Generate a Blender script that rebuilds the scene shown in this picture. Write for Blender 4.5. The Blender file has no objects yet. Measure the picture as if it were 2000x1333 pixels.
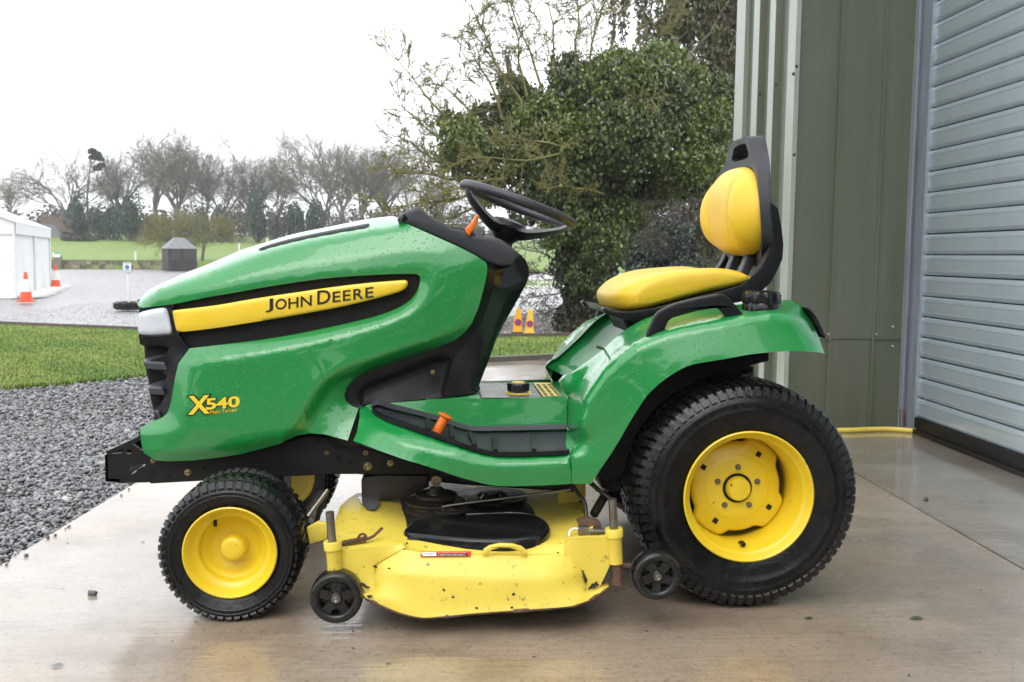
import bpy, bmesh, math, random
import numpy as np
from mathutils import Vector, Matrix
from mathutils.geometry import delaunay_2d_cdt, tessellate_polygon

# ------------------------------------------------------------------ camera, sky, sun, exposure
scn = bpy.context.scene
FPX = 1950.0                       # focal length in photograph pixels (2000 wide)
YAW, PITCH, ROLL = math.atan(150/FPX), math.atan(167.5/FPX), 0.012
CAM = np.array([0.0, -3.05, 0.94])
_F = np.array([math.sin(YAW)*math.cos(PITCH), math.cos(YAW)*math.cos(PITCH), -math.sin(PITCH)])
_R = np.array([math.cos(YAW), -math.sin(YAW), 0.0]); _U = np.cross(_R, _F)
CR = _R*math.cos(ROLL) + _U*math.sin(ROLL); CU = -_R*math.sin(ROLL) + _U*math.cos(ROLL)
cd = bpy.data.cameras.new('camera'); cam = bpy.data.objects.new('camera', cd)
scn.collection.objects.link(cam)
cd.sensor_width = 36; cd.lens = 36*FPX/2000; cd.clip_start = .05; cd.clip_end = 2000
cam.matrix_world = Matrix(((CR[0], CU[0], -_F[0], CAM[0]), (CR[1], CU[1], -_F[1], CAM[1]), (CR[2], CU[2], -_F[2], CAM[2]), (0, 0, 0, 1)))
cd.dof.use_dof = True; cd.dof.focus_distance = 2.75; cd.dof.aperture_fstop = 9.0
scn.camera = cam

W = bpy.data.worlds.new('World'); scn.world = W; W.use_nodes = True
wn, wl = W.node_tree.nodes, W.node_tree.links; wn.clear()
sky = wn.new('ShaderNodeTexSky'); sky.sky_type = 'NISHITA'; sky.sun_disc = False
SUN_EL, SUN_AZ = math.radians(52), math.radians(200)
sky.sun_elevation = SUN_EL; sky.sun_rotation = SUN_AZ; sky.dust_density = 6; sky.air_density = 1.5
hs = wn.new('ShaderNodeHueSaturation'); hs.inputs['Saturation'].default_value = .12; hs.inputs['Value'].default_value = .8
mx = wn.new('ShaderNodeMix'); mx.data_type = 'RGBA'; mx.inputs['Factor'].default_value = .82
mx.inputs['B'].default_value = (10.6, 10.9, 11.3, 1)     # the cloud layer
bg = wn.new('ShaderNodeBackground'); bg.inputs['Strength'].default_value = .1
wo = wn.new('ShaderNodeOutputWorld')
wl.new(sky.outputs[0], hs.inputs['Color']); wl.new(hs.outputs[0], mx.inputs['A']); wl.new(mx.outputs['Result'], bg.inputs['Color']); wl.new(bg.outputs[0], wo.inputs['Surface'])
sl = bpy.data.lights.new('sun', 'SUN'); sl.energy = .5; sl.angle = math.radians(40); sl.color = (1, .97, .93)
so = bpy.data.objects.new('sun', sl); scn.collection.objects.link(so)
so.rotation_euler = (math.pi/2 - SUN_EL, 0, math.pi - SUN_AZ + math.radians(0))
vs = scn.view_settings; vs.view_transform = 'Standard'; vs.look = 'None'; vs.exposure = 1.15; vs.gamma = 1; vs.use_curve_mapping = False
scn.render.engine = 'CYCLES'; scn.cycles.use_denoising = True
scn.cycles.max_bounces = 8; scn.cycles.transparent_max_bounces = 12

# ------------------------------------------------------------------ helpers
rnd = random.Random(7); nrs = np.random.RandomState(11)
def lift(uv, y):
    """points of the photograph onto planes y = const (metres), vectorised"""
    uv = np.asarray(uv, float).reshape(-1, 2); y = np.broadcast_to(np.asarray(y, float), (len(uv),))
    d = _F[None] + CR[None]*((uv[:, 0:1]-1000)/FPX) - CU[None]*((uv[:, 1:2]-666.5)/FPX)
    return CAM[None] + d*((y-CAM[1])/d[:, 1])[:, None]
def PY(u, v, y): return lift([(u, v)], y)[0]
def ray(u, v): return _F + CR*((u-1000)/FPX) - CU*((v-666.5)/FPX)
def PZ(u, v, z): d = ray(u, v); return CAM + d*((z-CAM[2])/d[2])
def PD(u, v, dist): d = ray(u, v); return CAM + d*dist
def PX(u, v, x): d = ray(u, v); return CAM + d*((x-CAM[0])/d[0])
def lerp(a, b, t): return a + (b-a)*t

ORG = {}
def thing(name, label, cat, loc=(0, 0, 0), group=None, parent=None):
    o = bpy.data.objects.new(name, None); scn.collection.objects.link(o); o.empty_display_size = .1
    o.location = loc; ORG[o.name] = np.array(loc, float)
    if label: o['label'] = label
    if cat: o['category'] = cat
    if group: o['group'] = group
    return o
def tag(o, label=None, cat=None, group=None, kind=None):
    if label: o['label'] = label
    if cat: o['category'] = cat
    if group: o['group'] = group
    if kind: o['kind'] = kind
    return o
def obj(name, v, f, mat, parent=None, smooth=35, org=None):
    v = np.asarray(v, float).reshape(-1, 3)
    if org is not None: o0 = np.array(org, float)
    elif parent is not None: o0 = ORG[parent.name]
    else: o0 = np.zeros(3)
    me = bpy.data.meshes.new(name); me.from_pydata((v-o0).tolist(), [], [list(map(int, q)) for q in f])
    mats = mat if isinstance(mat, (list, tuple)) else [mat]
    for m in mats: me.materials.append(m)
    o = bpy.data.objects.new(name, me); scn.collection.objects.link(o)
    if smooth:
        me.shade_smooth()
        if smooth < 180: me.set_sharp_from_angle(angle=math.radians(smooth))
    if parent is not None: o.parent = parent
    elif org is not None: o.location = o0
    ORG[o.name] = o0
    return o
class MB:
    def __init__(s): s.v = []; s.f = []
    def add(s, v, f):
        n = len(s.v); s.v += [tuple(p) for p in v]; s.f += [tuple(i+n for i in q) for q in f]; return s
    def box(s, c, d, R=None):
        c = np.array(c, float); P = np.array([(x, y, z) for x in (-.5, .5) for y in (-.5, .5) for z in (-.5, .5)])*np.array(d)
        if R is not None: P = P @ np.array(R).T
        return s.add(P+c, [(0, 1, 3, 2), (4, 6, 7, 5), (0, 4, 5, 1), (2, 3, 7, 6), (0, 2, 6, 4), (1, 5, 7, 3)])
    def beam(s, a, b, w, h, up=(0, 0, 1)):
        a = np.array(a, float); b = np.array(b, float); d = b-a; L = np.linalg.norm(d); d /= L
        sd = np.cross(d, up); sd /= np.linalg.norm(sd); u2 = np.cross(sd, d)
        R = np.stack([d, sd, u2], 1); return s.box((a+b)/2, (L, w, h), R)
    def tube(s, pts, r, n=8, cap=True):
        pts = np.array(pts, float); m = len(pts); rr = np.broadcast_to(np.array(r, float), (m,))
        T = np.gradient(pts, axis=0); T /= np.linalg.norm(T, axis=1)[:, None]+1e-12
        up = np.array([0, 0, 1.]) if abs(T[0][2]) < .9 else np.array([1., 0, 0])
        V = []
        for i in range(m):
            A = np.cross(T[i], up); A /= np.linalg.norm(A)+1e-12; B = np.cross(A, T[i]); up = B
            for k in range(n):
                t = 2*math.pi*k/n; V.append(pts[i]+rr[i]*(A*math.cos(t)+B*math.sin(t)))
        F = [(i*n+k, i*n+(k+1) % n, (i+1)*n+(k+1) % n, (i+1)*n+k) for i in range(m-1) for k in range(n)]
        if cap: F += [tuple(range(n-1, -1, -1)), tuple((m-1)*n+k for k in range(n))]
        return s.add(V, F)
    def lathe(s, prof, c, ax=(0, 1, 0), n=32, close=False, a0=0, a1=None):
        """prof: list of (along axis, radius)"""
        ax = np.array(ax, float); ax /= np.linalg.norm(ax); e = np.array([0, 0, 1.]) if abs(ax[2]) < .9 else np.array([1., 0, 0])
        A = np.cross(e, ax); A /= np.linalg.norm(A); B = np.cross(ax, A); c = np.array(c, float); V = []; m = len(prof)
        for k in range(n):
            t = 2*math.pi*k/n; q = A*math.cos(t)+B*math.sin(t)
            for (h, r) in prof: V.append(c+ax*h+q*r)
        F = []
        for k in range(n):
            k2 = (k+1) % n
            for i in range(m if close else m-1):
                j = (i+1) % m; F.append((k*m+i, k*m+j, k2*m+j, k2*m+i))
        return s.add(V, F)
    def build(s, name, mat, parent=None, smooth=35, org=None): return obj(name, s.v, s.f, mat, parent, smooth, org)

def resample(P, step):
    P = np.asarray(P, float); out = [P[0]]
    for a, b in zip(P[:-1], P[1:]):
        n = max(1, int(round(np.linalg.norm((b-a)[:2])/step)))
        out += [a+(b-a)*(i/n) for i in range(1, n+1)]
    return np.array(out)
def spline(P, step=6, closed=False):
    """Catmull-Rom through the points, then resampled"""
    P = [np.array(p, float) for p in P]
    n = len(P); out = []
    for i in range(n if closed else n-1):
        if closed: a, b, c, d = P[(i-1) % n], P[i], P[(i+1) % n], P[(i+2) % n]
        else: a, b, c, d = P[max(i-1, 0)], P[i], P[i+1], P[min(i+2, n-1)]
        k = max(2, int(np.linalg.norm((c-b)[:2])/step)+1)
        for t in np.linspace(0, 1, k, endpoint=False):
            out.append(.5*((2*b)+(-a+c)*t+(2*a-5*b+4*c-d)*t*t+(-a+3*b-3*c+d)*t**3))
    if not closed: out.append(P[-1])
    return np.array(out)
def inside(poly, pts):
    poly = np.asarray(poly)[:, :2]; x, y = pts[:, 0], pts[:, 1]; r = np.zeros(len(pts), bool)
    x1, y1 = poly[:, 0], poly[:, 1]; x2, y2 = np.roll(x1, -1), np.roll(y1, -1)
    for a, b, c, d in zip(x1, y1, x2, y2):
        if b != d: r ^= ((b > y) != (d > y)) & (x < (c-a)*(y-b)/(d-b)+a)
    return r
def net(outline, inner=(), holes=(), step=9, smooth_it=2, bulge=None):
    """A surface from a network of curves given as (u, v, depth y): the outline, inner constraint curves and holes.
    Between the curves the depth is a membrane. Returns pixel points with depth, and triangles."""
    V = []; E = []; Y = []; B = []
    def addc(P, closed, bd):
        P = resample(np.vstack([P, P[:1]]) if closed else P, step)
        if closed: P = P[:-1]
        n0 = len(V)
        for p in P: V.append(Vector((p[0], p[1]))); Y.append(p[2]); B.append(bd)
        E.extend((n0+i, n0+i+1) for i in range(len(P)-1))
        if closed: E.append((n0+len(P)-1, n0))
        return P
    O = addc(np.asarray(outline, float), True, 1); H = [addc(np.asarray(h, float), True, 1) for h in holes]
    for c in inner: addc(np.asarray(c, float), False, 0)
    lo, hi = O[:, :2].min(0), O[:, :2].max(0); g = []
    for j, vv in enumerate(np.arange(lo[1], hi[1], step*.87)):
        for uu in np.arange(lo[0]+(step/2 if j % 2 else 0), hi[0], step): g.append((uu, vv))
    g = np.array(g); ok = inside(O, g)
    for h in H: ok &= ~inside(h, g)
    g = g[ok]; C = np.array([tuple(v) for v in V])
    if len(g): g = g[np.array([np.min(np.hypot(*(C-p).T)) > step*.55 for p in g])]
    nc = len(V); V += [Vector(p) for p in g]
    rv, re, rf, ov, oe, of = delaunay_2d_cdt(V, E, [], 0, 1e-4)
    P = np.array([tuple(v) for v in rv]); y = np.zeros(len(P)); fx = np.zeros(len(P), bool); bd = np.zeros(len(P), bool)
    for i, o in enumerate(ov):
        o = [k for k in o if k < nc]
        if o: y[i] = np.mean([Y[k] for k in o]); fx[i] = True; bd[i] = any(B[k] for k in o)
    T = np.array([t for t in rf if len(t) == 3]); cc = P[T].mean(1); ok = inside(O, cc)
    for h in H: ok &= ~inside(h, cc)
    T = T[ok]
    # membrane with cotangent weights (exact for flat facets), solved by conjugate gradients
    I, J, Wt = [], [], []
    for k in range(3):
        o, p, q = T[:, k], T[:, (k+1) % 3], T[:, (k+2) % 3]; e1, e2 = P[p]-P[o], P[q]-P[o]
        ct = (e1*e2).sum(1)/np.maximum(np.abs(e1[:, 0]*e2[:, 1]-e1[:, 1]*e2[:, 0]), 1e-3); I += [p, q]; J += [q, p]; Wt += [ct, ct]
    a, b, w = np.concatenate(I), np.concatenate(J), np.clip(np.concatenate(Wt), -.2, 12); N = len(P)
    deg = np.maximum(np.bincount(a, weights=w, minlength=N), 1e-6)
    def Lx(x): return deg*x-np.bincount(a, weights=w*x[b], minlength=N)
    fr = ~fx; y0 = y*fx; r = -Lx(y0)*fr; x = np.zeros(N); p = r.copy(); rs = r@r
    for it in range(600):
        if rs < 1e-14: break
        Ap = Lx(p)*fr; al = rs/max(p@Ap, 1e-30); x += al*p; r -= al*Ap; rn = r@r; p = r+rn/rs*p; rs = rn
    y = y0+x*fr
    for it in range(smooth_it):
        m = np.bincount(a, weights=w*y[b], minlength=N)/deg; y = np.where(bd, y, .5*y+.5*m)
    # keep only used vertices
    us = np.unique(T); mp = -np.ones(len(P), int); mp[us] = np.arange(len(us))
    return P[us], y[us], mp[T]
def shell(P, y, T, thick=.012, mirror=False):
    """lift a net to space, make its front face the camera side and give its edges depth"""
    V = lift(P, y); T = [tuple(t) for t in T]
    n = np.cross(V[T[0][1]]-V[T[0][0]], V[T[0][2]]-V[T[0][0]])
    if n[1] > 0: T = [t[::-1] for t in T]
    F = list(T)
    if thick:
        cnt = {}
        for t in T:
            for i in range(3):
                k = (t[i], t[(i+1) % 3]); cnt[k] = 1
        bdry = [k for k in cnt if (k[1], k[0]) not in cnt]; vs_ = sorted({i for k in bdry for i in k}); n0 = len(V)
        mp = {i: n0+j for j, i in enumerate(vs_)}
        V = np.vstack([V, V[vs_]+np.array([0, thick, 0])]); F += [(k[1], k[0], mp[k[0]], mp[k[1]]) for k in bdry]
    if mirror:
        V = V*np.array([1, -1, 1]); F = [f[::-1] for f in F]
    return V, F
def panel(name, mat, parent, outline, inner=(), holes=(), step=9, thick=.012, both=True, smooth=40, smooth_it=2, bulge=None):
    P, y, T = net(outline, inner, holes, step, smooth_it, bulge)
    V, F = shell(P, y, T, thick); o = obj(name, V, F, mat, parent, smooth)
    if both:
        V2, F2 = shell(P, y, T, thick, True); obj(name, V2, F2, mat, parent, smooth)
    return o
def offset2(Q, d):
    """inset a closed 2-D outline (positive = inwards)"""
    Q = np.asarray(Q, float); a = np.roll(Q, 1, 0); b = np.roll(Q, -1, 0)
    area = .5*np.sum(Q[:, 0]*b[:, 1]-b[:, 0]*Q[:, 1]); s = 1 if area > 0 else -1
    e1 = Q-a; e2 = b-Q; e1 /= np.linalg.norm(e1, axis=1)[:, None]+1e-9; e2 /= np.linalg.norm(e2, axis=1)[:, None]+1e-9
    n1 = np.stack([-e1[:, 1], e1[:, 0]], 1); n2 = np.stack([-e2[:, 1], e2[:, 0]], 1); n = n1+n2
    n /= np.maximum(np.linalg.norm(n, axis=1)[:, None], .5)
    k = 1/np.maximum((n*n1).sum(1), .6)
    return Q+s*n*(d*k)[:, None]
def slab3(XZ, y0, y1, bev=.01, seg=3, scale_far=1.0):
    """outline in x,z extruded from y0 to y1 with rounded rims"""
    XZ = np.asarray(XZ, float); n = len(XZ); V = []; sl = []
    for i in range(seg+1):
        t = math.pi/2*i/seg; sl.append((y0+bev*(1-math.sin(t)), bev*(1-math.cos(math.pi/2-t)) if 0 else bev*(1-math.sin(t))))
    sl = [(y0+bev*(1-math.cos(math.pi/2*i/seg)), bev*(1-math.sin(math.pi/2*i/seg))) for i in range(seg+1)]
    sl += [(y1-(yy-y0), d) for yy, d in reversed(sl)]
    for yy, d in sl:
        Q = offset2(XZ, d) if d > 1e-6 else XZ
        V += [(q[0], yy, q[1]) for q in Q]
    m = len(sl); F = [(i*n+k, (i+1)*n+k, (i+1)*n+(k+1) % n, i*n+(k+1) % n) for i in range(m-1) for k in range(n)]
    area = .5*np.sum(XZ[:, 0]*np.roll(XZ[:, 1], -1)-np.roll(XZ[:, 0], -1)*XZ[:, 1])
    tri = tessellate_polygon([[Vector((q[0], q[1], 0)) for q in XZ]])
    for t in tri:
        t = tuple(t); cr_ = (XZ[t[1]][0]-XZ[t[0]][0])*(XZ[t[2]][1]-XZ[t[0]][1])-(XZ[t[1]][1]-XZ[t[0]][1])*(XZ[t[2]][0]-XZ[t[0]][0])
        if (cr_ > 0) != (area > 0): t = t[::-1]
        F += [t, tuple((m-1)*n+k for k in t[::-1])]
    if area < 0: F = [f[::-1] for f in F]
    return V, F
def solid(name, mat, parent, outline, yref, y0, y1, bev=.008, curved=False, smooth=35, step=7):
    """side outline traced on the plane yref, real thickness y0..y1"""
    o = spline(outline, step, True) if curved else np.asarray(outline, float)
    Q = lift(o[:, :2], yref)[:, [0, 2]]
    V, F = slab3(Q, y0, y1, bev); return obj(name, V, F, mat, parent, smooth)
_fc = {}
def glyphs(body, offset=0.0):
    k = (body, offset)
    if k not in _fc:
        c = bpy.data.curves.new('lettering', 'FONT'); c.body = body; c.size = 1; c.offset = offset; c.resolution_u = 3
        o = bpy.data.objects.new('lettering', c); scn.collection.objects.link(o); bpy.context.view_layer.update()
        me = o.evaluated_get(bpy.context.evaluated_depsgraph_get()).to_mesh()
        _fc[k] = (np.array([tuple(v.co) for v in me.vertices]), [tuple(p.vertices) for p in me.polygons])
        bpy.data.objects.remove(o); bpy.data.curves.remove(c)
    return _fc[k]
def letter(mb, body, u0, v0, w, h, slope, yfun, offset=0.0, grow=0.0, ref=None):
    V, F = glyphs(body, offset); R, _ = glyphs(body if ref is None else ref, 0.0)
    lo, hi = R[:, :2].min(0), R[:, :2].max(0)
    t = (V[:, :2]-lo)/(hi-lo)
    u = u0+t[:, 0]*w; v = v0-t[:, 1]*h+slope*t[:, 0]*w
    P = lift(np.stack([u, v], 1), np.array([yfun(a, b) for a, b in zip(u, v)]))
    if F:
        n = np.cross(P[F[0][1]]-P[F[0][0]], P[F[0][2]]-P[F[0][0]])
        if n[1] > 0: F = [f[::-1] for f in F]
    mb.add(P, F)
def copy_tree(o, parent=None):
    c = o.copy(); scn.collection.objects.link(c)
    if parent is not None: c.parent = parent
    for ch in [k for k in o.children]: copy_tree(ch, c)
    return c

# ------------------------------------------------------------------ materials
M = {}
def mat(name, col, rough=.5, metal=0., spec=.5, coat=0., coat_rough=.05, var=None, vscale=8., bump=0., bscale=40., detail=4., rvar=0., trans=0., vec='Object', attr=None, alpha=1., squash=None, sss=0.):
    m = bpy.data.materials.new(name); m.use_nodes = True; nt = m.node_tree; n, l = nt.nodes, nt.links
    b = n['Principled BSDF']; b.inputs['Base Color'].default_value = (*col, 1); b.inputs['Roughness'].default_value = rough
    b.inputs['Metallic'].default_value = metal; b.inputs['Specular IOR Level'].default_value = spec
    b.inputs['Coat Weight'].default_value = coat; b.inputs['Coat Roughness'].default_value = coat_rough
    b.inputs['Transmission Weight'].default_value = trans
    tc = n.new('ShaderNodeTexCoord'); src = tc.outputs[vec]
    if squash:
        mp = n.new('ShaderNodeMapping'); mp.inputs['Scale'].default_value = squash; l.new(src, mp.inputs['Vector']); src = mp.outputs[0]
    colsock = None
    if var:
        t = n.new('ShaderNodeTexNoise'); t.inputs['Scale'].default_value = vscale; t.inputs['Detail'].default_value = detail
        t.inputs['Roughness'].default_value = .65; l.new(src, t.inputs['Vector'])
        r = n.new('ShaderNodeValToRGB'); r.color_ramp.elements[0].position = .3; r.color_ramp.elements[1].position = .7
        r.color_ramp.elements[0].color = (*col, 1); r.color_ramp.elements[1].color = (*var, 1)
        l.new(t.outputs[0], r.inputs[0]); l.new(r.outputs[0], b.inputs['Base Color']); colsock = r.outputs[0]
        if rvar:
            q = n.new('ShaderNodeMapRange'); q.inputs['To Min'].default_value = max(.02, rough-rvar); q.inputs['To Max'].default_value = rough+rvar
            q.inputs['From Min'].default_value = .3; q.inputs['From Max'].default_value = .7
            l.new(t.outputs[0], q.inputs['Value']); l.new(q.outputs[0], b.inputs['Roughness'])
    if attr:
        a = n.new('ShaderNodeAttribute'); a.attribute_name = attr; a.attribute_type = 'GEOMETRY'
        if colsock is not None:
            x = n.new('ShaderNodeMix'); x.data_type = 'RGBA'; x.blend_type = 'MULTIPLY'; x.inputs['Factor'].default_value = 1
            l.new(colsock, x.inputs['A']); l.new(a.outputs['Color'], x.inputs['B']); l.new(x.outputs['Result'], b.inputs['Base Color'])
        else: l.new(a.outputs['Color'], b.inputs['Base Color'])
    if bump:
        t2 = n.new('ShaderNodeTexNoise'); t2.inputs['Scale'].default_value = bscale; t2.inputs['Detail'].default_value = 5; l.new(src, t2.inputs['Vector'])
        bp = n.new('ShaderNodeBump'); bp.inputs['Strength'].default_value = bump; bp.inputs['Distance'].default_value = .01
        l.new(t2.outputs[0], bp.inputs['Height']); l.new(bp.outputs[0], b.inputs['Normal'])
    M[name] = m; return m
def wet_drops(m, scale=95, amount=.32, dist=.0035):
    """rain beads as fine relief"""
    nt = m.node_tree; n, l = nt.nodes, nt.links; b = n['Principled BSDF']
    tc = n.new('ShaderNodeTexCoord'); v = n.new('ShaderNodeTexVoronoi'); v.inputs['Scale'].default_value = scale; v.inputs['Randomness'].default_value = 1
    l.new(tc.outputs['Object'], v.inputs['Vector'])
    sep = n.new('ShaderNodeSeparateColor'); l.new(v.outputs['Color'], sep.inputs[0])
    mr = n.new('ShaderNodeMath'); mr.operation = 'MULTIPLY'; mr.inputs[1].default_value = amount; l.new(sep.outputs[0], mr.inputs[0])
    st = n.new('ShaderNodeMath'); st.operation = 'GREATER_THAN'; st.inputs[1].default_value = .38; l.new(sep.outputs[1], st.inputs[0])
    mm = n.new('ShaderNodeMath'); mm.operation = 'MULTIPLY'; l.new(mr.outputs[0], mm.inputs[0]); l.new(st.outputs[0], mm.inputs[1])
    sb = n.new('ShaderNodeMath'); sb.operation = 'SUBTRACT'; l.new(mm.outputs[0], sb.inputs[0]); l.new(v.outputs['Distance'], sb.inputs[1])
    cl = n.new('ShaderNodeMath'); cl.operation = 'MAXIMUM'; cl.inputs[1].default_value = 0; l.new(sb.outputs[0], cl.inputs[0])
    sq = n.new('ShaderNodeMath'); sq.operation = 'SQRT'; l.new(cl.outputs[0], sq.inputs[0])
    bp = n.new('ShaderNodeBump'); bp.inputs['Strength'].default_value = .8; bp.inputs['Distance'].default_value = dist
    l.new(sq.outputs[0], bp.inputs['Height'])
    for k in ('Normal', 'Coat Normal'):
        old = b.inputs[k].links[0].from_socket if b.inputs[k].links else None
        if old is not None and k == 'Normal': l.new(old, bp.inputs['Normal'])
        l.new(bp.outputs[0], b.inputs[k])
def chipped(m, chip=(.035, .022, .015), scale=14., thr=.70, soft=.015, rough=.8):
    """worn patches where the paint has come off"""
    nt = m.node_tree; n, l = nt.nodes, nt.links; b = n['Principled BSDF']
    tc = n.new('ShaderNodeTexCoord'); t = n.new('ShaderNodeTexNoise'); t.inputs['Scale'].default_value = scale; t.inputs['Detail'].default_value = 6; t.inputs['Roughness'].default_value = .6
    l.new(tc.outputs['Object'], t.inputs['Vector'])
    r = n.new('ShaderNodeMapRange'); r.inputs['From Min'].default_value = thr; r.inputs['From Max'].default_value = thr+soft; l.new(t.outputs[0], r.inputs['Value'])
    x = n.new('ShaderNodeMix'); x.data_type = 'RGBA'; l.new(r.outputs[0], x.inputs['Factor'])
    src = b.inputs['Base Color'].links[0].from_socket if b.inputs['Base Color'].links else None
    if src is not None: l.new(src, x.inputs['A'])
    else: x.inputs['A'].default_value = b.inputs['Base Color'].default_value
    x.inputs['B'].default_value = (*chip, 1); l.new(x.outputs['Result'], b.inputs['Base Color'])

GREEN = mat('green_paint', (.006, .215, .042), .28, coat=.75, coat_rough=.03, var=(.008, .22, .044), vscale=3); wet_drops(GREEN, 165, .36, .0028)
YEL = mat('yellow_paint', (.78, .57, .022), .38, coat=.25, coat_rough=.15, var=(.74, .52, .018), vscale=9, bump=.03, bscale=25); chipped(YEL, scale=38, thr=.70, soft=.012)
YELD = mat('worn_yellow_paint', (.78, .61, .075), .42, coat=.15, coat_rough=.2, var=(.72, .54, .07), vscale=7, bump=.06, bscale=30); chipped(YELD, scale=26, thr=.70, soft=.01); chipped(YELD, (.24, .18, .06), 50, .62, .08)
YSTR = mat('yellow_stripe_film', (.80, .56, .03), .35, coat=.3, var=(.78, .53, .02), vscale=4)
BLK = mat('black_plastic', (.006, .006, .0075), .36, spec=.24, var=(.010, .011, .013), vscale=25, bump=.12, bscale=400); wet_drops(BLK, 120, .3, .002)
BLKG = mat('gloss_black_plastic', (.005, .005, .006), .14, spec=.38, var=(.012, .012, .013), vscale=10)
GREYP = mat('grey_black_plastic', (.024, .026, .032), .42, spec=.5, var=(.032, .034, .041), vscale=30, bump=.15, bscale=500); wet_drops(GREYP, 120, .3, .002)
MATBLK = mat('matt_black_grille', (.009, .0085, .0085), .6, spec=.18, var=(.013, .012, .012), vscale=30)
FRAMEB = mat('black_frame_steel', (.006, .006, .0065), .45, spec=.3, var=(.012, .011, .010), vscale=14, bump=.1, bscale=60)
FINP = mat('sky_sheen_grille_plastic', (.045, .047, .054), .36, var=(.058, .060, .067), vscale=30, bump=.1, bscale=300)  # fin grey raised to paint in the sky reflected on their tops
GRIME = mat('oily_black_metal', (.012, .011, .010), .4, var=(.035, .026, .018), vscale=22, bump=.4, bscale=60)
TYRE = mat('wet_rubber', (.003, .003, .0035), .26, spec=.33, var=(.008, .0075, .007), vscale=18, rvar=.12, bump=.12, bscale=60)
TREAD = mat('tread_rubber', (.0045, .0045, .005), .30, spec=.45, var=(.009, .0085, .008), vscale=26, rvar=.1, bump=.2, bscale=90)
WHEELB = mat('gauge_wheel_plastic', (.006, .006, .0065), .22, spec=.4, var=(.018, .017, .015), vscale=26, rvar=.08, bump=.08, bscale=80)
SEATY = mat('yellow_vinyl', (.74, .50, .022), .42, spec=.5, var=(.68, .42, .03), vscale=4, bump=.16, bscale=34); wet_drops(SEATY, 110, .25, .0015)
STEEL = mat('wet_bare_steel', (.30, .29, .26), .35, metal=.9, var=(.16, .13, .10), vscale=30, bump=.1, bscale=80)
RUST = mat('rusty_steel', (.10, .045, .025), .7, metal=.2, var=(.16, .10, .07), vscale=40, bump=.3, bscale=120)
BRASS = mat('yellow_zinc_bolt', (.35, .27, .13), .35, metal=.9, var=(.22, .17, .10), vscale=60)
ORNG = mat('orange_plastic', (.78, .17, .012), .35, var=(.72, .15, .012), vscale=20)
CHROME = mat('silver_decal_film', (.55, .57, .58), .18, metal=.75, var=(.35, .36, .37), vscale=18, bump=.3, bscale=30)
LENS = mat('cloudy_headlamp_lens', (.62, .64, .68), .22, spec=.5, coat=.5, var=(.52, .54, .58), vscale=9, bump=.12, bscale=120)
REDL = mat('red_lamp_lens', (.20, .015, .012), .15, coat=.6)
RED = mat('red_print', (.62, .03, .02), .4); WHT = mat('white_print', (.75, .75, .72), .45); BLKP = mat('black_print', (.012, .012, .012), .4)
YPRINT = mat('yellow_print', (.80, .60, .03), .4); BLUEP = mat('blue_print', (.03, .07, .26), .4)
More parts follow.
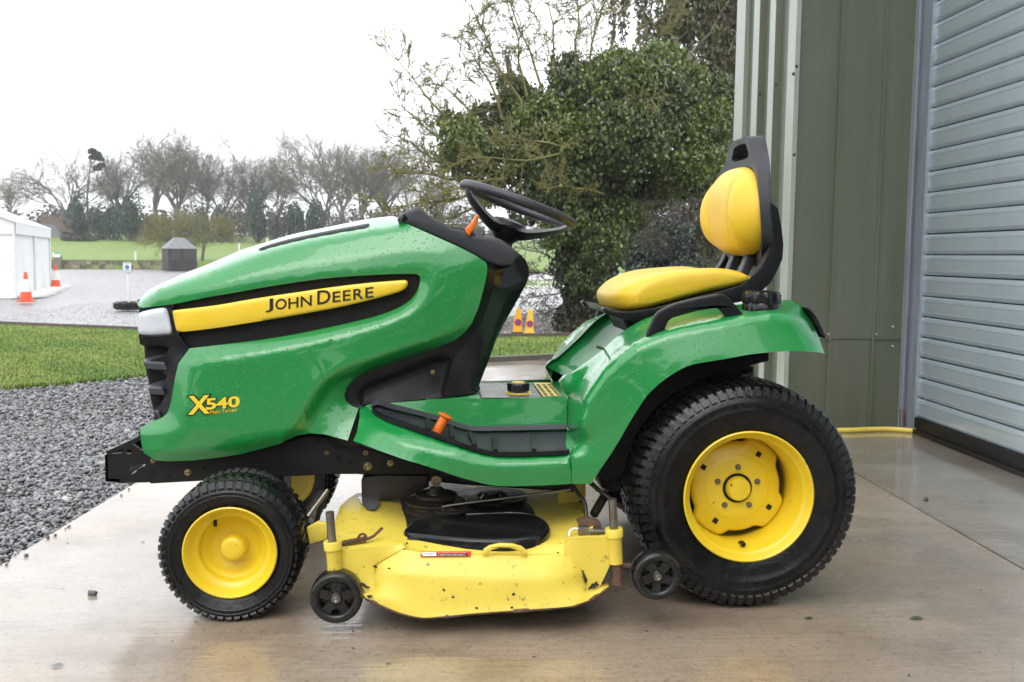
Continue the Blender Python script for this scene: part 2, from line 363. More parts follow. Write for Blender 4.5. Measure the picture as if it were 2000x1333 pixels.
# ------------------------------------------------------------------ ground materials
def concrete_mat(name, c1, c2, wet):
    m = bpy.data.materials.new(name); m.use_nodes = True; nt = m.node_tree; n, l = nt.nodes, nt.links; b = n['Principled BSDF']
    tc = n.new('ShaderNodeTexCoord')
    def noise(scale, sq=(1, 1, 1), det=5, rough=.6):
        mp = n.new('ShaderNodeMapping'); mp.inputs['Scale'].default_value = sq; l.new(tc.outputs['Object'], mp.inputs[0])
        t = n.new('ShaderNodeTexNoise'); t.inputs['Scale'].default_value = scale; t.inputs['Detail'].default_value = det; t.inputs['Roughness'].default_value = rough
        l.new(mp.outputs[0], t.inputs['Vector']); return t.outputs[0]
    def ramp(s, a, bb, c, d):
        r = n.new('ShaderNodeMapRange'); r.inputs['From Min'].default_value = a; r.inputs['From Max'].default_value = bb
        r.inputs['To Min'].default_value = c; r.inputs['To Max'].default_value = d; l.new(s, r.inputs['Value']); return r.outputs[0]
    def mix(f, A, B, bt='MIX'):
        x = n.new('ShaderNodeMix'); x.data_type = 'RGBA'; x.blend_type = bt
        if isinstance(f, float): x.inputs['Factor'].default_value = f
        else: l.new(f, x.inputs['Factor'])
        for k, q in (('A', A), ('B', B)):
            if isinstance(q, tuple): x.inputs[k].default_value = (*q, 1)
            else: l.new(q, x.inputs[k])
        return x.outputs['Result']
    big = noise(1.3, det=6); fine = noise(55, det=6, rough=.75); broom = noise(46, (.10, 1, 1), 3); strk = noise(4.5, (.7, 1, 1), 7, .7)
    pat = noise(.7, det=3); grit = noise(160, det=4, rough=.8); spot = noise(11, det=3)
    col = mix(ramp(big, .35, .65, 0, 1), c1, c2)
    col = mix(ramp(pat, .45, .62, 0, .6), col, (c1[0]*1.12, c1[1]*.98, c1[2]*.84))
    col = mix(ramp(strk, .48, .72, 0, .6), col, (c2[0]*.55, c2[1]*.51, c2[2]*.46))
    col = mix(ramp(broom, .36, .60, .16, 0), col, (c1[0]*.5, c1[1]*.46, c1[2]*.41))
    col = mix(ramp(fine, .54, .70, 0, .7), col, (.05, .042, .033))
    col = mix(ramp(grit, .60, .75, 0, .6), col, (.36, .32, .27))
    wetp = noise(1.1, (.8, 1, 1), 8, .7)
    col = mix(ramp(wetp, .52, .60, 0, .45), col, (c2[0]*.62, c2[1]*.58, c2[2]*.53))
    col = mix(ramp(spot, .68, .74, 0, .7), col, (.035, .030, .024))
    l.new(col, b.inputs['Base Color'])
    b.inputs['Specular IOR Level'].default_value = .4
    film = noise(1.7, (.9, 1, 1), 6)
    l.new(ramp(film, .38, .64, .22, .50) if wet < 1.2 else ramp(film, .38, .64, .10, .25), b.inputs['Roughness'])
    l.new(ramp(film, .40, .62, .09, .26) if wet < 1.2 else ramp(film, .42, .60, .03, .13), b.inputs['Coat Roughness'])
    b.inputs['Coat Weight'].default_value = 1; b.inputs['Coat IOR'].default_value = 1.40
    bp = n.new('ShaderNodeBump'); bp.inputs['Strength'].default_value = .5; bp.inputs['Distance'].default_value = .005
    ad = n.new('ShaderNodeMath'); ad.operation = 'ADD'; l.new(broom, ad.inputs[0]); l.new(fine, ad.inputs[1]); l.new(ad.outputs[0], bp.inputs['Height'])
    l.new(bp.outputs[0], b.inputs['Normal'])
    b2 = n.new('ShaderNodeBump'); b2.inputs['Strength'].default_value = .16 if wet < 1.2 else .08; b2.inputs['Distance'].default_value = .004
    a2 = n.new('ShaderNodeMath'); a2.operation = 'ADD'; l.new(broom, a2.inputs[0]); l.new(strk, a2.inputs[1]); l.new(a2.outputs[0], b2.inputs['Height'])
    l.new(b2.outputs[0], b.inputs['Coat Normal'])
    return m
CONC = concrete_mat('wet_broomed_concrete', (.345, .288, .228), (.245, .198, .152), 1.0)
CONC2 = concrete_mat('wetter_grey_concrete', (.29, .25, .205), (.21, .18, .145), 1.4)
SOIL = mat('dark_gravel_bed', (.05, .05, .052), .6, var=(.10, .095, .09), vscale=30, bump=.6, bscale=60)
STONE = mat('wet_slate_chippings', (.8, .8, .8), .32, spec=.55, attr='tint')
LOT = mat('wet_gravel_lot', (.15, .148, .15), .34, var=(.30, .295, .30), vscale=5, detail=12, rvar=.2, bump=.5, bscale=45, squash=(.6, 1, 1))
LOTD = mat('loose_gravel_dark', (.09, .085, .085), .5, var=(.24, .22, .21), vscale=30, detail=10, bump=.8, bscale=40)
TURF = mat('lawn_soil', (.055, .085, .016), .8, var=(.12, .13, .03), vscale=3, bump=.5, bscale=60)
BLADE = mat('grass_blades', (.8, .8, .8), .55, attr='tint')
FIELD = mat('pasture', (.115, .19, .033), .8, var=(.175, .235, .05), vscale=.06, detail=8, bump=.4, bscale=2, squash=(1, .35, 1))
EARTH = mat('far_ground', (.05, .06, .03), .9, var=(.07, .075, .035), vscale=.05)
KERB = mat('kerb_stone', (.13, .12, .105), .35, var=(.08, .075, .065), vscale=9, bump=.3, bscale=60)
TIMBER = mat('wet_edging_timber', (.075, .06, .048), .5, var=(.13, .11, .09), vscale=6, squash=(.2, 1, 1), bump=.2)

LZ = -.4
def poly(name, pts, m, z=None, thick=0, parent=None):
    P = [np.array(p, float) for p in pts]
    if z is not None: P = [np.array((p[0], p[1], z)) for p in P]
    n = len(P); V = list(P); F = [tuple(range(n))]
    if thick:
        V += [p-np.array((0, 0, thick)) for p in P]; F += [(i, n+i, n+(i+1) % n, (i+1) % n) for i in range(n)]
    a = np.cross(P[1]-P[0], P[2]-P[0])
    if a[2] < 0: F = [f[::-1] for f in F]
    return obj(name, V, F, m, parent, smooth=0)
# base sheet to the horizon
gd = poly('ground', [(-390, -60, 0), (390, -60, 0), (390, 560, 0), (-390, 560, 0)], EARTH, -.62); gd['kind'] = 'structure'

# key lines of the yard (from the photograph)
SL0, SL1 = PZ(0, 1105, 0), PZ(270, 940, 0)                 # left edge of the concrete
LN = [PZ(0, 760, 0), PZ(140, 748.5, 0), PZ(280, 735, 0)]   # near edge of the lawn
KB0, KB1 = PZ(940, 707, 0), PZ(1100, 700, 0)               # kerb at the back of the concrete
FE = [PZ(0, 637, LZ), PZ(270, 648, LZ), PZ(960, 662, LZ), PZ(1120, 660, LZ)]
sd = (SL1-SL0)/np.linalg.norm(SL1-SL0)
def left_edge(y): return SL0+sd*((y-SL0[1])/sd[1])
kd = (KB1-KB0)/np.linalg.norm(KB1-KB0)
def back_edge(x): return KB0+kd*((x-KB0[0])/kd[0])
LB = left_edge(5.05); LB[2] = 0
J0, J1 = PZ(1665, 921, 0), PZ(2000, 1113, 0); jd = (J1-J0)/np.linalg.norm(J1-J0)
def joint(y): return J0+jd*((y-J0[1])/jd[1])
bk = back_edge(2.0); g = np.array((.004, 0, 0))
jb = joint(back_edge(2.05)[1]); 
s1 = poly('concrete_apron', [left_edge(-4.5), left_edge(0), left_edge(2), LB, back_edge(.2), jb-g, joint(-4.5)-g], CONC, 0, .12); s1['kind'] = 'structure'
s2 = poly('concrete_apron', [joint(-4.5)+g, jb+g, back_edge(6), (6, -4.5, 0)], CONC2, 0, .12); s2['kind'] = 'structure'
s3 = poly('joint_filler', [joint(-4.5)-g*2, jb-g*2, jb+g*2, joint(-4.5)+g*2], GRIME, -.010); s3['kind'] = 'structure'

# gravel bed with its stones
gp = [left_edge(-4.5)+np.array((-.002, 0, 0)), left_edge(2)+np.array((-.002, 0, 0)), LB, LN[2]+np.array((.3, .15, 0)), LN[2], LN[1], LN[0], LN[0]+(LN[0]-LN[1])*4, (-14, -4.5, 0)]
gb = poly('gravel_bed', gp, SOIL, -.03, .3); gb['kind'] = 'structure'
ICO = None
def pebble_mesh(name, pts, sizes, tints, mat_, seed=1, flat=.5, parent=None):
    r = np.random.RandomState(seed)
    t = (1+5**.5)/2
    bv = np.array([(-1, t, 0), (1, t, 0), (-1, -t, 0), (1, -t, 0), (0, -1, t), (0, 1, t), (0, -1, -t), (0, 1, -t), (t, 0, -1), (t, 0, 1), (-t, 0, -1), (-t, 0, 1)])/1.9
    bf = np.array([(0, 11, 5), (0, 5, 1), (0, 1, 7), (0, 7, 10), (0, 10, 11), (1, 5, 9), (5, 11, 4), (11, 10, 2), (10, 7, 6), (7, 1, 8), (3, 9, 4), (3, 4, 2), (3, 2, 6), (3, 6, 8), (3, 8, 9), (4, 9, 5), (2, 4, 11), (6, 2, 10), (8, 6, 7), (9, 8, 1)])
    N = len(pts); V = bv[None]*(1+r.uniform(-.28, .28, (N, 12, 1)))
    V = V*np.stack([r.uniform(.75, 1.35, N), r.uniform(.6, 1, N), r.uniform(.35, .8, N)*flat*2], 1)[:, None, :]
    a = r.uniform(0, 2*np.pi, N); tl = r.normal(0, .35, N); tb = r.normal(0, .35, N)
    def rot(V, ang, i, j):
        c, s = np.cos(ang)[:, None], np.sin(ang)[:, None]; A = V.copy(); A[:, :, i] = V[:, :, i]*c-V[:, :, j]*s; A[:, :, j] = V[:, :, i]*s+V[:, :, j]*c; return A
    V = rot(rot(rot(V, tl, 1, 2), tb, 0, 2), a, 0, 1)*np.asarray(sizes)[:, None, None]+np.asarray(pts)[:, None, :]
    F = (bf[None]+(np.arange(N)*12)[:, None, None]).reshape(-1, 3)
    return tri_mesh(name, V.reshape(-1, 3), F, mat_, np.repeat(tints, 12, 0), parent)
def tri_mesh(name, V, F, mat_, tint=None, parent=None, smooth=False, org=None):
    V = np.asarray(V, float); F = np.asarray(F); k = F.shape[1]
    o0 = ORG[parent.name] if parent is not None else (np.array(org, float) if org is not None else np.zeros(3))
    me = bpy.data.meshes.new(name); me.vertices.add(len(V)); me.vertices.foreach_set('co', (V-o0).astype(np.float32).ravel())
    me.loops.add(F.size); me.loops.foreach_set('vertex_index', F.astype(np.int32).ravel())
    me.polygons.add(len(F)); me.polygons.foreach_set('loop_start', (np.arange(len(F))*k).astype(np.int32))
    if smooth: me.polygons.foreach_set('use_smooth', np.ones(len(F), bool))
    me.update(calc_edges=True)
    if tint is not None:
        a = me.attributes.new('tint', 'FLOAT_COLOR', 'POINT'); a.data.foreach_set('color', np.hstack([tint, np.ones((len(V), 1))]).astype(np.float32).ravel())
    me.materials.append(mat_); o = bpy.data.objects.new(name, me); scn.collection.objects.link(o)
    if parent is not None: o.parent = parent
    elif org is not None: o.location = o0
    ORG[o.name] = o0
    return o
def stone_tints(n, r):
    k = r.uniform(.07, .25, (n, 1)); t = k*np.array([[1, 1.02, 1.06]])
    w = r.rand(n) < .07; t[w] = r.uniform(.25, .42, (w.sum(), 1))*np.array([[1, .97, .93]])
    q = r.rand(n) < .06; t[q] = r.uniform(.08, .18, (q.sum(), 1))*np.array([[1.25, .95, .8]])
    return t
r_ = np.random.RandomState(3); gpoly = np.array([p[:2] for p in gp])
def scatter(n, x0, x1, y0, y1, poly_, r): 
    P = np.stack([r.uniform(x0, x1, n), r.uniform(y0, y1, n)], 1); return P[inside(poly_, P)]
pts = np.vstack([scatter(36000, -3.2, -1.0, -.2, 2.6, gpoly, r_), scatter(22000, -3.6, -1.0, 2.6, 5.3, gpoly, r_), scatter(9000, -6, -3.2, .5, 4.4, gpoly, r_)])
sz = np.clip(r_.lognormal(math.log(.0088), .35, len(pts)), .005, .024)
z = -.022+r_.uniform(0, .016, len(pts))
tn = stone_tints(len(pts), r_)
gs = pebble_mesh('gravel', np.column_stack([pts, z]), sz, tn, STONE, 5); gs['kind'] = 'stuff'
# stray stones along the edge of the slab
e = np.array([left_edge(y) for y in r_.uniform(-.2, 2.6, 60)]); e[:, 0] += r_.normal(-.01, .02, 60); e[:, 2] = .004
es = pebble_mesh('gravel', e, r_.uniform(.003, .008, 60), stone_tints(60, r_), STONE, 8); es['kind'] = 'stuff'

# lawn: slopes down from the yard to the gravel lot
near = [LN[0]+(LN[0]-LN[1])*2, LN[0], LN[1], LN[2], LN[2]+np.array((.3, .15, 0)), LB, back_edge(.2)+kd*0, back_edge(1.2), back_edge(2.6), back_edge(9)]
fars = [FE[0]+(FE[0]-FE[1])*.7, FE[0], lerp(FE[0], FE[1], .5), FE[1], lerp(FE[1], FE[2], .2), lerp(FE[1], FE[2], .5), FE[2], FE[3], FE[3]+np.array((2, .3, 0)), FE[3]+np.array((8, 0, 0))]
nn, kk = len(near), 8; V = []
off = np.array((0, .06, 0))
for i in range(nn):
    for j in range(kk+1):
        t = j/kk; p = lerp(near[i]+off, fars[i], t); p = np.array((p[0], p[1], -.012+(LZ+.02)*(t**1.15))); V.append(p)
F = [(i*(kk+1)+j, (i+1)*(kk+1)+j, (i+1)*(kk+1)+j+1, i*(kk+1)+j+1) for i in range(nn-1) for j in range(kk)]
lw = obj('lawn', V, F, TURF, smooth=30); lw['kind'] = 'structure'
LV = np.array(V).reshape(nn, kk+1, 3)
def lawn_points(n, r, i0, i1, tmin=0, tmax=1):
    i = r.randint(i0, i1, n); a = r.rand(n); t = (tmin+(tmax-tmin)*r.rand(n))*kk; j = np.minimum(t.astype(int), kk-1); f = t-j
    P = (LV[i, j]*(1-a)[:, None]+LV[i+1, j]*a[:, None])*(1-f)[:, None]+(LV[i, j+1]*(1-a)[:, None]+LV[i+1, j+1]*a[:, None])*f[:, None]
    return P
def blades(name, P, h, r, width=.005, tone=0):
    n = len(P); a = r.uniform(0, 2*np.pi, n); L = r.uniform(.55, 1.2, n)*h; lean = r.uniform(.1, .9, n)*L
    dx, dy = np.cos(a), np.sin(a); wdt = width*r.uniform(.7, 1.4, n)
    base = P-np.array([0, 0, .004]); px_, py_ = -dy*wdt/2, dx*wdt/2
    A = base+np.stack([px_, py_, 0*a], 1); B = base-np.stack([px_, py_, 0*a], 1)
    m1 = base+np.stack([dx*lean*.35, dy*lean*.35, L*.6], 1); C_ = m1+np.stack([px_, py_, 0*a], 1)*.8; D_ = m1-np.stack([px_, py_, 0*a], 1)*.8
    E_ = base+np.stack([dx*lean, dy*lean, L*np.sqrt(np.clip(1-(lean/L)**2*.6, .1, 1))], 1)
    V = np.stack([A, B, C_, D_, E_], 1).reshape(-1, 3); o = (np.arange(n)*5)[:, None]
    F = np.vstack([o+np.array([[0, 1, 3]]), o+np.array([[0, 3, 2]]), o+np.array([[2, 3, 4]])])
    # clumps of lusher and paler grass
    c = np.sin(P[:, 0]*2.1+1.7*np.sin(P[:, 1]*1.3))+.7*np.sin(P[:, 1]*1.1-P[:, 0]*2.9+2*np.sin(P[:, 0]*1.7))+.6*np.sin(P[:, 0]*6.1+P[:, 1]*3.7)+r.normal(0, .9, n)
    t = np.where(c[:, None] > .5, np.array([[.11, .225, .022]]), np.array([[.22, .305, .05]]))*r.uniform(.65, 1.25, (n, 1))
    dd = r.rand(n) < .12; t[dd] = np.array([.26, .23, .09])*r.uniform(.7, 1.2, (dd.sum(), 1))
    o = tri_mesh(name, V, F, BLADE, np.repeat(t, 5, 0)); o['kind'] = 'stuff'; return o
r_ = np.random.RandomState(21)
P = lawn_points(130000, r_, 0, 6, 0, .75); blades('grass', P, .030, r_, .006)
P = np.vstack([lawn_points(28000, r_, 0, 6, .75, 1), lawn_points(30000, r_, 5, 8, 0, 1)]); blades('grass', P, .04, r_, .007)
P = lawn_points(14000, r_, 0, 5, 0, .03)+np.array([0, -.05, 0])*r_.rand(14000, 1); blades('grass', P, .042, r_, .005)
# kerb between concrete and lawn, timber edging on the far side
ka, kb = LB+np.array((.05, .03, 0)), back_edge(6)
mb = MB(); mb.beam(ka+np.array((0, .03, -.05)), kb+np.array((0, .03, -.05)), .07, .19)
kerb = mb.build('kerb', KERB); kerb['kind'] = 'structure'
for i in range(7):
    a, b = fars[i], fars[i+1]
    mb = MB(); mb.beam(a+np.array((0, .02, .02)), b+np.array((-.01, .02, .02)), .035, .12)
    t = mb.build('edging_board', TIMBER, smooth=0); t['kind'] = 'structure'

# gravel lot, field
lot = poly('gravel_lot', [(-60, 6, 0), (40, 6, 0), (40, 80, 0), (-60, 74, 0)], LOT, LZ-.03); lot['kind'] = 'structure'
WA, WB = PZ(105, 525, LZ), PZ(325, 526.5, LZ); wd = (WB-WA)/np.linalg.norm(WB-WA)
def field_z(d): return np.interp(d, [0, 6, 25, 55, 75, 130, 400], [.18, .40, 1.15, 2.6, 3.3, 4.1, 4.9])-.0
V = []; xs = np.linspace(-140, 160, 31); ds = [-.01, 0, 3, 6, 12, 18, 25, 35, 45, 55, 65, 75, 100, 130, 200, 400]
for d in ds:
    for x in xs:
        p = WA+wd*((x-WA[0])/wd[0])+np.array((-wd[1], wd[0], 0))*d
        zz = field_z(d)+.25*math.sin(x*.05+d*.04)*min(1, d/30)
        if x > -10: zz -= .45*min(1, (x+10)/12)*max(0, 1-d/30)        # the bank dies out to the right of the wall
        V.append((p[0], p[1], zz if d >= 0 else LZ-.2))
nx = len(xs); F = [(j*nx+i, j*nx+i+1, (j+1)*nx+i+1, (j+1)*nx+i) for j in range(len(ds)-1) for i in range(nx-1)]
fl = obj('field', V, F, FIELD, smooth=180); fl['kind'] = 'structure'
r_ = np.random.RandomState(5)
# pale strips of path in the grass on the right
for v0, v1 in ((549, 553), (557, 562)):
    q = [PZ(1030, v1, LZ), PZ(1140, v1, LZ), PZ(1140, v0, LZ), PZ(1030, v0, LZ)]
    q = [p+np.array((0, 0, 0)) for p in q]
    o = poly('path', q, CONC2, LZ-.02, .02); o['kind'] = 'structure'
q = [PZ(985, 546, LZ), PZ(1180, 546, LZ), PZ(1180, 562, LZ), PZ(985, 563, LZ)]
o = poly('lawn', q, FIELD, LZ-.026); o['kind'] = 'structure'
# loose gravel and brown leaf mould round the tree
q = [PZ(950, 660, LZ), PZ(1250, 656, LZ), PZ(1250, 600, LZ), PZ(1060, 604, LZ), PZ(950, 628, LZ)]
LITTER = mat('leaf_mould', (.11, .085, .068), .7, var=(.19, .16, .14), vscale=7, detail=10, bump=.8, bscale=30)
o = poly('leaf_mould', q, LITTER, LZ-.022); o['kind'] = 'structure'
pp = np.array([p[:2] for p in q]); lo, hi = pp.min(0), pp.max(0)
P = scatter(9000, lo[0], hi[0], lo[1], hi[1], pp, r_); tt = stone_tints(len(P), r_); tt *= np.where(r_.rand(len(P), 1) < .3, np.array([[1.5, 1.05, .8]]), 1.0)
o = pebble_mesh('gravel', np.column_stack([P, np.full(len(P), LZ-.015)]), r_.uniform(.012, .035, len(P)), tt, STONE, 9); o['kind'] = 'stuff'
P = np.stack([r_.uniform(-9, 2.5, 14000), r_.uniform(13.2, 24, 14000)], 1)
o = pebble_mesh('gravel', np.column_stack([P, np.full(len(P), LZ-.028)]), r_.uniform(.005, .013, len(P)), stone_tints(len(P), r_)*1.2+.03, STONE, 10); o['kind'] = 'stuff'
# ------------------------------------------------------------------ metal barn on the right
CLAD = mat('olive_green_cladding', (.078, .089, .058), .38, spec=.5, var=(.106, .117, .080), vscale=2.2, bump=.02, bscale=8, rvar=.05, squash=(3, 3, .3)); wet_drops(CLAD, 60, .22, .002)
CLADL = mat('pale_flashing', (.30, .335, .285), .33, spec=.6, var=(.24, .275, .225), vscale=6, squash=(4, 4, .5))
GALV = mat('galvanised_steel', (.42, .46, .50), .38, metal=.55, var=(.30, .34, .39), vscale=24, squash=(1, 1, .15), bump=.05, bscale=80)
SLATM = mat('galvanised_slat', (.50, .58, .63), .24, metal=.55, spec=.6, coat=.3, var=(.42, .50, .55), vscale=3, squash=(.3, 1.6, .02), rvar=.05)  # faint vertical colour bands stand in for reflections on the slats
RUBBER = mat('door_seal_rubber', (.006, .006, .006), .4, spec=.2)
DARK = mat('dark_void', (.006, .006, .006), .9)
SCREW = mat('dark_screw', (.03, .035, .03), .4, metal=.6); SCREWL = mat('pale_screw', (.55, .56, .52), .4, metal=.4)
B1, B2 = PZ(1535, 838, 0), PZ(1746, 836, 0); D0 = PZ(1790, 845, 0); D1 = PZ(2000, 928, 0); dd = (D0-D1)/np.linalg.norm(D0-D1)
dx_ = (B2-B1)/np.linalg.norm(B2-B1); UPZ = np.array((0, 0, 1.)); TOP = 5.2
barn = thing('metal_barn', 'olive green metal-clad barn with a galvanised roller shutter door', 'barn', tuple(B1))
def plan_extr(name, pts, z0, z1, m, parent=barn, smooth=25, closed=False):
    n = len(pts); V = [(p[0], p[1], z0) for p in pts]+[(p[0], p[1], z1) for p in pts]
    F = [(i, i+1, n+i+1, n+i) for i in range(n-1)]
    if closed: F += [(n-1, 0, n, 2*n-1), tuple(range(n-1, -1, -1)), tuple(range(n, 2*n))]
    return obj(name, V, F, m, parent, smooth)
# front panels: three flat sheets with folded seams, split by a horizontal lap
zlap = PY(1650, 661, B1[1]+.02)[2]; nrm = np.cross(dx_, UPZ); nrm = -nrm if nrm[1] > 0 else nrm    # towards the camera
us = [0, None, None, None]
def along(u, v): # distance along the front wall for a photograph point on it
    d = ray(u, v); n = nrm; t = ((B1-CAM)@n)/(d@n); return ((CAM+d*t)-B1)@dx_
s1_, s2_, s3_ = along(1614, 800), along(1697, 790), np.linalg.norm(B2-B1)
for a, b, bow in ((0.0, s1_, .0), (s1_, s2_, .012), (s2_, s3_+.03, .004)):
    for z0, z1, pr in ((-.02, zlap, .0), (zlap-.0, TOP, .006)):
        p0, p1 = B1+dx_*a+nrm*(bow+pr), B1+dx_*(b-.002)+nrm*(bow+pr)
        q = [p0-nrm*.03, p0, p1, p1-nrm*.03]
        o = plan_extr('cladding_panel', q, z0, z1, CLAD, smooth=0)
for s in (s1_, s2_):   # raised seam
    q = [B1+dx_*(s-.012)+nrm*.004, B1+dx_*(s-.010)+nrm*.024, B1+dx_*(s+.004)+nrm*.024, B1+dx_*(s+.006)+nrm*.010]
    plan_extr('panel_seam', q, -.02, TOP, CLAD, smooth=0)
plan_extr('lap_joint', [B1+nrm*.008, B1+nrm*.016, B1+dx_*s3_+nrm*.016, B1+dx_*s3_+nrm*.008], zlap-.004, zlap+.003, CLAD, smooth=0)
for u, v in ((1616.5, 652.5), (1709, 653), (1741.5, 638), (1741, 676)):
    p = B1+dx_*along(u, v); d = ray(u, v); p[2] = CAM[2]+d[2]*(((B1-CAM)@nrm)/(d@nrm))
    mb = MB(); mb.lathe([(0, .0), (0, .006), (-.006, .005), (-.008, 0)], p+nrm*.012, -nrm, 8); mb.build('screw', SCREWL, barn)
# side wall: trapezoid ribs running up, flashing at both ends
wallp = []
side = -dx_
for t, o_ in ((0, 0),): pass
ribs = [(.10, .30), (.322, .42), (.438, .62), (.641, .75), (.770, .965)]
prof = [(-.01, .012), (.115, .012), (.125, .0), (.315, .0), (.325, .034), (.435, .034), (.447, .0), (.633, .0), (.643, .034), (.768, .034), (.780, .0), (.985, .0)]
plan_extr('corrugated_sheet', [B1+dd*t+side*o_ for t, o_ in prof[2:]], -.02, TOP, CLAD, smooth=0)
# pale edge flashings and pale rib faces are separate folded strips
for a, b, h in ((-.012, .118, .026), (.9855, 1.19, .03)):
    q = [B1+dd*a+side*0, B1+dd*a+side*h, B1+dd*b+side*h, B1+dd*b]
    plan_extr('corner_flashing', q, -.02, TOP, CLADL, smooth=0)
for a, b in ((.327, .433), (.645, .766)):
    q = [B1+dd*a+side*.0345, B1+dd*a+side*.037, B1+dd*b+side*.037, B1+dd*b+side*.0345]
    plan_extr('rib_cap', q, -.02, TOP, CLADL, smooth=0)
for (u, v) in ((1557, 130), (1551, 145), (1516.5, 165.5), (1485.6, 184), (1552.5, 302.5)):
    n = np.array([dd[1], -dd[0], 0]); d = ray(u, v); q0 = B1+side*.036; t = ((q0-CAM)@n)/(d@n); p = CAM+d*t
    mb = MB(); mb.lathe([(0, 0), (0, .010), (.004, .010), (.005, .006), (.011, .0055), (.012, 0)], p, side, 8); mb.build('screw', SCREW, barn)
gx0 = dx_
# rest of the barn body, behind and beside (seen only from elsewhere)
back = B1+dd*9; fr = D1-dd*6
mb = MB()
plan_extr('barn_wall', [B1+dd*1.19+dx_*.0, B1+dd*1.19+dx_*8], -.02, TOP, CLAD, smooth=0)
plan_extr('barn_wall', [D0-dd*3.6+gx0*.08, D0-dd*7+gx0*.08], -.02, TOP, CLAD, smooth=0)
rv = [B1+side*.15+UPZ*TOP-dd*.15, B1+dd*1.35+side*.15+UPZ*TOP, B1+dd*1.35+dx_*8.2+UPZ*(TOP+1.2), B1-dd*9+dx_*8.2+UPZ*(TOP+1.2), B1-dd*9+dx_*.62+UPZ*TOP, B1-dd*.15+dx_*.62+UPZ*TOP]
V = [p for p in rv]+[p+UPZ*.08 for p in rv]; n = 6
obj('roof', V, [tuple(range(5, -1, -1)), tuple(range(6, 12))]+[(i, (i+1) % n, n+(i+1) % n, n+i) for i in range(n)], CLADL, barn, 0)
# door guide channel
gx = np.cross(dd, UPZ); gx = gx if gx[0] > 0 else -gx     # away from the yard, into the barn
ga = D0+dd*.015
jx = lambda u: along(u, 600)
G0 = B2+nrm*.0
# folded channel: a back web against the panel and two flanges
q = [B2+dx_*.012+nrm*.010, B2+dx_*.012+nrm*.05, B2+dx_*.018+nrm*.05, B2+dx_*.018+nrm*.016, B2+dx_*.045+nrm*.016, B2+dx_*.045+nrm*.085, D0-gx*.018-dd*.0, D0-gx*.018+dd*.002+gx*.03]
plan_extr('door_guide', q, .0, TOP-1.2, GALV, smooth=0)
mb = MB(); mb.box(B2+dx_*.022+nrm*.034+UPZ*.05, (.02, .03, .12)); mb.build('guide_foot', RUST, barn, 0)
# roller shutter: every slat is a piece
plan_extr('shutter_backing', [D0+gx*.03+dd*.04, D0-dd*3.6+gx*.03], .0, TOP-1.0, DARK, smooth=0)
pit = .1112; z = .082; L0, L1 = D0+dd*.05, D0-dd*3.55
mesh = None; k = 0
prof = [(.000, .012), (.004, .004), (.010, .0005), (.018, .0), (.019, -.0018), (.024, -.0018), (.025, 0), (.070, -.0012), (.0795, -.0005), (.0805, -.0022), (.086, -.0022), (.087, -.0003), (.0985, .001), (.104, .004), (.1065, .010), (.107, .026)]
shut = thing('roller_shutter', None, None, tuple(D0), parent=barn); shut.parent = barn; shut.location = Vector(D0-B1)
while z < TOP-1.25:
    if mesh is None:
        V = []; 
        for (h, o_) in prof:
            V += [L0+gx*o_+UPZ*(h), L1+gx*o_+UPZ*(h)]
        F = [(2*i, 2*i+1, 2*i+3, 2*i+2) for i in range(len(prof)-1)]
        n0 = np.cross(V[1]-V[0], V[2]-V[0])
        o = obj('slat', V, F, SLATM, shut, 50, ); mesh = o.data; o.location = (0, 0, z)
    else:
        o = bpy.data.objects.new('slat', mesh); scn.collection.objects.link(o); o.parent = shut; o.location = (0, 0, z+(rnd.random()-.5)*.001)
    o.rotation_euler = (0, (rnd.random()-.5)*.01, 0)
    z += pit
mb = MB(); mb.beam(D0+UPZ*.045+dd*.0, L1+UPZ*.045, .03, .078); mb.build('bottom_rail', RUBBER, shut, 0)
mb = MB(); mb.beam(D0-gx*.012+UPZ*.013, L1-gx*.012+UPZ*.013, .05, .024); mb.build('door_seal', RUBBER, shut, 0)

# yellow hose along the foot of the wall
hp = [PZ(u, v, .012) for u, v in ((1560, 842), (1600, 842), (1635, 841.5), (1665, 841), (1700, 839.5), (1735, 839), (1765, 840.5), (1789, 842.5))]
HOSE = mat('yellow_hose', (.62, .47, .08), .4, var=(.55, .40, .06), vscale=20)
mb = MB(); mb.tube(spline(hp, .03), .015, 10); tag(mb.build('hose', HOSE, None, 60, org=hp[3]), 'yellow hose lying along the foot of the green cladding', 'hose')
# ------------------------------------------------------------------ things on the gravel lot
CANVAS = mat('white_canvas', (.80, .81, .81), .5, var=(.72, .73, .74), vscale=1.5, squash=(1, 1, .3), bump=.15, bscale=3)
CLEARP = mat('clear_window_film', (.42, .46, .50), .2, spec=.6)
CONEO = mat('orange_cone_plastic', (.75, .085, .02), .4, var=(.65, .07, .02), vscale=9); CONEW = mat('white_reflective_sleeve', (.75, .75, .73), .4, var=(.6, .6, .58), vscale=9)
YCONE = mat('yellow_cone_plastic', (.80, .42, .02), .4, var=(.74, .38, .02), vscale=9)
YCONE2 = mat('faded_yellow_cone_plastic', (.78, .52, .07), .45, var=(.70, .46, .07), vscale=9)
WOODD = mat('dark_stained_boards', (.022, .018, .018), .6, var=(.038, .03, .028), vscale=8, squash=(5, 5, .5), bump=.3, bscale=30)
SLATE = mat('grey_roof_felt', (.19, .195, .20), .55, var=(.13, .135, .14), vscale=3, bump=.2, bscale=10)
WPOST = mat('white_painted_post', (.75, .75, .72), .5, var=(.62, .62, .58), vscale=9)
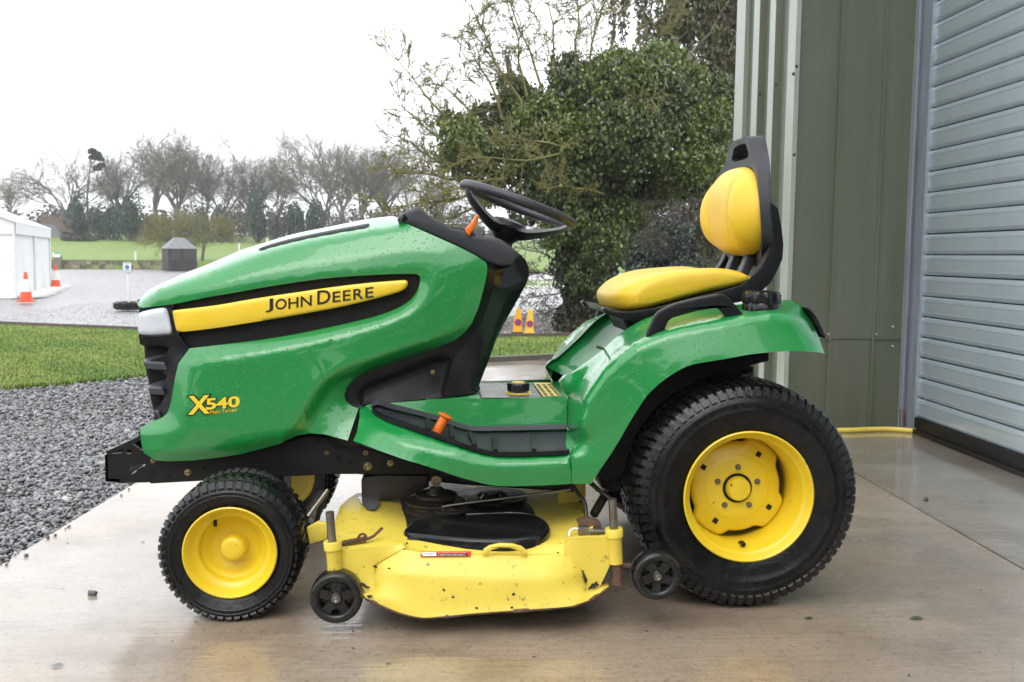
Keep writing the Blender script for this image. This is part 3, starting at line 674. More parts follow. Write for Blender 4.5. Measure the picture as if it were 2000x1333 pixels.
WSTONE = [mat('wall_stone', (.21, .175, .12), .75, var=(.12, .105, .08), vscale=3, detail=8, bump=.6, bscale=9),
          mat('pale_wall_stone', (.32, .26, .17), .75, var=(.18, .15, .10), vscale=3, detail=8, bump=.6, bscale=9),
          mat('mossy_wall_stone', (.12, .11, .075), .8, var=(.07, .068, .05), vscale=3, detail=8, bump=.6, bscale=9)]
# marquee
TN, TF = PZ(30, 583, LZ), PZ(99, 560, LZ); ta = (TF-TN); TL = np.linalg.norm(ta); ta /= TL; tl = np.array((-ta[1], ta[0], 0))
EH = 2.12; WID = 6.0; RH = 3.35
tent = thing('marquee', 'white canvas marquee with arched window standing on the gravel lot', 'marquee', tuple(TN))
def T_(a, b, h): return TN+ta*a+tl*b+UPZ*h
rf = [T_(-.08, -.07, EH-.02), T_(TL+.08, -.07, EH-.02), T_(TL+.08, WID/2, RH), T_(-.08, WID/2, RH), T_(TL+.08, WID+.07, EH), T_(-.08, WID+.07, EH)]
V = rf+[p-UPZ*.03 for p in rf]
obj('roof', V, [(0, 1, 2, 3), (3, 2, 4, 5), (9, 8, 7, 6), (11, 10, 8, 9), (0, 3, 9, 6), (3, 5, 11, 9), (1, 7, 8, 2), (2, 8, 10, 4), (0, 6, 7, 1)], CANVAS, tent, 0)
NB = 2
for i in range(NB):      # side wall: one curtain per bay, with soft vertical folds, and its valance
    a0, a1 = TL*i/NB+.05, TL*(i+1)/NB-.05; n = 40; V = []
    for k in range(n+1):
        a = lerp(a0, a1, k/n); w = .03*math.sin(k*1.7+i)*math.sin(k*.6)
        V += [T_(a, .02+w*.4, .0), T_(a, .02+w, 1.0), T_(a, .03, EH-.3)]
    obj('side_curtain', V, [(3*k+j, 3*k+3+j, 3*k+4+j, 3*k+1+j) for k in range(n) for j in (0, 1)], CANVAS, tent, 180)
    V = [T_(a0-.04, -.05, EH-.36), T_(a1+.04, -.05, EH-.36), T_(a1+.04, -.06, EH-.03), T_(a0-.04, -.06, EH-.03)]
    V += [p+tl*.02 for p in V]; obj('valance', V, [(0, 1, 2, 3), (7, 6, 5, 4), (0, 4, 5, 1)], CANVAS, tent, 0)
for i in range(NB+1):
    mb = MB(); mb.box(T_(TL*i/NB, -.0, EH/2-.02), (.07, .07, EH-.05)); mb.build('pole', CONEW, tent, 0)
    mb = MB(); mb.box(T_(TL*i/NB, -.35, .03), (.6, .7, .05)); 
for i in range(7):
    mb = MB(); mb.box(T_(TL*(i+.5)/7, -.30, .035), (.62+.1*(i % 2), 1.15, .06)); mb.build('ballast_slab', WPOST, tent, 0)
# gable with its arched window
g = [(0, 0), (0, EH-.02), (WID/2, RH-.04), (WID, EH-.02), (WID, 0)]
V = [T_(0, b, h) for b, h in g]+[T_(.04, b, h) for b, h in g]
obj('gable_wall', V, [(4, 3, 2, 1, 0), (5, 6, 7, 8, 9), (0, 1, 6, 5), (1, 2, 7, 6), (2, 3, 8, 7)], CANVAS, tent, 0)
mb = MB(); mb.beam(T_(-.02, .0, EH-.36), T_(-.02, WID, EH-.36), .03, .04); mb.build('gable_seam', CONEW, tent, 0)
for cb in (1.30, 3.0, 4.7):
    ar = [(cb+.55*math.cos(t), 1.18+.45*math.sin(t)) for t in np.linspace(0, math.pi, 14)]; ar = [(cb+.55, .35)]+ar+[(cb-.55, .35)]
    V = [T_(-.012, b, h) for b, h in ar]; w = obj('window', V, [tuple(range(len(V)))], CLEARP, tent, 0)
    for h in (.35, .62, .9, 1.18):
        mb = MB(); mb.beam(T_(-.02, cb-.56, h), T_(-.02, cb+.56, h), .015, .035); mb.build('window_bar', CANVAS, w, 0)
    mb = MB(); mb.beam(T_(-.02, cb, .35), T_(-.02, cb, 1.6), .015, .035, up=(1, 0, 0)); mb.build('window_bar', CANVAS, w, 0)

# traffic cones
def traffic_cone(p, H, label):
    c = thing('traffic_cone', label, 'traffic cone', tuple(p), 'orange traffic cones beside the marquee')
    R = lambda t: lerp(.165, .03, t)*H/.75
    def ring(a, b, extra=0): return [(a*H, R(a)+extra), (b*H, R(b)+extra)]
    mb = MB(); mb.box(p+UPZ*.02*H, (.46*H, .46*H, .04*H)); mb.build('base', CONEO, c, 0)
    mb = MB(); mb.lathe([(.04*H, R(.0)*1.15), (.06*H, R(.05))]+ring(.06, 1)+[(H*1.005, 0)], p, UPZ, 24); mb.build('cone', CONEO, c)
    mb = MB(); mb.lathe(ring(.34, .76, .003), p, UPZ, 24); mb.build('sleeve', CONEW, c)
traffic_cone(PZ(51.5, 590, LZ+.02), .755, 'orange traffic cone with white sleeve at the near corner of the marquee')
traffic_cone(PZ(109, 562.5, LZ+.02), .80, 'orange traffic cone with white sleeve at the far end of the marquee')
# parking sign in a tyre
sp = PZ(252, 604, LZ+.02); sg = thing('parking_sign', 'small white parking notice on a white post set in an old tyre', 'sign', tuple(sp))
top = PY(253, 512, sp[1])[2]; bot = PY(253, 532, sp[1])[2]
mb = MB(); mb.tube([sp+UPZ*.05, sp+np.array((.005, 0, top-sp[2]-.02))], .028, 10); mb.build('post', WPOST, sg)
mb = MB(); hgt = top-bot; cz = (top+bot)/2; pc = np.array((sp[0]-.005, sp[1]-.045, cz)); wdt = hgt*.84
mb.box(pc, (wdt, .02, hgt)); bd = mb.build('board', BLKP, sg, 0)
mb = MB(); mb.box(pc-np.array((0, .012, 0)), (wdt*.93, .006, hgt*.94)); mb.build('notice_face', WHT, bd, 0)
mb = MB(); mb.lathe([(0, 0), (0, hgt*.215), (.003, hgt*.215), (.003, 0)], pc-np.array((0, .020, 0)), (0, 1, 0), 20); mb.build('blue_disc', mat('blue_sign_print', (.02, .17, .42), .4), bd)
mb = MB(); mb.beam(pc+np.array((-hgt*.12, -.022, -hgt*.09)), pc+np.array((hgt*.13, -.022, hgt*.10)), .004, hgt*.1, up=(0, 1, 0)); mb.build('white_arrow', WHT, bd, 0)
mb = MB()
for q in (.34, -.33):
    for k in range(7): mb.box(pc+np.array((wdt*(-.33+.11*k), -.017, hgt*(q+(.03 if q > 0 else 0)))), (wdt*.075, .004, hgt*.065))
mb.build('print', mat('grey_print', (.10, .10, .10), .5), bd, 0)
TYR = .33
mb = MB(); mb.lathe([(.02, .17), (.0, .21), (.0, .29), (.03, TYR), (.15, TYR), (.18, .29), (.18, .21), (.15, .17)], sp-UPZ*.01, UPZ, 28, close=True); ty = mb.build('tyre', TYRE, sg)
mb = MB()
for k in range(36):
    t = 2*math.pi*k/36; c_, s_ = math.cos(t), math.sin(t)
    mb.box(sp+np.array((c_*(TYR+.002), s_*(TYR+.002), .08)), (.012, .034, .11), [[c_, -s_, 0], [s_, c_, 0], [0, 0, 1]])
mb.build('tread', TREAD, ty, 0)
mb = MB(); mb.lathe([(.09, 0), (.09, .2)], sp, UPZ, 20); mb.build('tyre_filling', KERB, sg)

# yellow no-waiting cones
def no_wait(u, v, top_v, lean, mcol, label):
    p = PZ(u, v, LZ+.0); H = PY(u, top_v, p[1])[2]-p[2]
    c = thing('no_waiting_cone', label, 'cone', tuple(p), 'yellow no-waiting cones by the tree')
    def fr(h, w, d): return [p+np.array((x*w+lean*h, y*d, h)) for x, y in ((-1, -1), (1, -1), (1, 1), (-1, 1))]
    V = fr(.05*H, .19*H, .13*H)+fr(.98*H, .10*H, .05*H)+fr(1.0*H, .085*H, .04*H)
    F = [(a+4*k, (a+1) % 4+4*k, (a+1) % 4+4*k+4, a+4*k+4) for k in (0, 1) for a in range(4)]+[(8, 9, 10, 11)]
    body = obj('cone_body', V, F, mcol, c, 0)
    mb = MB(); mb.box(p+UPZ*.025*H, (.50*H, .42*H, .06*H)); mb.build('base', GREYP if mcol is YCONE else YCONE2, c, 0)
    # round sign on the sloping face
    hc = .44 if mcol is YCONE else .40
    dn = lambda h: -lerp(.13, .05, (h/H-.05)/.93)*H
    h = hc*H; ctr = p+np.array((lean*h, dn(h)-.004, h)); sl_ = np.array((0, .08/.93, 1.)); sl_ /= np.linalg.norm(sl_); n = np.cross((1, 0, 0), sl_); n = n if n[1] < 0 else -n
    for nm, m_, r0, r1, e in (('red_ring', RED, .105*H, .145*H, .004), ('blue_disc', BLUEP, 0, .105*H, .003)):
        mb = MB(); mb.lathe([(e, r0), (e, r1), (0, r1)] if r0 else [(e, 0), (e, r1), (0, r1)], ctr, n, 22); mb.build(nm, m_, body)
    mb = MB(); d_ = (np.array((1., 0, 0))-sl_)/math.sqrt(2); mb.beam(ctr+n*.006-d_*.11*H, ctr+n*.006+d_*.11*H, .035*H, .004, up=n); mb.build('red_bar', RED, body, 0)
no_wait(1010.5, 651, 603, -.04+.08, YCONE, 'orange-yellow no-waiting cone on the left, upright, on gravel by the ivy tree')
no_wait(1033, 651.5, 604.5, .06, YCONE2, 'paler yellow no-waiting cone on the right, beside the deeper orange one')

# low stone wall of single stones
wall = thing('retaining_wall', 'low mossy stone retaining wall along the far edge of the lot', 'wall', tuple(WA))
WL_ = np.linalg.norm(WB-WA)+2; r_ = random.Random(4); wx = 0; per = np.array((-wd[1], wd[0], 0)); smesh = {}
mb = MB(); mb.beam(WA+UPZ*.27+per*.32, WA+wd*WL_+UPZ*.27+per*.32, .4, .52); mb.build('wall_core', WSTONE[2], wall, 0)
for row in range(2):
    x = -1.6
    while x < WL_:
        w = r_.uniform(.28, .62); h = .29; mi = r_.choice([0, 0, 1, 2, 2])
        V, F = MB().box((0, 0, 0), (1, 1, 1)).v, MB().box((0, 0, 0), (1, 1, 1)).f
        if mi not in smesh:
            me = bpy.data.meshes.new('stone'); bm = bmesh.new(); bmesh.ops.create_cube(bm, size=1); bmesh.ops.bevel(bm, geom=bm.edges[:], offset=.09, segments=1, affect='EDGES'); bm.to_mesh(me); bm.free(); me.materials.append(WSTONE[mi]); smesh[mi] = me
        o = bpy.data.objects.new('stone', smesh[mi]); scn.collection.objects.link(o); o.parent = wall
        q = WA+wd*(x+w/2)+per*(.12+r_.uniform(-.03, .03))+UPZ*(h*(row+.5)+.0); o.location = Vector(q-WA)
        o.scale = (w-.02, .3, h-.015); o.rotation_euler = (0, 0, math.atan2(wd[1], wd[0])+r_.uniform(-.03, .03)); x += w
for k in range(26):
    mb = MB(); a = WA+wd*(-1.6+k*(WL_+1.6)/26)+per*.2+UPZ*.60; b = a+wd*((WL_+1.6)/26-.03); mb.beam(a, b, .42, .055); mb.build('coping_stone', WSTONE[2], wall, 0)
# small notice on a block at the end of the wall
p = PZ(118, 525, LZ); nb = thing('notice_block', 'small green and white notice on a stone block at the wall end', 'notice', tuple(p))
mb = MB(); mb.box(p+np.array((0, -.5, .45)), (.52, .3, .9)); mb.build('block', WSTONE[0], nb, 0)
mb = MB(); mb.box(p+np.array((.0, -.68, .98)), (.5, .03, .34)); nf = mb.build('notice_face', WHT, nb, 0)
mb = MB(); mb.box(p+np.array((.05, -.70, 1.10)), (.38, .02, .10)); mb.build('green_band', mat('sign_green', (.04, .30, .13), .5), nf, 0)
# white posts in the field
for i, (u, v0, v1, lab) in enumerate(((265, 512, 492, 'white post on the grass above the wall, left of the shed'), (467, 490, 476, 'white post in the field just above the bonnet'), (522, 474, 466, 'short white post tip in the field beyond the bonnet crest'))):
    p = PD(u, v0, 74 if i == 0 else 84); mb = MB(); h = (v0-v1)/FPX*(74 if i == 0 else 84); mb.tube([p-UPZ*.5, p+UPZ*h], .075, 8)
    tag(mb.build('marker_post', WPOST, None, 35, org=p), lab, 'post', 'white marker posts in the field')
# dark timber summerhouse
S0 = PZ(357, 529.5, LZ); sh = thing('summerhouse', 'dark timber summerhouse with a hipped grey roof at the wall', 'shed', tuple(S0))
wS = 35*2/FPX*70.5; hS = 43/FPX*70.5; dS = wS
an = math.radians(28); ca, sa = math.cos(an), math.sin(an)
def S_(x, y, z): return S0+np.array((x*ca-y*sa, x*sa+y*ca, z))
hw = wS/2/(ca+sa)*1.0
c_ = [(-hw, -hw), (hw, -hw), (hw, hw), (-hw, hw)]
mb = MB(); mb.add([S_(x, y+hw, 0) for x, y in c_]+[S_(x, y+hw, hS) for x, y in c_], [(0, 1, 5, 4), (1, 2, 6, 5), (2, 3, 7, 6), (3, 0, 4, 7)]); mb.build('wall', WOODD, sh, 0)
e = hw*1.1; rh = 20/FPX*70.5; ct = [(-e, -e), (e, -e), (e, e), (-e, e)]; q = hw*.32; ti = [(-q, -q), (q, -q), (q, q), (-q, q)]
V = [S_(x, y+hw, hS-.04) for x, y in ct]+[S_(x, y+hw, hS+rh) for x, y in ti]
obj('roof', V, [(0, 1, 5, 4), (1, 2, 6, 5), (2, 3, 7, 6), (3, 0, 4, 7), (4, 5, 6, 7), (3, 2, 1, 0)], SLATE, sh, 0)
GLD = mat('dark_window_glass', (.03, .03, .033), .15); FRM = mat('weathered_window_frame', (.075, .062, .058), .6)
for face in (0, 1):
    P_ = (lambda a, h, o: S_(a, -o, h)) if face == 0 else (lambda a, h, o: S_(hw+o, a+hw, h))
    for a in (-hw*.5, hw*.42):
        a0, a1, h0, h1 = a-hw*.36, a+hw*.36, hS*.48, hS*.92
        w = obj('window', [P_(a0, h0, .03), P_(a1, h0, .03), P_(a1, h1, .03), P_(a0, h1, .03)], [(0, 1, 2, 3)], GLD, sh, 0)
        mb = MB()
        for k in range(4): mb.beam(P_(lerp(a0, a1, k/3), h0, .05), P_(lerp(a0, a1, k/3), h1, .05), .03, .03, up=(1, 0, 0))
        for k in range(3): mb.beam(P_(a0, lerp(h0, h1, k/2), .05), P_(a1, lerp(h0, h1, k/2), .05), .03, .03)
        mb.build('window_frame', FRM, w, 0)
    for k in range(9):
        a = lerp(-hw, hw, k/8); mb = MB(); mb.beam(P_(a, 0, .012), P_(a, hS, .012), .035, .02, up=(1, 0, 0)); mb.build('cover_strip', WOODD, sh, 0)
# house roof and parked trailer glimpsed between marquee and trees
hp_ = PD(128, 460, 118); hs_ = thing('far_house', 'low house with grey and brown roofs half hidden behind the marquee', 'house', tuple(hp_))
BROOF = mat('brown_tile_roof', (.10, .062, .048), .8, var=(.13, .085, .065), vscale=1.2); ORW = mat('orange_render', (.16, .085, .055), .8); GROOF = mat('grey_slate_roof', (.12, .125, .135), .7)
def hx(x, y, z): return hp_+np.array((x, y, z))
mb = MB(); mb.box(hx(-1.2, 3.4, -.2), (2.6, 4, 2.2)); mb.build('wall', ORW, hs_, 0)
V = [hx(-3.4, .6, .9), hx(.7, .6, .3), hx(.7, 6, .3), hx(-3.4, 6, .9), hx(-3.4, 3, 2.5), hx(-.7, 3, 2.0)]
obj('roof', V, [(0, 1, 5, 4), (1, 2, 5), (2, 3, 4, 5), (0, 4, 3)], BROOF, hs_, 0)
V = [hx(-3.4, -1.5, -.8), hx(.4, -1.5, -.9), hx(-1.2, .1, 1.2), hx(-3.4, .1, 1.3), hx(-3.4, 2, -.8), hx(.4, 2, -.9)]
obj('porch_roof', V, [(0, 1, 2, 3), (1, 5, 2), (0, 3, 4)], GROOF, hs_, 0)
# ------------------------------------------------------------------ trees
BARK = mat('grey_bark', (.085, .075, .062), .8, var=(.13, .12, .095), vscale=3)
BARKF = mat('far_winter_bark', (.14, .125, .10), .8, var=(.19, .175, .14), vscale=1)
LICH = mat('lichened_twig', (.12, .115, .045), .75, var=(.22, .20, .055), vscale=5)
LEAFI = mat('ivy_leaf', (.8, .8, .8), .36, spec=.5, attr='tint'); LEAFB = mat('bush_leaf', (.8, .8, .8), .6, attr='tint')
def tube_arrays(segs, sides):
    """segs: list of (p0, p1, r0, r1) -> vertices and quads for open tubes"""
    P0 = np.array([s[0] for s in segs]); P1 = np.array([s[1] for s in segs]); R0 = np.array([s[2] for s in segs]); R1 = np.array([s[3] for s in segs])
    D = P1-P0; D /= np.linalg.norm(D, axis=1)[:, None]+1e-9; up = np.where(np.abs(D[:, 2:3]) < .9, np.array([[0, 0, 1.]]), np.array([[1., 0, 0]]))
    A = np.cross(D, up); A /= np.linalg.norm(A, axis=1)[:, None]; B = np.cross(D, A); V = []
    for k in range(sides):
        t = 2*math.pi*k/sides; q = A*math.cos(t)+B*math.sin(t); V.append(P0+q*R0[:, None]); V.append(P1+q*R1[:, None])
    V = np.stack(V, 1); n = len(segs); o = (np.arange(n)*2*sides)[:, None]
    F = np.vstack([o+np.array([[2*k, 2*((k+1) % sides), 2*((k+1) % sides)+1, 2*k+1]]) for k in range(sides)])
    return V.reshape(-1, 3), F
def grow(r, p, d, L, rad, depth, maxd, segs, spread=.6, up=.15, kids=(3, 5), shrink=.62, wig=.16, minr=.004, tips=None):
    n = 4 if depth < 2 else 3; pts = [p]; dirs = [d]
    for i in range(n):
        d = d+np.array([r.gauss(0, wig), r.gauss(0, wig), r.gauss(0, wig)+up*.3]); d /= np.linalg.norm(d)
        p2 = p+d*L/n; r0 = rad*(1-.55*i/n); r1 = rad*(1-.55*(i+1)/n); segs.append((p, p2, max(r0, minr), max(r1, minr*.8))); p = p2; pts.append(p); dirs.append(d)
    if depth >= maxd:
        if tips is not None: tips.append(p)
        return
    k = r.randint(*kids)
    for j in range(k):
        i = r.randint(1, n) if j else n; q, dq = pts[i], dirs[i]
        a = r.uniform(0, 2*math.pi); e = np.array([0, 0, 1.]) if abs(dq[2]) < .9 else np.array([1., 0, 0])
        A = np.cross(dq, e); A /= np.linalg.norm(A); B = np.cross(dq, A)
        s = spread*r.uniform(.6, 1.3); nd = dq*math.cos(s)+(A*math.cos(a)+B*math.sin(a))*math.sin(s)+np.array([0, 0, up]); nd /= np.linalg.norm(nd)
        grow(r, q, nd, L*shrink*r.uniform(.75, 1.2), rad*.5*r.uniform(.8, 1.1), depth+1, maxd, segs, spread, up, kids, shrink, wig, minr, tips)
def leaf_quads(P, size, r, droop=.4, long=1.4, up=0.):
    n = len(P); a = r.uniform(0, 2*np.pi, n); el = r.normal(-droop, .5, n); s = size*r.uniform(.6, 1.3, n)
    D = np.stack([np.cos(a)*np.cos(el), np.sin(a)*np.cos(el), np.sin(el)], 1); S = np.cross(D, r.normal(0, 1, (n, 3))); S /= np.linalg.norm(S, axis=1)[:, None]
    V = np.stack([P-D*s[:, None]*long*.5, P+S*s[:, None]*.5, P+D*s[:, None]*long*.5, P-S*s[:, None]*.5], 1).reshape(-1, 3)
    return V, np.arange(n*4).reshape(n, 4)
def ball(n, r, flat=1.0, shell=.35):
    d = r.normal(0, 1, (n, 3)); d /= np.linalg.norm(d, axis=1)[:, None]; q = (shell+(1-shell)*r.rand(n, 1)**.5); return d*q*np.array([1, 1, flat])

# --- bare winter trees beyond the field: a few grown forms, each tree an object with trunk and crown
def bare_form(seed, H, spread, limbs, up=.22, maxd=5):
    r = random.Random(seed); trunk = []; crown = []; tH = H*.22; p = np.zeros(3); d = np.array([0, 0, 1.]); n = 5
    for i in range(n):
        d = d+np.array([r.gauss(0, .04), r.gauss(0, .04), 0]); d /= np.linalg.norm(d); q = p+d*tH/n; trunk.append((p, q, H*.026*(1-.08*i), H*.026*(1-.08*(i+1)))); p = q
    for k in range(limbs):
        a = 2*math.pi*k/limbs+r.uniform(-.4, .4); s = spread*r.uniform(.3, 1.); dd_ = np.array([math.cos(a)*s, math.sin(a)*s, 1.]); dd_ /= np.linalg.norm(dd_)
        b = p-np.array([0, 0, r.uniform(0, tH*.5)])
        grow(r, b, dd_, H*.36*r.uniform(.8, 1.15), H*.0125, 0, maxd-1, crown, .62, up, (4, 6), .64, .15, H*.0007)
    crown = [(a, b, max(r0, H*.0008), max(r1, H*.0007)) for a, b, r0, r1 in crown]
    ms = []
    for nm, sg_, sides in (('trunk', trunk, 7), ('crown', crown, 3)):
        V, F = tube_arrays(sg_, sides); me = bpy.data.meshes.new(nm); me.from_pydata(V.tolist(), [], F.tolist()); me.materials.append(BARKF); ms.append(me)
    return ms
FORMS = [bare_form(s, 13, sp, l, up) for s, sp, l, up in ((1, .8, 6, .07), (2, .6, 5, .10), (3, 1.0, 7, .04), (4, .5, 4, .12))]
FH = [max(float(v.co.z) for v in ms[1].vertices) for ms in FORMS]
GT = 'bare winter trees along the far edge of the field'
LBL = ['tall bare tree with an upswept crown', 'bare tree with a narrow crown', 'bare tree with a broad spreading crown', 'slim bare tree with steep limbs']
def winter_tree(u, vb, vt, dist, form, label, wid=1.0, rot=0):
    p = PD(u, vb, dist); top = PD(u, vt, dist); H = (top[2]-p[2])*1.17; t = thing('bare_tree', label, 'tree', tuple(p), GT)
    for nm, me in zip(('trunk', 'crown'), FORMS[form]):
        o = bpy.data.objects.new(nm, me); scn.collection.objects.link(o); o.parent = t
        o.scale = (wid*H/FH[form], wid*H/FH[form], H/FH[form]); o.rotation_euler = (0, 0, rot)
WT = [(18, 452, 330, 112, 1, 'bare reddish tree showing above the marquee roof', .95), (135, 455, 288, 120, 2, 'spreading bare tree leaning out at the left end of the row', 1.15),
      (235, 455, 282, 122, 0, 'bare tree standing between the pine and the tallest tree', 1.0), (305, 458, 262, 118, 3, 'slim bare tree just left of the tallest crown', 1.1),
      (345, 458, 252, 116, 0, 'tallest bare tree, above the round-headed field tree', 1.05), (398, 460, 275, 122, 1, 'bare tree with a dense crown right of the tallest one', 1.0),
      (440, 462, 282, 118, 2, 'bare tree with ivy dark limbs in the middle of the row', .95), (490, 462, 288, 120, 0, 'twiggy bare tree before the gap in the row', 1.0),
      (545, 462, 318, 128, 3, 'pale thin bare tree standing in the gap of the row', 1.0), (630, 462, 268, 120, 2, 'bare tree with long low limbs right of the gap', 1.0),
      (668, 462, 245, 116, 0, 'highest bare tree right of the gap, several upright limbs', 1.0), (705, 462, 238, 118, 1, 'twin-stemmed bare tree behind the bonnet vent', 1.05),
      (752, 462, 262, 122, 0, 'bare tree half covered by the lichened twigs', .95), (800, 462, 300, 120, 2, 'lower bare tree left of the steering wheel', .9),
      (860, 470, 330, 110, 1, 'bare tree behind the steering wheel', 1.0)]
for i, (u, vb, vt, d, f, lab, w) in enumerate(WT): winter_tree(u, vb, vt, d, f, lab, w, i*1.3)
# Scots pine with a reddish stem and a dark tufted top
r_ = np.random.RandomState(31); pp_ = PD(176, 458, 119); pine = thing('pine_tree', 'tall pine with a reddish stem and dark tufted top', 'tree', tuple(pp_))
k_ = 119/FPX; mb = MB(); mb.tube([pp_, pp_+np.array((-.3, 0, 60*k_)), pp_+np.array((.1, 0, 120*k_)), pp_+np.array((.6, 0, 168*k_))], [.15, .12, .09, .05], 7); mb.build('trunk', mat('red_pine_bark', (.13, .085, .065), .8), pine)
Pn = []
for cx, cz, sx, sz in ((8, 160, 8, 5), (16, 155, 9, 5), (12, 149, 10, 4), (22, 146, 7, 3), (24, 134, 7, 2.5), (16, 128, 7, 3)): Pn.append(pp_+np.array((cx*k_, 0, cz*k_))+ball(420, r_, 1, .1)*np.array((sx*k_, sx*k_*.8, sz*k_)))
Pn = np.vstack(Pn); V, F = leaf_quads(Pn, .30, r_, .0, 1.6); tt = np.array([[.028, .045, .026]])*r_.uniform(.6, 1.4, (len(Pn), 1)); tri_mesh('crown', V, F, LEAFB, np.repeat(tt, 4, 0), pine)
mb = MB()
for cx, cz in ((22, 150), (0, 150), (20, 132)): mb.tube([pp_+np.array((.3, 0, (cz-14)*k_)), pp_+np.array((cx*k_, 0, cz*k_))], [.1, .05], 5)
mb.build('limb', BARKF, pine)
# evergreen shrubs under the trees
def bush_form(seed, col, n=3600, tall=1.0, q=.14, lumps=9):
    r = np.random.RandomState(seed); P = []
    for k in range(lumps):
        c = np.array([r.uniform(-.75, .75), r.uniform(-.5, .5), r.uniform(.15, .8)*tall]); s = r.uniform(.28, .5)
        P.append(c+ball(n//lumps, r, .9, .3)*s)
    P = np.vstack(P); P = P[P[:, 2] > -.05]; V, F = leaf_quads(P, q*.5, r, .2, 1.3)
    t = np.array([col])*r.uniform(.55, 1.5, (len(P), 1))*(1+.25*r.normal(0, 1, (len(P), 1)).clip(-1, 1)); o = tri_mesh('crown', V, F, LEAFB, np.repeat(t, 4, 0)); me = o.data; bpy.data.objects.remove(o)
    mb = MB(); mb.tube([(0, 0, 0), (.02, 0, .4*tall)], [.05, .03], 6); o = mb.build('trunk', BARKF); m2 = o.data; bpy.data.objects.remove(o)
    return me, m2
EV = [bush_form(41, (.026, .052, .032)), bush_form(42, (.030, .056, .034), tall=1.5), bush_form(43, (.060, .066, .046)), bush_form(44, (.095, .085, .066), q=.10), bush_form(45, (.13, .11, .085), q=.09)]
def shrub(u, vb, vt, wpx, dist, form, name, label, cat='shrub', group='shrubs under the far trees'):
    p = PD(u, vb, dist); H = (vb-vt)/FPX*dist; w = wpx/FPX*dist/2/1.15; t = thing(name, label, cat, tuple(p), group)
    for nm, me in zip(('crown', 'trunk'), EV[form]):
        o = bpy.data.objects.new(nm, me); scn.collection.objects.link(o); o.parent = t; o.scale = (w, w, H/(1.15 if form != 1 else 1.6)); o.rotation_euler = (0, 0, 0)
SH = [(150, 468, 372, 80, 114, 1, 'evergreen_shrub', 'dark ivy-clad evergreen mass under the pine'), (205, 468, 395, 70, 112, 0, 'evergreen_shrub', 'dark rounded evergreen right of the pine stem'),
      (250, 468, 372, 110, 111, 1, 'evergreen_shrub', 'largest dark evergreen, left of the round-headed field tree'), (305, 466, 400, 60, 113, 2, 'evergreen_shrub', 'dull green shrub behind the round-headed field tree'),
      (150, 473, 452, 80, 108, 2, 'hedge', 'low clipped dark hedge beside the far house'), (360, 466, 405, 80, 113, 3, 'brown_shrub', 'brownish leafless shrub under the tallest tree'),
      (415, 470, 395, 75, 112, 0, 'evergreen_shrub', 'dark evergreen right of the summerhouse roof'), (455, 470, 375, 60, 113, 3, 'brown_shrub', 'brown thicket between two dark evergreens'),
      (500, 470, 358, 75, 112, 1, 'evergreen_shrub', 'tall dark evergreen before the gap in the trees'), (552, 470, 388, 70, 111, 2, 'evergreen_shrub', 'dull evergreen filling the gap in the trees'),
      (600, 470, 385, 80, 110, 0, 'evergreen_shrub', 'dark round evergreen right of the gap in the trees'), (655, 470, 405, 80, 111, 3, 'brown_shrub', 'brown thicket under the highest right-hand tree'),
      (715, 470, 400, 90, 110, 4, 'brown_shrub', 'pale reddish thicket behind the bonnet crest'), (775, 470, 405, 80, 110, 3, 'brown_shrub', 'brown thicket left of the dashboard'), (835, 475, 400, 90, 106, 2, 'evergreen_shrub', 'dull green shrub behind the dashboard lever'),
      (900, 480, 405, 90, 100, 3, 'brown_shrub', 'brown thicket seen through the steering wheel'), (960, 480, 420, 90, 98, 2, 'evergreen_shrub', 'dull shrub behind the steering column'), (100, 455, 415, 70, 126, 4, 'brown_shrub', 'reddish brown hedge behind the marquee roof')]
for s in SH: shrub(*s)
fw = []
r_ = np.random.RandomState(77)
for k in range(60):
    u = r_.uniform(-200, 2300); d = r_.uniform(128, 150); fw.append(PD(u, 462, d)+ball(420, r_, 1, .2)*np.array((3.2, 3, r_.uniform(1.8, 3.4)))+np.array((0, 0, 1.6)))
fw = np.vstack(fw); V, F = leaf_quads(fw, .38, r_, .2, 1.2); o = tri_mesh('thicket', V, F, LEAFB, np.repeat(np.array([[.05, .05, .038]])*r_.uniform(.5, 1.5, (len(fw), 1)), 4, 0)); o['kind'] = 'stuff'
# round-headed field tree behind the summerhouse
r = random.Random(12); p = PD(360, 512, 76); ft = thing('field_tree', 'round-headed olive-brown twiggy tree behind the summerhouse', 'tree', tuple(p)); k_ = 76/FPX; segs = []; tr = []
for sx, lean in ((-26, -.25), (34, .3)):
    b = p+np.array((sx*k_, 0, 0)); q = b+np.array((lean*.8, 0, 45*k_)); tr.append((b, lerp(b, q, .5), .13, .11)); tr.append((lerp(b, q, .5), q, .11, .09))
    for k in range(7):
        a = k*.9; grow(r, q-np.array((0, 0, r.uniform(0, .4))), np.array((math.cos(a)*1.1, math.sin(a)*.8, .55)), 1.45, .05, 0, 3, segs, .7, .0, (5, 7), .68, .2, .006)
V, F = tube_arrays(tr, 7); obj('trunk', V, F.tolist(), BARK, ft, 60); segs = [(a, b, max(x, .013), max(y, .011)) for a, b, x, y in segs]; V, F = tube_arrays(segs, 3); tri_mesh('crown', V, F, LICH, None, ft)

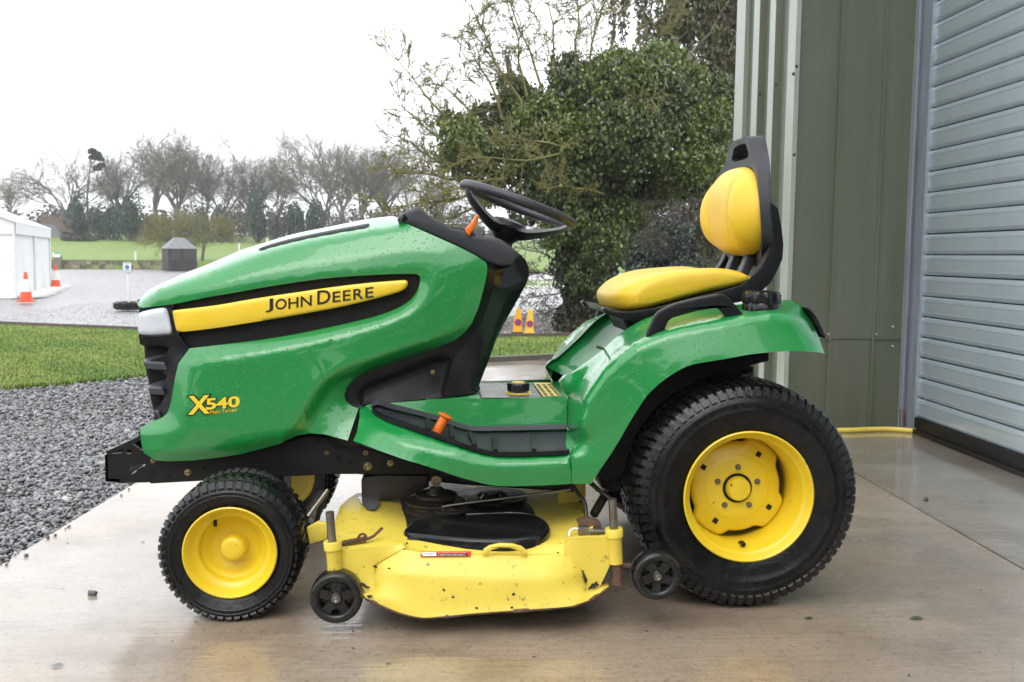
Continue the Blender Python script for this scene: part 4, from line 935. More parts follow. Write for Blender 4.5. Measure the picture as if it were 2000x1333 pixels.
# --- the ivy-clad tree behind the tractor
r = random.Random(5); r_ = np.random.RandomState(6); DI = 18.2
TB = PZ(1152, 644, LZ); iv = thing('ivy_tree', 'ivy-smothered tree with lichened twigs at the edge of the lot', 'tree', tuple(TB))
def at(u, v, dz=0): return PD(u, v, DI+dz)
tp = [at(1155, 650), at(1150, 600), at(1140, 520), at(1150, 440), at(1180, 380)]
mb = MB(); mb.tube(tp, [.42, .33, .28, .25, .2], 10); trunk = mb.build('trunk', BARK, iv, 60)
mb = MB(); limbs = [[(1150, 470), (1110, 400), (1020, 330), (930, 290)], [(1165, 430), (1190, 330), (1180, 230), (1160, 120)], [(1170, 470), (1240, 400), (1300, 330), (1360, 290)], [(1145, 450), (1060, 300), (1010, 200), (990, 110)], [(1175, 400), (1260, 260), (1320, 180), (1350, 100)],
        [(1200, 420), (1255, 395), (1310, 388), (1370, 392)]]
for i, L in enumerate(limbs):
    dz = np.linspace(0, r.uniform(-1.2, 1.0), len(L)); mb.tube(spline([at(u, v, z) for (u, v), z in zip(L, dz)], .25), np.linspace(.16, .05, len(spline([at(u, v, z) for (u, v), z in zip(L, dz)], .25))), 7)
mb.build('limb', BARK, iv, 60)
# leaf masses: (u, v, radius px, weight, tone)
BL = [(905, 275, 48, 1), (960, 250, 60, 1.2), (1020, 210, 55, 1), (1075, 240, 70, 1.3), (1140, 190, 70, 1.3), (1205, 150, 60, 1.1), (1265, 190, 75, 1.3), (1330, 170, 60, 1), (1370, 240, 70, 1.2), (1300, 270, 80, 1.4), (1220, 270, 85, 1.4),
      (1140, 290, 80, 1.4), (1060, 310, 70, 1.2), (985, 310, 60, 1.1), (925, 330, 45, .8), (1100, 370, 75, 1.3), (1180, 360, 85, 1.4), (1260, 350, 75, 1.3), (1330, 340, 60, 1), (1385, 330, 50, .9), (1160, 430, 62, 1.1), (1110, 440, 42, .7), (1215, 425, 50, .8), (1030, 380, 42, .6), (955, 380, 34, .45),
      (880, 240, 30, .5), (1000, 170, 34, .5), (1110, 140, 45, .7), (1180, 480, 50, .8), (1130, 500, 46, .7), (1080, 455, 34, .4), (1150, 540, 44, .6), (1020, 420, 30, .3), (1400, 180, 45, .8), (1290, 120, 45, .8), (890, 310, 36, .5)]
LP, LT = [], []
for (u, v, rp, w) in BL:
    n = int(5200*w*(rp/65)**2*1.0)+400; k_ = DI/FPX; dz = r.uniform(-1.0, 1.0); c = at(u, v, dz)
    q = ball(n, r_, .85, .45); keep = np.sin(q[:, 0]*7+u)*np.sin(q[:, 2]*6+v)+r_.normal(0, .5, n) > -.45; q = q[keep]
    q = q*np.where(r_.rand(len(q), 1) < .22, r_.uniform(1.0, 1.38, (len(q), 1)), 1.0); LP.append(c+q*rp*k_*np.array((1, 1.15, 1))); base = np.array([[.088, .122, .024]]) if r.random() < .55 else np.array([[.050, .078, .019]])
    t = base*r_.uniform(.5, 1.5, (len(q), 1)); y = r_.rand(len(q)) < .12; t[y] = np.array([[.17, .215, .045]])*r_.uniform(.7, 1.3, (y.sum(), 1)); LT.append(t)
LP = np.vstack(LP); LT = np.vstack(LT); V, F = leaf_quads(LP, .047, r_, .85, 1.7); tri_mesh('ivy_leaves', V, F, LEAFI, np.repeat(LT, 4, 0), iv)
# small leaves clothing the trunk
n = 15000; tq = r_.rand(n); a = r_.uniform(0, 2*np.pi, n); idx = tq*4; i0 = np.minimum(idx.astype(int), 3); f = (idx-i0)[:, None]; TPA = np.array(tp); c = TPA[i0]*(1-f)+TPA[i0+1]*f
rad = (.47-.13*tq)*r_.uniform(.8, 1.3, n)*(1+.22*np.sin(tq*17+a*2)); P = c+np.stack([np.cos(a)*rad, np.sin(a)*rad, r_.normal(0, .03, n)], 1)
V, F = leaf_quads(P, .05, r_, .9, 1.3); t = np.array([[.040, .060, .020]])*r_.uniform(.45, 1.5, (n, 1)); br = r_.rand(n) < .3; t[br] = np.array([[.05, .038, .024]]); tri_mesh('trunk_ivy', V, F, LEAFI, np.repeat(t, 4, 0), iv)
bk_ = at(1165, 490, .0)
# lichened twigs reaching out of the crown
segs = []
def spray(u0, v0, u1, v1, dz0, dz1, rad=.028, depth=3, seed=0, up=.05):
    rr = random.Random(seed); a, b = at(u0, v0, dz0), at(u1, v1, dz1); L = np.linalg.norm(b-a); d = (b-a)/L; n = 5; p = a
    for i in range(n):
        d2 = d+np.array([rr.gauss(0, .13), rr.gauss(0, .13), rr.gauss(0, .13)]); d2 /= np.linalg.norm(d2); q = p+d2*L/n
        segs.append((p, q, rad*(1-.14*i), rad*(1-.14*(i+1)))); p = q
        for k in range(3):
            s = rr.uniform(.3, .9)*(1 if rr.random() < .5 else -1); e = np.array([rr.gauss(0, .6), rr.gauss(0, .6), rr.gauss(0, .6)+.1])+d2*.9; e /= np.linalg.norm(e)
            grow(rr, p, e, L*.26*rr.uniform(.6, 1.2), rad*.42, 0, depth-1, segs, .6, up, (3, 5), .62, .22, .0045)
SP = [(930, 290, 770, 125, 0, -.5), (900, 310, 790, 210, 0, 0), (880, 330, 775, 270, .3, .3), (900, 350, 770, 330, -.6, -1), (920, 380, 760, 400, -.8, -1.4), (960, 400, 800, 440, -.8, -1.2), (940, 250, 850, 140, 0, .2), (980, 230, 900, 60, 0, -.3),
      (1020, 200, 920, -10, 0, 0), (1030, 190, 985, 0, .2, .2), (1060, 180, 1010, -40, 0, -.4), (1090, 170, 1080, -30, .1, .3), (1120, 160, 1130, -30, 0, 0), (1150, 150, 1180, -10, .3, .5), (1100, 300, 920, 300, -1.2, -1.9), (1180, 280, 1270, 190, -1.1, -1.5), (1120, 290, 1000, 275, -1.2, -1.7), (1180, 380, 1080, 370, -1.1, -1.6), (960, 330, 840, 300, -.8, -1.2), (990, 350, 850, 370, -1, -1.6), (1250, 150, 1300, 20, 0, 0)]
for i, s in enumerate(SP): spray(*s, seed=50+i)
segs = [(a, b, max(x, .0065), max(y, .0055)) for a, b, x, y in segs]; V, F = tube_arrays(segs, 4); tri_mesh('twigs', V, F, LICH, None, iv)
segs = []
for i, s in enumerate(((1110, 520, 1010, 470, -.3, -.8), (1105, 540, 1020, 530, -.3, -.6), (1105, 570, 1015, 580, -.3, -.8), (1110, 590, 1040, 610, -.3, -.6), (1120, 500, 1040, 450, .2, .4), (1190, 480, 1290, 470, -.4, -.9), (1200, 500, 1260, 440, -.3, -.6))): spray(*s, rad=.018, seed=90+i, up=-.03)
segs = [(a, b, max(x, .005), max(y, .0045)) for a, b, x, y in segs]; V, F = tube_arrays(segs, 3); tri_mesh('low_twigs', V, F, BARK, None, iv)
# droopy conifer behind, hanging over the barn
r_ = np.random.RandomState(16); r = random.Random(16); DC = 22.0; cb_ = PD(1478, 640, DC); cf = thing('weeping_conifer', 'drooping olive-brown conifer hanging down beside the barn', 'tree', tuple(cb_))
mb = MB(); mb.tube([cb_, PD(1480, 300, DC), PD(1470, -200, DC)], [.35, .3, .16], 9); mb.build('trunk', BARK, cf)
mb = MB(); P = []; T_c = []; D = []
def cu(u, v, dz): return PD(u, v, DC+dz)
br = [(-150, 1170, -60), (-110, 1200, -20), (-60, 1215, 30), (-20, 1260, 70), (10, 1240, 95), (40, 1300, 120), (70, 1330, 160), (110, 1350, 190), (150, 1345, 235), (190, 1375, 280), (230, 1370, 330), (270, 1345, 380), (310, 1390, 420), (350, 1370, 450), (-90, 1390, 0), (-10, 1400, 60), (60, 1410, 120), (-40, 1360, 40), (-130, 1300, -50), (-70, 1290, 10), (380, 1400, 480)]
for v0, u1, v1 in br:
    for rep in range(2):
        dz = r.uniform(-1.4, 1.2); a, b = cu(1475, v0, 0), cu(u1+r.uniform(-20, 30), v1+r.uniform(-15, 15), dz); pts = [lerp(a, b, t)+np.array((0, 0, .35*math.sin(t*math.pi))) for t in np.linspace(0, 1, 8)]
        mb.tube(pts, np.linspace(.05, .015, 8), 5)
        for k in range(40):
            t = r.uniform(.2, 1); c = lerp(a, b, t)+np.array((r.gauss(0, .12), r.gauss(0, .25), .35*math.sin(t*math.pi))); L = r.uniform(.3, 1.0); n = int(46*L)
            h = r_.rand(n)*L; P.append(c+np.stack([r_.normal(0, .03, n)+.08*h*r.gauss(0, 1), r_.normal(0, .03, n), -h], 1))
            tone = np.array([[.078, .078, .024]]) if r.random() < .6 else np.array([[.054, .062, .022]]) if r.random() < .6 else np.array([[.065, .045, .028]])
            T_c.append(np.repeat(tone, n, 0)*r_.uniform(.6, 1.4, (n, 1)))
mb.build('limb', BARK, cf, 60)
P = np.vstack(P); T_c = np.vstack(T_c); V, F = leaf_quads(P, .045, r_, 1.1, 2.6); tri_mesh('crown', V, F, LEAFB, np.repeat(T_c, 4, 0), cf)
# grey-green shrub to the right of the trunk
def big_shrub(u, vb, rows, dist, col, name, label, seed, q=.11, n=2600):
    r_ = np.random.RandomState(seed); p = PD(u, vb, dist); t = thing(name, label, 'shrub', tuple(p), 'shrubs behind the ivy tree'); P = []
    for (uu, vv, rp, w) in rows: P.append(PD(uu, vv, dist+r_.uniform(-.8, .8))+ball(int(n*w), r_, .9, .3)*rp*dist/FPX)
    P = np.vstack(P); V, F = leaf_quads(P, q, r_, .3, 1.5); tt = np.array([col])*r_.uniform(.5, 1.5, (len(P), 1)); tri_mesh('crown', V, F, LEAFB, np.repeat(tt, 4, 0), t)
    mb = MB(); mb.tube([p, PD(u, vb-40, dist)], [.12, .08], 7); mb.build('trunk', BARK, t)
big_shrub(1320, 600, [(1250, 500, 45, 1), (1300, 470, 50, 1.2), (1350, 480, 50, 1.2), (1400, 500, 50, 1), (1280, 540, 55, 1.2), (1350, 550, 60, 1.3), (1420, 560, 50, 1), (1430, 470, 40, .8)], 26, (.085, .105, .078), 'broad_shrub', 'grey-green shrub seen between the tree trunk and the seat', 61, .06, 5200)
big_shrub(1290, 600, [(1240, 430, 40, .8), (1300, 420, 45, .9), (1370, 430, 45, .9), (1430, 420, 45, .9), (1260, 400, 30, .5)], 40, (.095, .078, .066), 'thicket_shrub', 'brownish twiggy thicket behind the grey-green shrub', 62, .08, 3200)

# wood across the lane, behind where the photograph is taken from: it is what the paint and plastics mirror
r_ = np.random.RandomState(88); P = []; S_gs = []; rr = random.Random(9)
for k in range(26):
    x = -34+k*2.7+r_.uniform(-1, 1); y_ = -21-r_.uniform(0, 5); h = r_.uniform(5.5, 9.5)
    for j in range(5): P.append(np.array((x+r_.uniform(-1.2, 1.2), y_, h*(.22+.17*j)))+ball(230, r_, 1, .2)*np.array((1.7, 1.5, h*.16)))
    S_gs.append((np.array((x, y_, -.6)), np.array((x+r_.uniform(-.4, .4), y_, h*.8)), .2, .08))
P = np.vstack(P); V, F = leaf_quads(P, .42, r_, .3, 1.3); o = tri_mesh('wood', V, F, LEAFB, np.repeat(np.array([[.045, .06, .03]])*r_.uniform(.5, 1.5, (len(P), 1)), 4, 0)); o['kind'] = 'stuff'
V, F = tube_arrays(S_gs, 6); o = tri_mesh('wood_stems', V, F, BARK); o['kind'] = 'stuff'
# ------------------------------------------------------------------ the mower
TR = thing('lawn_tractor', 'green and yellow ride-on mower with side-mounted deck parked on wet concrete', 'ride-on mower', (.15, 0, 0))
C_ = lambda *a: np.array(a, float)
def cz(P, off): P = np.array(P, float); P[:, 2] += off; return P
# --- bonnet: one green body, near and far side, from a network of creases
T = spline([(272, 589, -.115), (285, 571.5, -.09), (313, 554.5, -.07), (348, 539.5, -.06), (391, 523.5, -.055), (461, 494, -.055), (504, 480, -.055), (570, 460.5, -.055), (635, 447, -.055), (713, 431.5, -.055), (757, 425.7, -.06), (768, 425.2, -.07), (778, 428, -.085)], 9)
SH_ = spline([(275, 590, -.145), (300, 571, -.165), (340, 553, -.170), (396, 534.5, -.172), (450, 514.5, -.176), (504, 496, -.178), (570, 478, -.182), (635, 464.5, -.186), (722, 450.5, -.191), (778, 441, -.197)], 9)
rear_top = [(778, 428, -.085), (784, 433, -.17), (800, 440, -.205), (850, 462, -.225), (900, 484.5, -.24), (930, 500, -.246), (949, 513, -.247)]
rear = [(952, 522, -.247), (951.5, 532, -.246), (945, 563.7, -.242), (934, 603, -.236), (921, 633, -.231), (910, 647, -.228), (890, 664, -.225)]
low_r = [(847, 681.5, -.222), (787, 702, -.22), (722, 724.5, -.22), (692, 739.5, -.22), (678, 756, -.218), (672.5, 772, -.217), (676, 785, -.217), (686, 793, -.22), (700, 799, -.222)]
bot = [(690, 828, -.246), (679, 861, -.270), (661, 856, -.264), (635, 849, -.256), (605, 846.5, -.248), (578, 852, -.246), (548, 867, -.245), (511, 877, -.24), (474, 887, -.233), (424, 894.5, -.223), (374, 900, -.212), (330, 901.5, -.20), (304, 900, -.192), (280.5, 884.7, -.178)]
front_low = [(276, 866, -.178), (273.5, 848, -.178), (276, 837, -.172), (289, 828, -.175), (304, 821.6, -.185), (317, 816, -.195), (326, 808.5, -.202), (331.5, 795, -.207), (335, 780, -.21), (341.4, 741, -.212), (348, 711, -.212), (370, 681, -.207)]
lipL = spline([(370, 681, -.207), (400, 677.5, -.212), (504.5, 665, -.226), (570, 654.5, -.232), (635, 641.5, -.236), (700, 627, -.239), (744, 615, -.240), (775, 603, -.240), (796, 591, -.240), (809, 578, -.240), (817, 563, -.240), (820.5, 549, -.241), (819, 539, -.243), (811, 535.4, -.244)], 8)
lipU = spline([(811, 535.4, -.244), (765.6, 535.9, -.244), (700, 539.2, -.242), (640, 544, -.239), (591.5, 550, -.236), (520, 561, -.229), (461, 571.5, -.222), (400, 582, -.212), (343.6, 593.5, -.198), (300, 599, -.175), (273, 602, -.145)], 8)
nose = [(272, 596, -.13)]
outline = np.vstack([T, rear_top[1:], rear, low_r, bot, front_low[:-1], lipL, lipU[1:], nose])
bevel = spline([(348, 711, -.2125), (372, 709.5, -.232), (417.5, 705, -.25), (470, 697, -.258), (530.6, 686, -.264), (585, 676, -.268), (635, 664.5, -.270), (690, 652, -.271), (744, 636, -.271), (780, 623, -.270), (809, 607, -.268), (826, 590, -.265), (837, 570, -.261), (843, 548, -.257), (842, 536, -.254), (836, 530, -.252)], 9)
upc = spline([(836, 530, -.252), (800, 528, -.250), (740, 531, -.248), (660, 537.5, -.245), (591, 545.5, -.240), (520, 556.5, -.233), (440, 570, -.223), (380, 580, -.212)], 9)
facet = spline([(836, 530, -.252), (870, 524, -.253), (910, 517.5, -.251), (949, 513, -.247)], 9)
flare = spline([(548, 867, -.262), (568, 845, -.268), (591.5, 806, -.274), (604, 783, -.276), (617.6, 763, -.276), (630, 748.5, -.276), (644, 737, -.276), (660, 728.5, -.275), (680, 720.5, -.274), (744, 699.5, -.270), (820, 673, -.260), (880, 650, -.246), (925, 622, -.234)], 9)
inn = spline([(604.6, 836, -.25), (622, 805, -.242), (640, 775, -.236), (652, 757, -.233), (672, 742, -.230), (700, 730, -.229)], 9)
bump_ = spline([(273.5, 848, -.18), (300, 846, -.205), (330, 845, -.226), (370, 845, -.243), (420, 846, -.252)], 9)
mid = spline([(372, 712, -.236), (366, 760, -.240), (368, 815, -.247), (420, 846, -.252), (500, 842, -.262), (568, 845, -.268)], 9)
foot = spline([(304, 880, -.212), (374, 880, -.235), (474, 866, -.254), (548, 850, -.265)], 9)
blg = spline([(300, 590, -.183), (360, 571, -.202), (430, 552, -.214), (520, 530, -.224), (620, 512, -.231), (720, 498, -.236), (800, 490, -.240), (870, 495, -.246)], 9)
P, y, Tn = net(outline, [SH_, bevel, upc, facet, flare, inn, bump_, mid, foot, blg], step=7, smooth_it=3)
HV, HF = shell(P, y, Tn, .022); n0 = len(HV)
HV2, HF2 = shell(P, y, Tn, .022, True)
V = np.vstack([HV, HV2]); F = HF+[tuple(i+n0 for i in f) for f in HF2]
# crown strip joining both sides over the top, and the front faces
def strip(curve, n=6, lift_=(0, 0, .01), flip=False):
    L = lift(curve[:, :2], curve[:, 2]); Vs = []
    for p in L:
        for k in range(n+1):
            t = k/n; q = np.array((p[0], lerp(p[1], -p[1], t), p[2]))+np.array(lift_)*math.sin(t*math.pi); Vs.append(q)
    Fs = [(i*(n+1)+k, (i+1)*(n+1)+k, (i+1)*(n+1)+k+1, i*(n+1)+k+1) for i in range(len(L)-1) for k in range(n)]
    return Vs, [f[::-1] for f in Fs] if flip else Fs
TT = resample(T, 7)
a, b = strip(TT, 6, (0, 0, .006)); m_ = len(V); V = np.vstack([V, a]); F += [tuple(i+m_ for i in f) for f in b]
fr_ = np.array([(272, 589, -.115), (272, 596, -.13), (273, 602, -.145)]); a, b = strip(fr_, 6, (-.035, 0, 0), True); m_ = len(V); V = np.vstack([V, a]); F += [tuple(i+m_ for i in f) for f in b]
fl_ = np.array([(276, 837, -.172), (273.5, 848, -.178), (276, 866, -.178), (280.5, 884.7, -.178)]); a, b = strip(fl_, 6, (-.006, 0, 0), True); m_ = len(V); V = np.vstack([V, a]); F += [tuple(i+m_ for i in f) for f in b]
ls_ = np.array([(276, 837, -.172), (289, 828, -.175), (304, 821.6, -.185), (317, 816, -.195), (326, 808.5, -.202)]); a, b = strip(ls_, 6, (.0, 0, -.01), True); m_ = len(V); V = np.vstack([V, a]); F += [tuple(i+m_ for i in f) for f in b]
hood = obj('hood', V, F, GREEN, TR, 50)
bm = bmesh.new(); bm.from_mesh(hood.data); bmesh.ops.remove_doubles(bm, verts=bm.verts, dist=.0008); bmesh.ops.recalc_face_normals(bm, faces=bm.faces); bm.to_mesh(hood.data); bm.free(); hood.data.set_sharp_from_angle(angle=math.radians(38))
# black panel in the side recess, yellow stripe with lettering
def yrec(u): return np.interp(u, [272, 300, 343, 400, 461, 520, 591, 640, 700, 765, 811, 830], [-.145, -.175, -.198, -.212, -.222, -.229, -.236, -.239, -.241, -.242, -.242, -.242])
rc = np.vstack([lipL, lipU[1:-4]]); rc = offset2(rc[:, :2], -2.5); rc = np.column_stack([rc, yrec(rc[:, 0])+.016])
panel('side_panel', MATBLK, TR, rc, step=14, thick=.006)
st = spline([(337.2, 612, 0), (339, 607.5, 0), (346, 606, 0), (417.5, 597.5, 0), (500, 583.5, 0), (591.5, 569.8, 0), (660, 560, 0), (722, 553, 0), (783, 548.2, 0), (791, 548, 0), (795.5, 550.5, 0), (796.3, 556, 0), (793, 562, 0), (786, 567.5, 0), (765.6, 575, 0), (678.6, 597, 0), (600, 612, 0), (548, 621, 0), (480, 632, 0), (417.5, 641.5, 0), (362, 648, 0), (349, 648, 0), (344.5, 645, 0), (341, 632, 0)], 8, True)
ystr = lambda u: yrec(u)-.004-.004*min(1, max(0, (u-337)/30))
so_ = np.column_stack([st[:, :2], [ystr(u) for u in st[:, 0]]])
in_ = offset2(so_[:, :2], 5); in_ = np.column_stack([in_, [ystr(u)-.004 for u in in_[:, 0]]])
sp_ = panel('name_stripe', YSTR, TR, so_, [np.vstack([in_, in_[:1]])], step=11, thick=.022, smooth=70, both=True)
yl = lambda u, v: ystr(u)-.0052
for mm in (1,):
    mb = MB(); sl_ = -.1286
    for body, u0, v0, w, h in (('J', 519.3, 610.5, 13.5, 25.5), ('O', 538, 606, 21.5, 20.5), ('H', 563.5, 603.2, 19, 20), ('N', 587.5, 600, 21, 20), ('D', 620, 595.2, 25, 26.5), ('E', 650, 591, 14.5, 20), ('E', 670, 588.3, 14.5, 20), ('R', 690.5, 586, 18.5, 20.2), ('E', 714, 582.8, 15, 20)):
        letter(mb, body, u0, v0, w, h, sl_*1.0, yl, .012)
    lt = mb.build('lettering', BLKP, sp_, 0); tag(lt, None, None, None, None)
    lt['kind'] = 'stuff'
# model badge
yb = lambda u, v: np.interp(u, [366, 420, 475], [-.2435, -.2495, -.2535])-.0035
badge = MB(); top_ = MB(); sl_ = -.10
for k, (mb, grow_, dy) in enumerate(((badge, .075, 0), (top_, .02, -.0012))):
    f = (lambda u, v, dy=dy: yb(u, v)+dy)
    letter(mb, 'X', 370.5, 809, 36, 33.5, -.06, f, grow_ if k == 0 else .03)
    for ch, u0, w in (('5', 403.5, 17.5), ('4', 423.5, 20), ('0', 446.5, 20.5)): letter(mb, ch, u0, 800.5-(u0-403)*.095, w, 20.5, -.09, f, grow_ if k == 0 else .03)
    letter(mb, 'Multi-Terrain', 410.5, 809.8, 52, 7.6, -.11, f, .035 if k == 0 else .0)
bd_ = badge.build('model_badge', BLKP, TR, 0); tp_ = top_.build('lettering', YPRINT, bd_, 0); tp_['kind'] = 'stuff'; bd_['kind'] = 'stuff'
# intake vent on top of the bonnet: rim plate and louvre bars
vo = spline([(505, 487, 0), (520, 480, 0), (570, 466, 0), (635, 452.3, 0), (690, 442.2, 0), (717, 437.2, 0), (721.5, 438, 0), (720.5, 441.5, 0), (712, 445, 0), (635, 458.5, 0), (570, 472, 0), (525, 484, 0), (510, 488.5, 0)], 8, True)
def yv(u, v):   # depth on the sloping shoulder between crown and crease
    tv = np.interp(u, T[:, 0], T[:, 1]); ty_ = np.interp(u, T[:, 0], T[:, 2]); sv = np.interp(u, SH_[:, 0], SH_[:, 1]); sy = np.interp(u, SH_[:, 0], SH_[:, 2])
    return lerp(ty_, sy, np.clip((v-tv)/(sv-tv), 0, 1))-.004
vo = np.column_stack([vo[:, :2], [yv(a, b) for a, b in vo[:, :2]]]); hv = panel('hood_vent', MATBLK, TR, vo, step=9, thick=.006)
mb = MB()
for k in range(50):
    u = lerp(513, 717, k/49); tv = np.interp(u, vo[:13, 0], vo[:13, 1]); c = [(uu, vv) for uu, vv in ((u, np.interp(u, [505, 520, 570, 635, 690, 717], [487, 480, 466, 452.3, 442.2, 437.2])+1.6), (u-1.5, np.interp(u, [510, 525, 570, 635, 712, 720], [488.5, 484, 472, 458.5, 445, 441.5])-1.6))]
    a, b = (PY(uu, vv, yv(uu, vv)-.003) for uu, vv in c); mb.beam(a, b, .0022, .002, up=(1, 0, .3))
lb = mb.build('louvre_bars', GREYP, hv, 0); lb['kind'] = 'stuff'
# headlamp and its surround
hl = spline([(270.4, 619, -.155), (273, 611.5, -.155), (286, 607, -.165), (309, 602.3, -.18), (322, 602, -.186), (326.5, 606, -.188), (330, 617, -.19), (335, 643, -.194), (335, 650, -.194), (331, 653, -.193), (300, 655, -.178), (275, 654.2, -.155), (270, 648, -.15), (269, 634, -.15)], 6, True)
hi_ = offset2(hl[:, :2], 4); hi_ = np.column_stack([hi_, np.interp(hi_[:, 0], [268, 300, 335], [-.158, -.186, -.203])])
panel('headlight', LENS, TR, hl, [np.vstack([hi_, hi_[:1]])], step=7, thick=.03, smooth=60)
sr = C_((272, 600, -.143), (300, 597, -.172), (338, 590, -.192), (340, 600, -.193), (338, 612, -.194), (344, 640, -.197), (352, 655, -.2), (346, 662, -.2), (300, 663, -.17), (271, 661, -.14))
panel('headlight_surround', BLKG, TR, sr, step=8, thick=.03)
# front grille: upright cheek with three scooped fins
ck = C_((272, 657.5, -.158), (300, 658, -.180), (349.5, 654.5, -.203), (358, 668, -.205), (372, 682, -.204), (351, 706, -.208), (347, 711, -.208), (343, 741, -.207), (336, 780, -.205), (330, 799, -.2), (322, 813.8, -.195), (310, 821, -.18), (304, 817, -.17), (301.5, 800, -.165), (314, 790, -.18), (322, 775, -.185), (312, 770, -.17), (296, 768, -.16), (298, 757, -.155), (318, 751, -.18), (326, 735, -.188), (316, 728, -.175), (287, 719, -.155), (281, 708, -.15), (300, 702, -.172), (324, 696, -.19), (330, 679, -.19), (312, 675, -.175), (281, 676, -.16), (273, 672, -.156))
panel('front_grille', BLK, TR, ck, step=8, thick=.05)
for (a, b, c, d) in (((277.5, 707), (296, 688), (329, 681), (321, 710)), ((287, 757), (305, 739), (325, 733), (316, 758)), ((300, 803), (312, 787), (317, 786), (309, 804))):
    dz = 15
    pts = [(a, -.165), (b, -.095), (c, -.11), (d, -.192)]
    top4 = [PY(*p, y_) for p, y_ in pts]; bt = [PY(p[0]+7, p[1]+(dz if i in (0, 3) else 6), y_) for i, (p, y_) in enumerate(pts)]
    V = top4+bt+[q*C_(1, -1, 1) for q in top4+bt]
    F = [(0, 1, 2, 3), (3, 2, 6, 7), (0, 3, 7, 4), (4, 7, 6, 5)]
    F += [tuple(8+i for i in f[::-1]) for f in F]+[(0, 4, 12, 8), (0, 8, 9, 1), (4, 5, 13, 12)]
    o = obj('grille_fin', V, F, FINP, TR, 0)
    bv = o.modifiers.new('round', 'BEVEL'); bv.width = .004; bv.segments = 2
solid('grille_core', MATBLK, TR, [(281, 672), (340, 672), (340, 760), (332, 800), (318, 818), (303, 824), (299, 800), (292, 770), (290, 745), (284, 720)], -.13, -.14, .14, .012)
# dark block filling the engine bay
mb = MB(); e0, e1 = PY(330, 800, -.17), PY(900, 600, -.17)
solid('engine_cover', MATBLK, TR, [(345, 690), (352, 610), (520, 515), (760, 470), (900, 520), (900, 640), (700, 720), (640, 830), (480, 870), (330, 870)], -.16, -.15, .15, .01)
solid('dark_seam_block', FRAMEB, TR, [(640, 790), (740, 782), (740, 850), (700, 872), (650, 872)], -.19, -.20, -.15, .004)  # added dark block so the gap behind the bonnet shows black
# --- dashboard cowl over the bonnet's rear edge
cw = [(776, 431), (779, 423), (786, 417.5), (800, 410.5), (812, 405.5), (820, 406.5), (826, 411), (834, 419), (850, 428), (869, 437.5), (884, 445), (899, 447.5), (915, 452), (930, 462), (955, 462), (975, 468), (992, 478), (1004, 488), (1014, 497), (1000, 520), (975, 520), (948, 514), (925, 500), (900, 487), (850, 464.5), (810, 446.5)]
solid('dashboard', GREYP, TR, cw, -.17, -.195, .195, .010, smooth=40)
mb = MB(); q = PY(784, 424, -.19); mb.lathe([(-.02, .012), (.0, .0125), (.001, .010), (-.01, .009)], q, (-.8, -.35, .35), 16)
mb.build('dash_nozzle', BLKG, TR)
solid('lever_slot', BLKG, TR, [(880, 442), (905, 446), (925, 455), (930, 463), (905, 461), (884, 450)], -.18, -.19, -.06, .004)
lev = solid('throttle_lever', ORNG, TR, [(910, 456), (908, 449), (912, 443), (921, 434), (929, 421), (933.5, 419.5), (935.5, 422), (934, 431), (928, 446), (921, 455), (916, 463)], -.20, -.208, -.178, .006, smooth=60)
solid('lever_cap', WHT, lev, [(925, 433), (932, 430), (936, 436), (932, 445), (926, 449)], -.172, -.176, -.160, .003)
# --- steering column cowl and trim below the bonnet
cons = [(925, 500, -.185), (921, 492, -.17), (925, 474, -.15), (950, 466, -.14), (975, 470, -.13), (1003.7, 487, -.125), (1018, 499, -.125), (1027, 509, -.125), (1033, 522, -.125), (1034, 534, -.125), (1028, 555, -.13), (1004, 598.5, -.14), (985, 632, -.15), (969, 664, -.16), (952, 711, -.17), (940, 742, -.175), (936, 752, -.178), (938.5, 761, -.182), (931, 768, -.19), (900, 772.5, -.2), (866, 776, -.205),
        (866, 768, -.205), (876, 735, -.203), (884, 709, -.203), (893, 690, -.205), (920, 660, -.205), (944, 622, -.2), (955, 590, -.2), (965, 555, -.2), (968, 530, -.195), (962, 515, -.19), (946, 509, -.19)]
e1_ = spline([(985, 545, -.165), (997, 552, -.16), (999, 560, -.16), (985, 600, -.168), (962, 650, -.18), (935, 720, -.192), (925, 764, -.195)], 8)
panel('console', BLKG, TR, cons, [e1_], step=8, thick=.12, smooth=45)
ctr_ = solid('console_core', BLK, TR, [(950, 474), (1000, 492), (1022, 510), (1027, 533), (1020, 555), (975, 640), (940, 735), (930, 766), (880, 772), (900, 690), (945, 600), (960, 530)], -.09, -.1, .1, .03, smooth=60)
tr_ = C_((700, 798, -.212), (688, 795, -.21), (677, 786, -.208), (672, 772, -.207), (677, 755, -.208), (691, 738, -.21), (722, 722, -.212), (787, 700, -.214), (847, 680, -.216), (890, 662, -.218), (911, 645, -.22), (922, 632, -.223), (935, 602, -.228), (946, 563, -.232), (953, 530, -.236), (951, 516, -.236), (962, 515, -.2), (968, 530, -.2), (965, 555, -.205), (955, 590, -.205), (944, 622, -.205), (920, 660, -.207), (893, 690, -.207), (884, 709, -.205), (876, 735, -.205), (866, 768, -.207), (866, 777, -.207), (847, 778, -.208), (760, 786, -.21))
r1 = spline([(703, 790, -.206), (704, 764, -.206), (712, 755, -.206), (770, 731, -.208), (835, 706, -.21), (862, 697, -.21), (876, 697, -.208), (882, 702, -.206)], 8)
r2 = spline([(711, 789, -.188), (711, 768, -.188), (717, 760, -.188), (772, 738, -.188), (836, 713, -.188), (858, 705, -.188), (872, 705, -.188), (874, 712, -.188), (866, 745, -.188), (860, 770, -.19)], 8)
panel('lower_cowl', BLK, TR, tr_, [r1, r2], step=8, thick=.03, smooth=30)
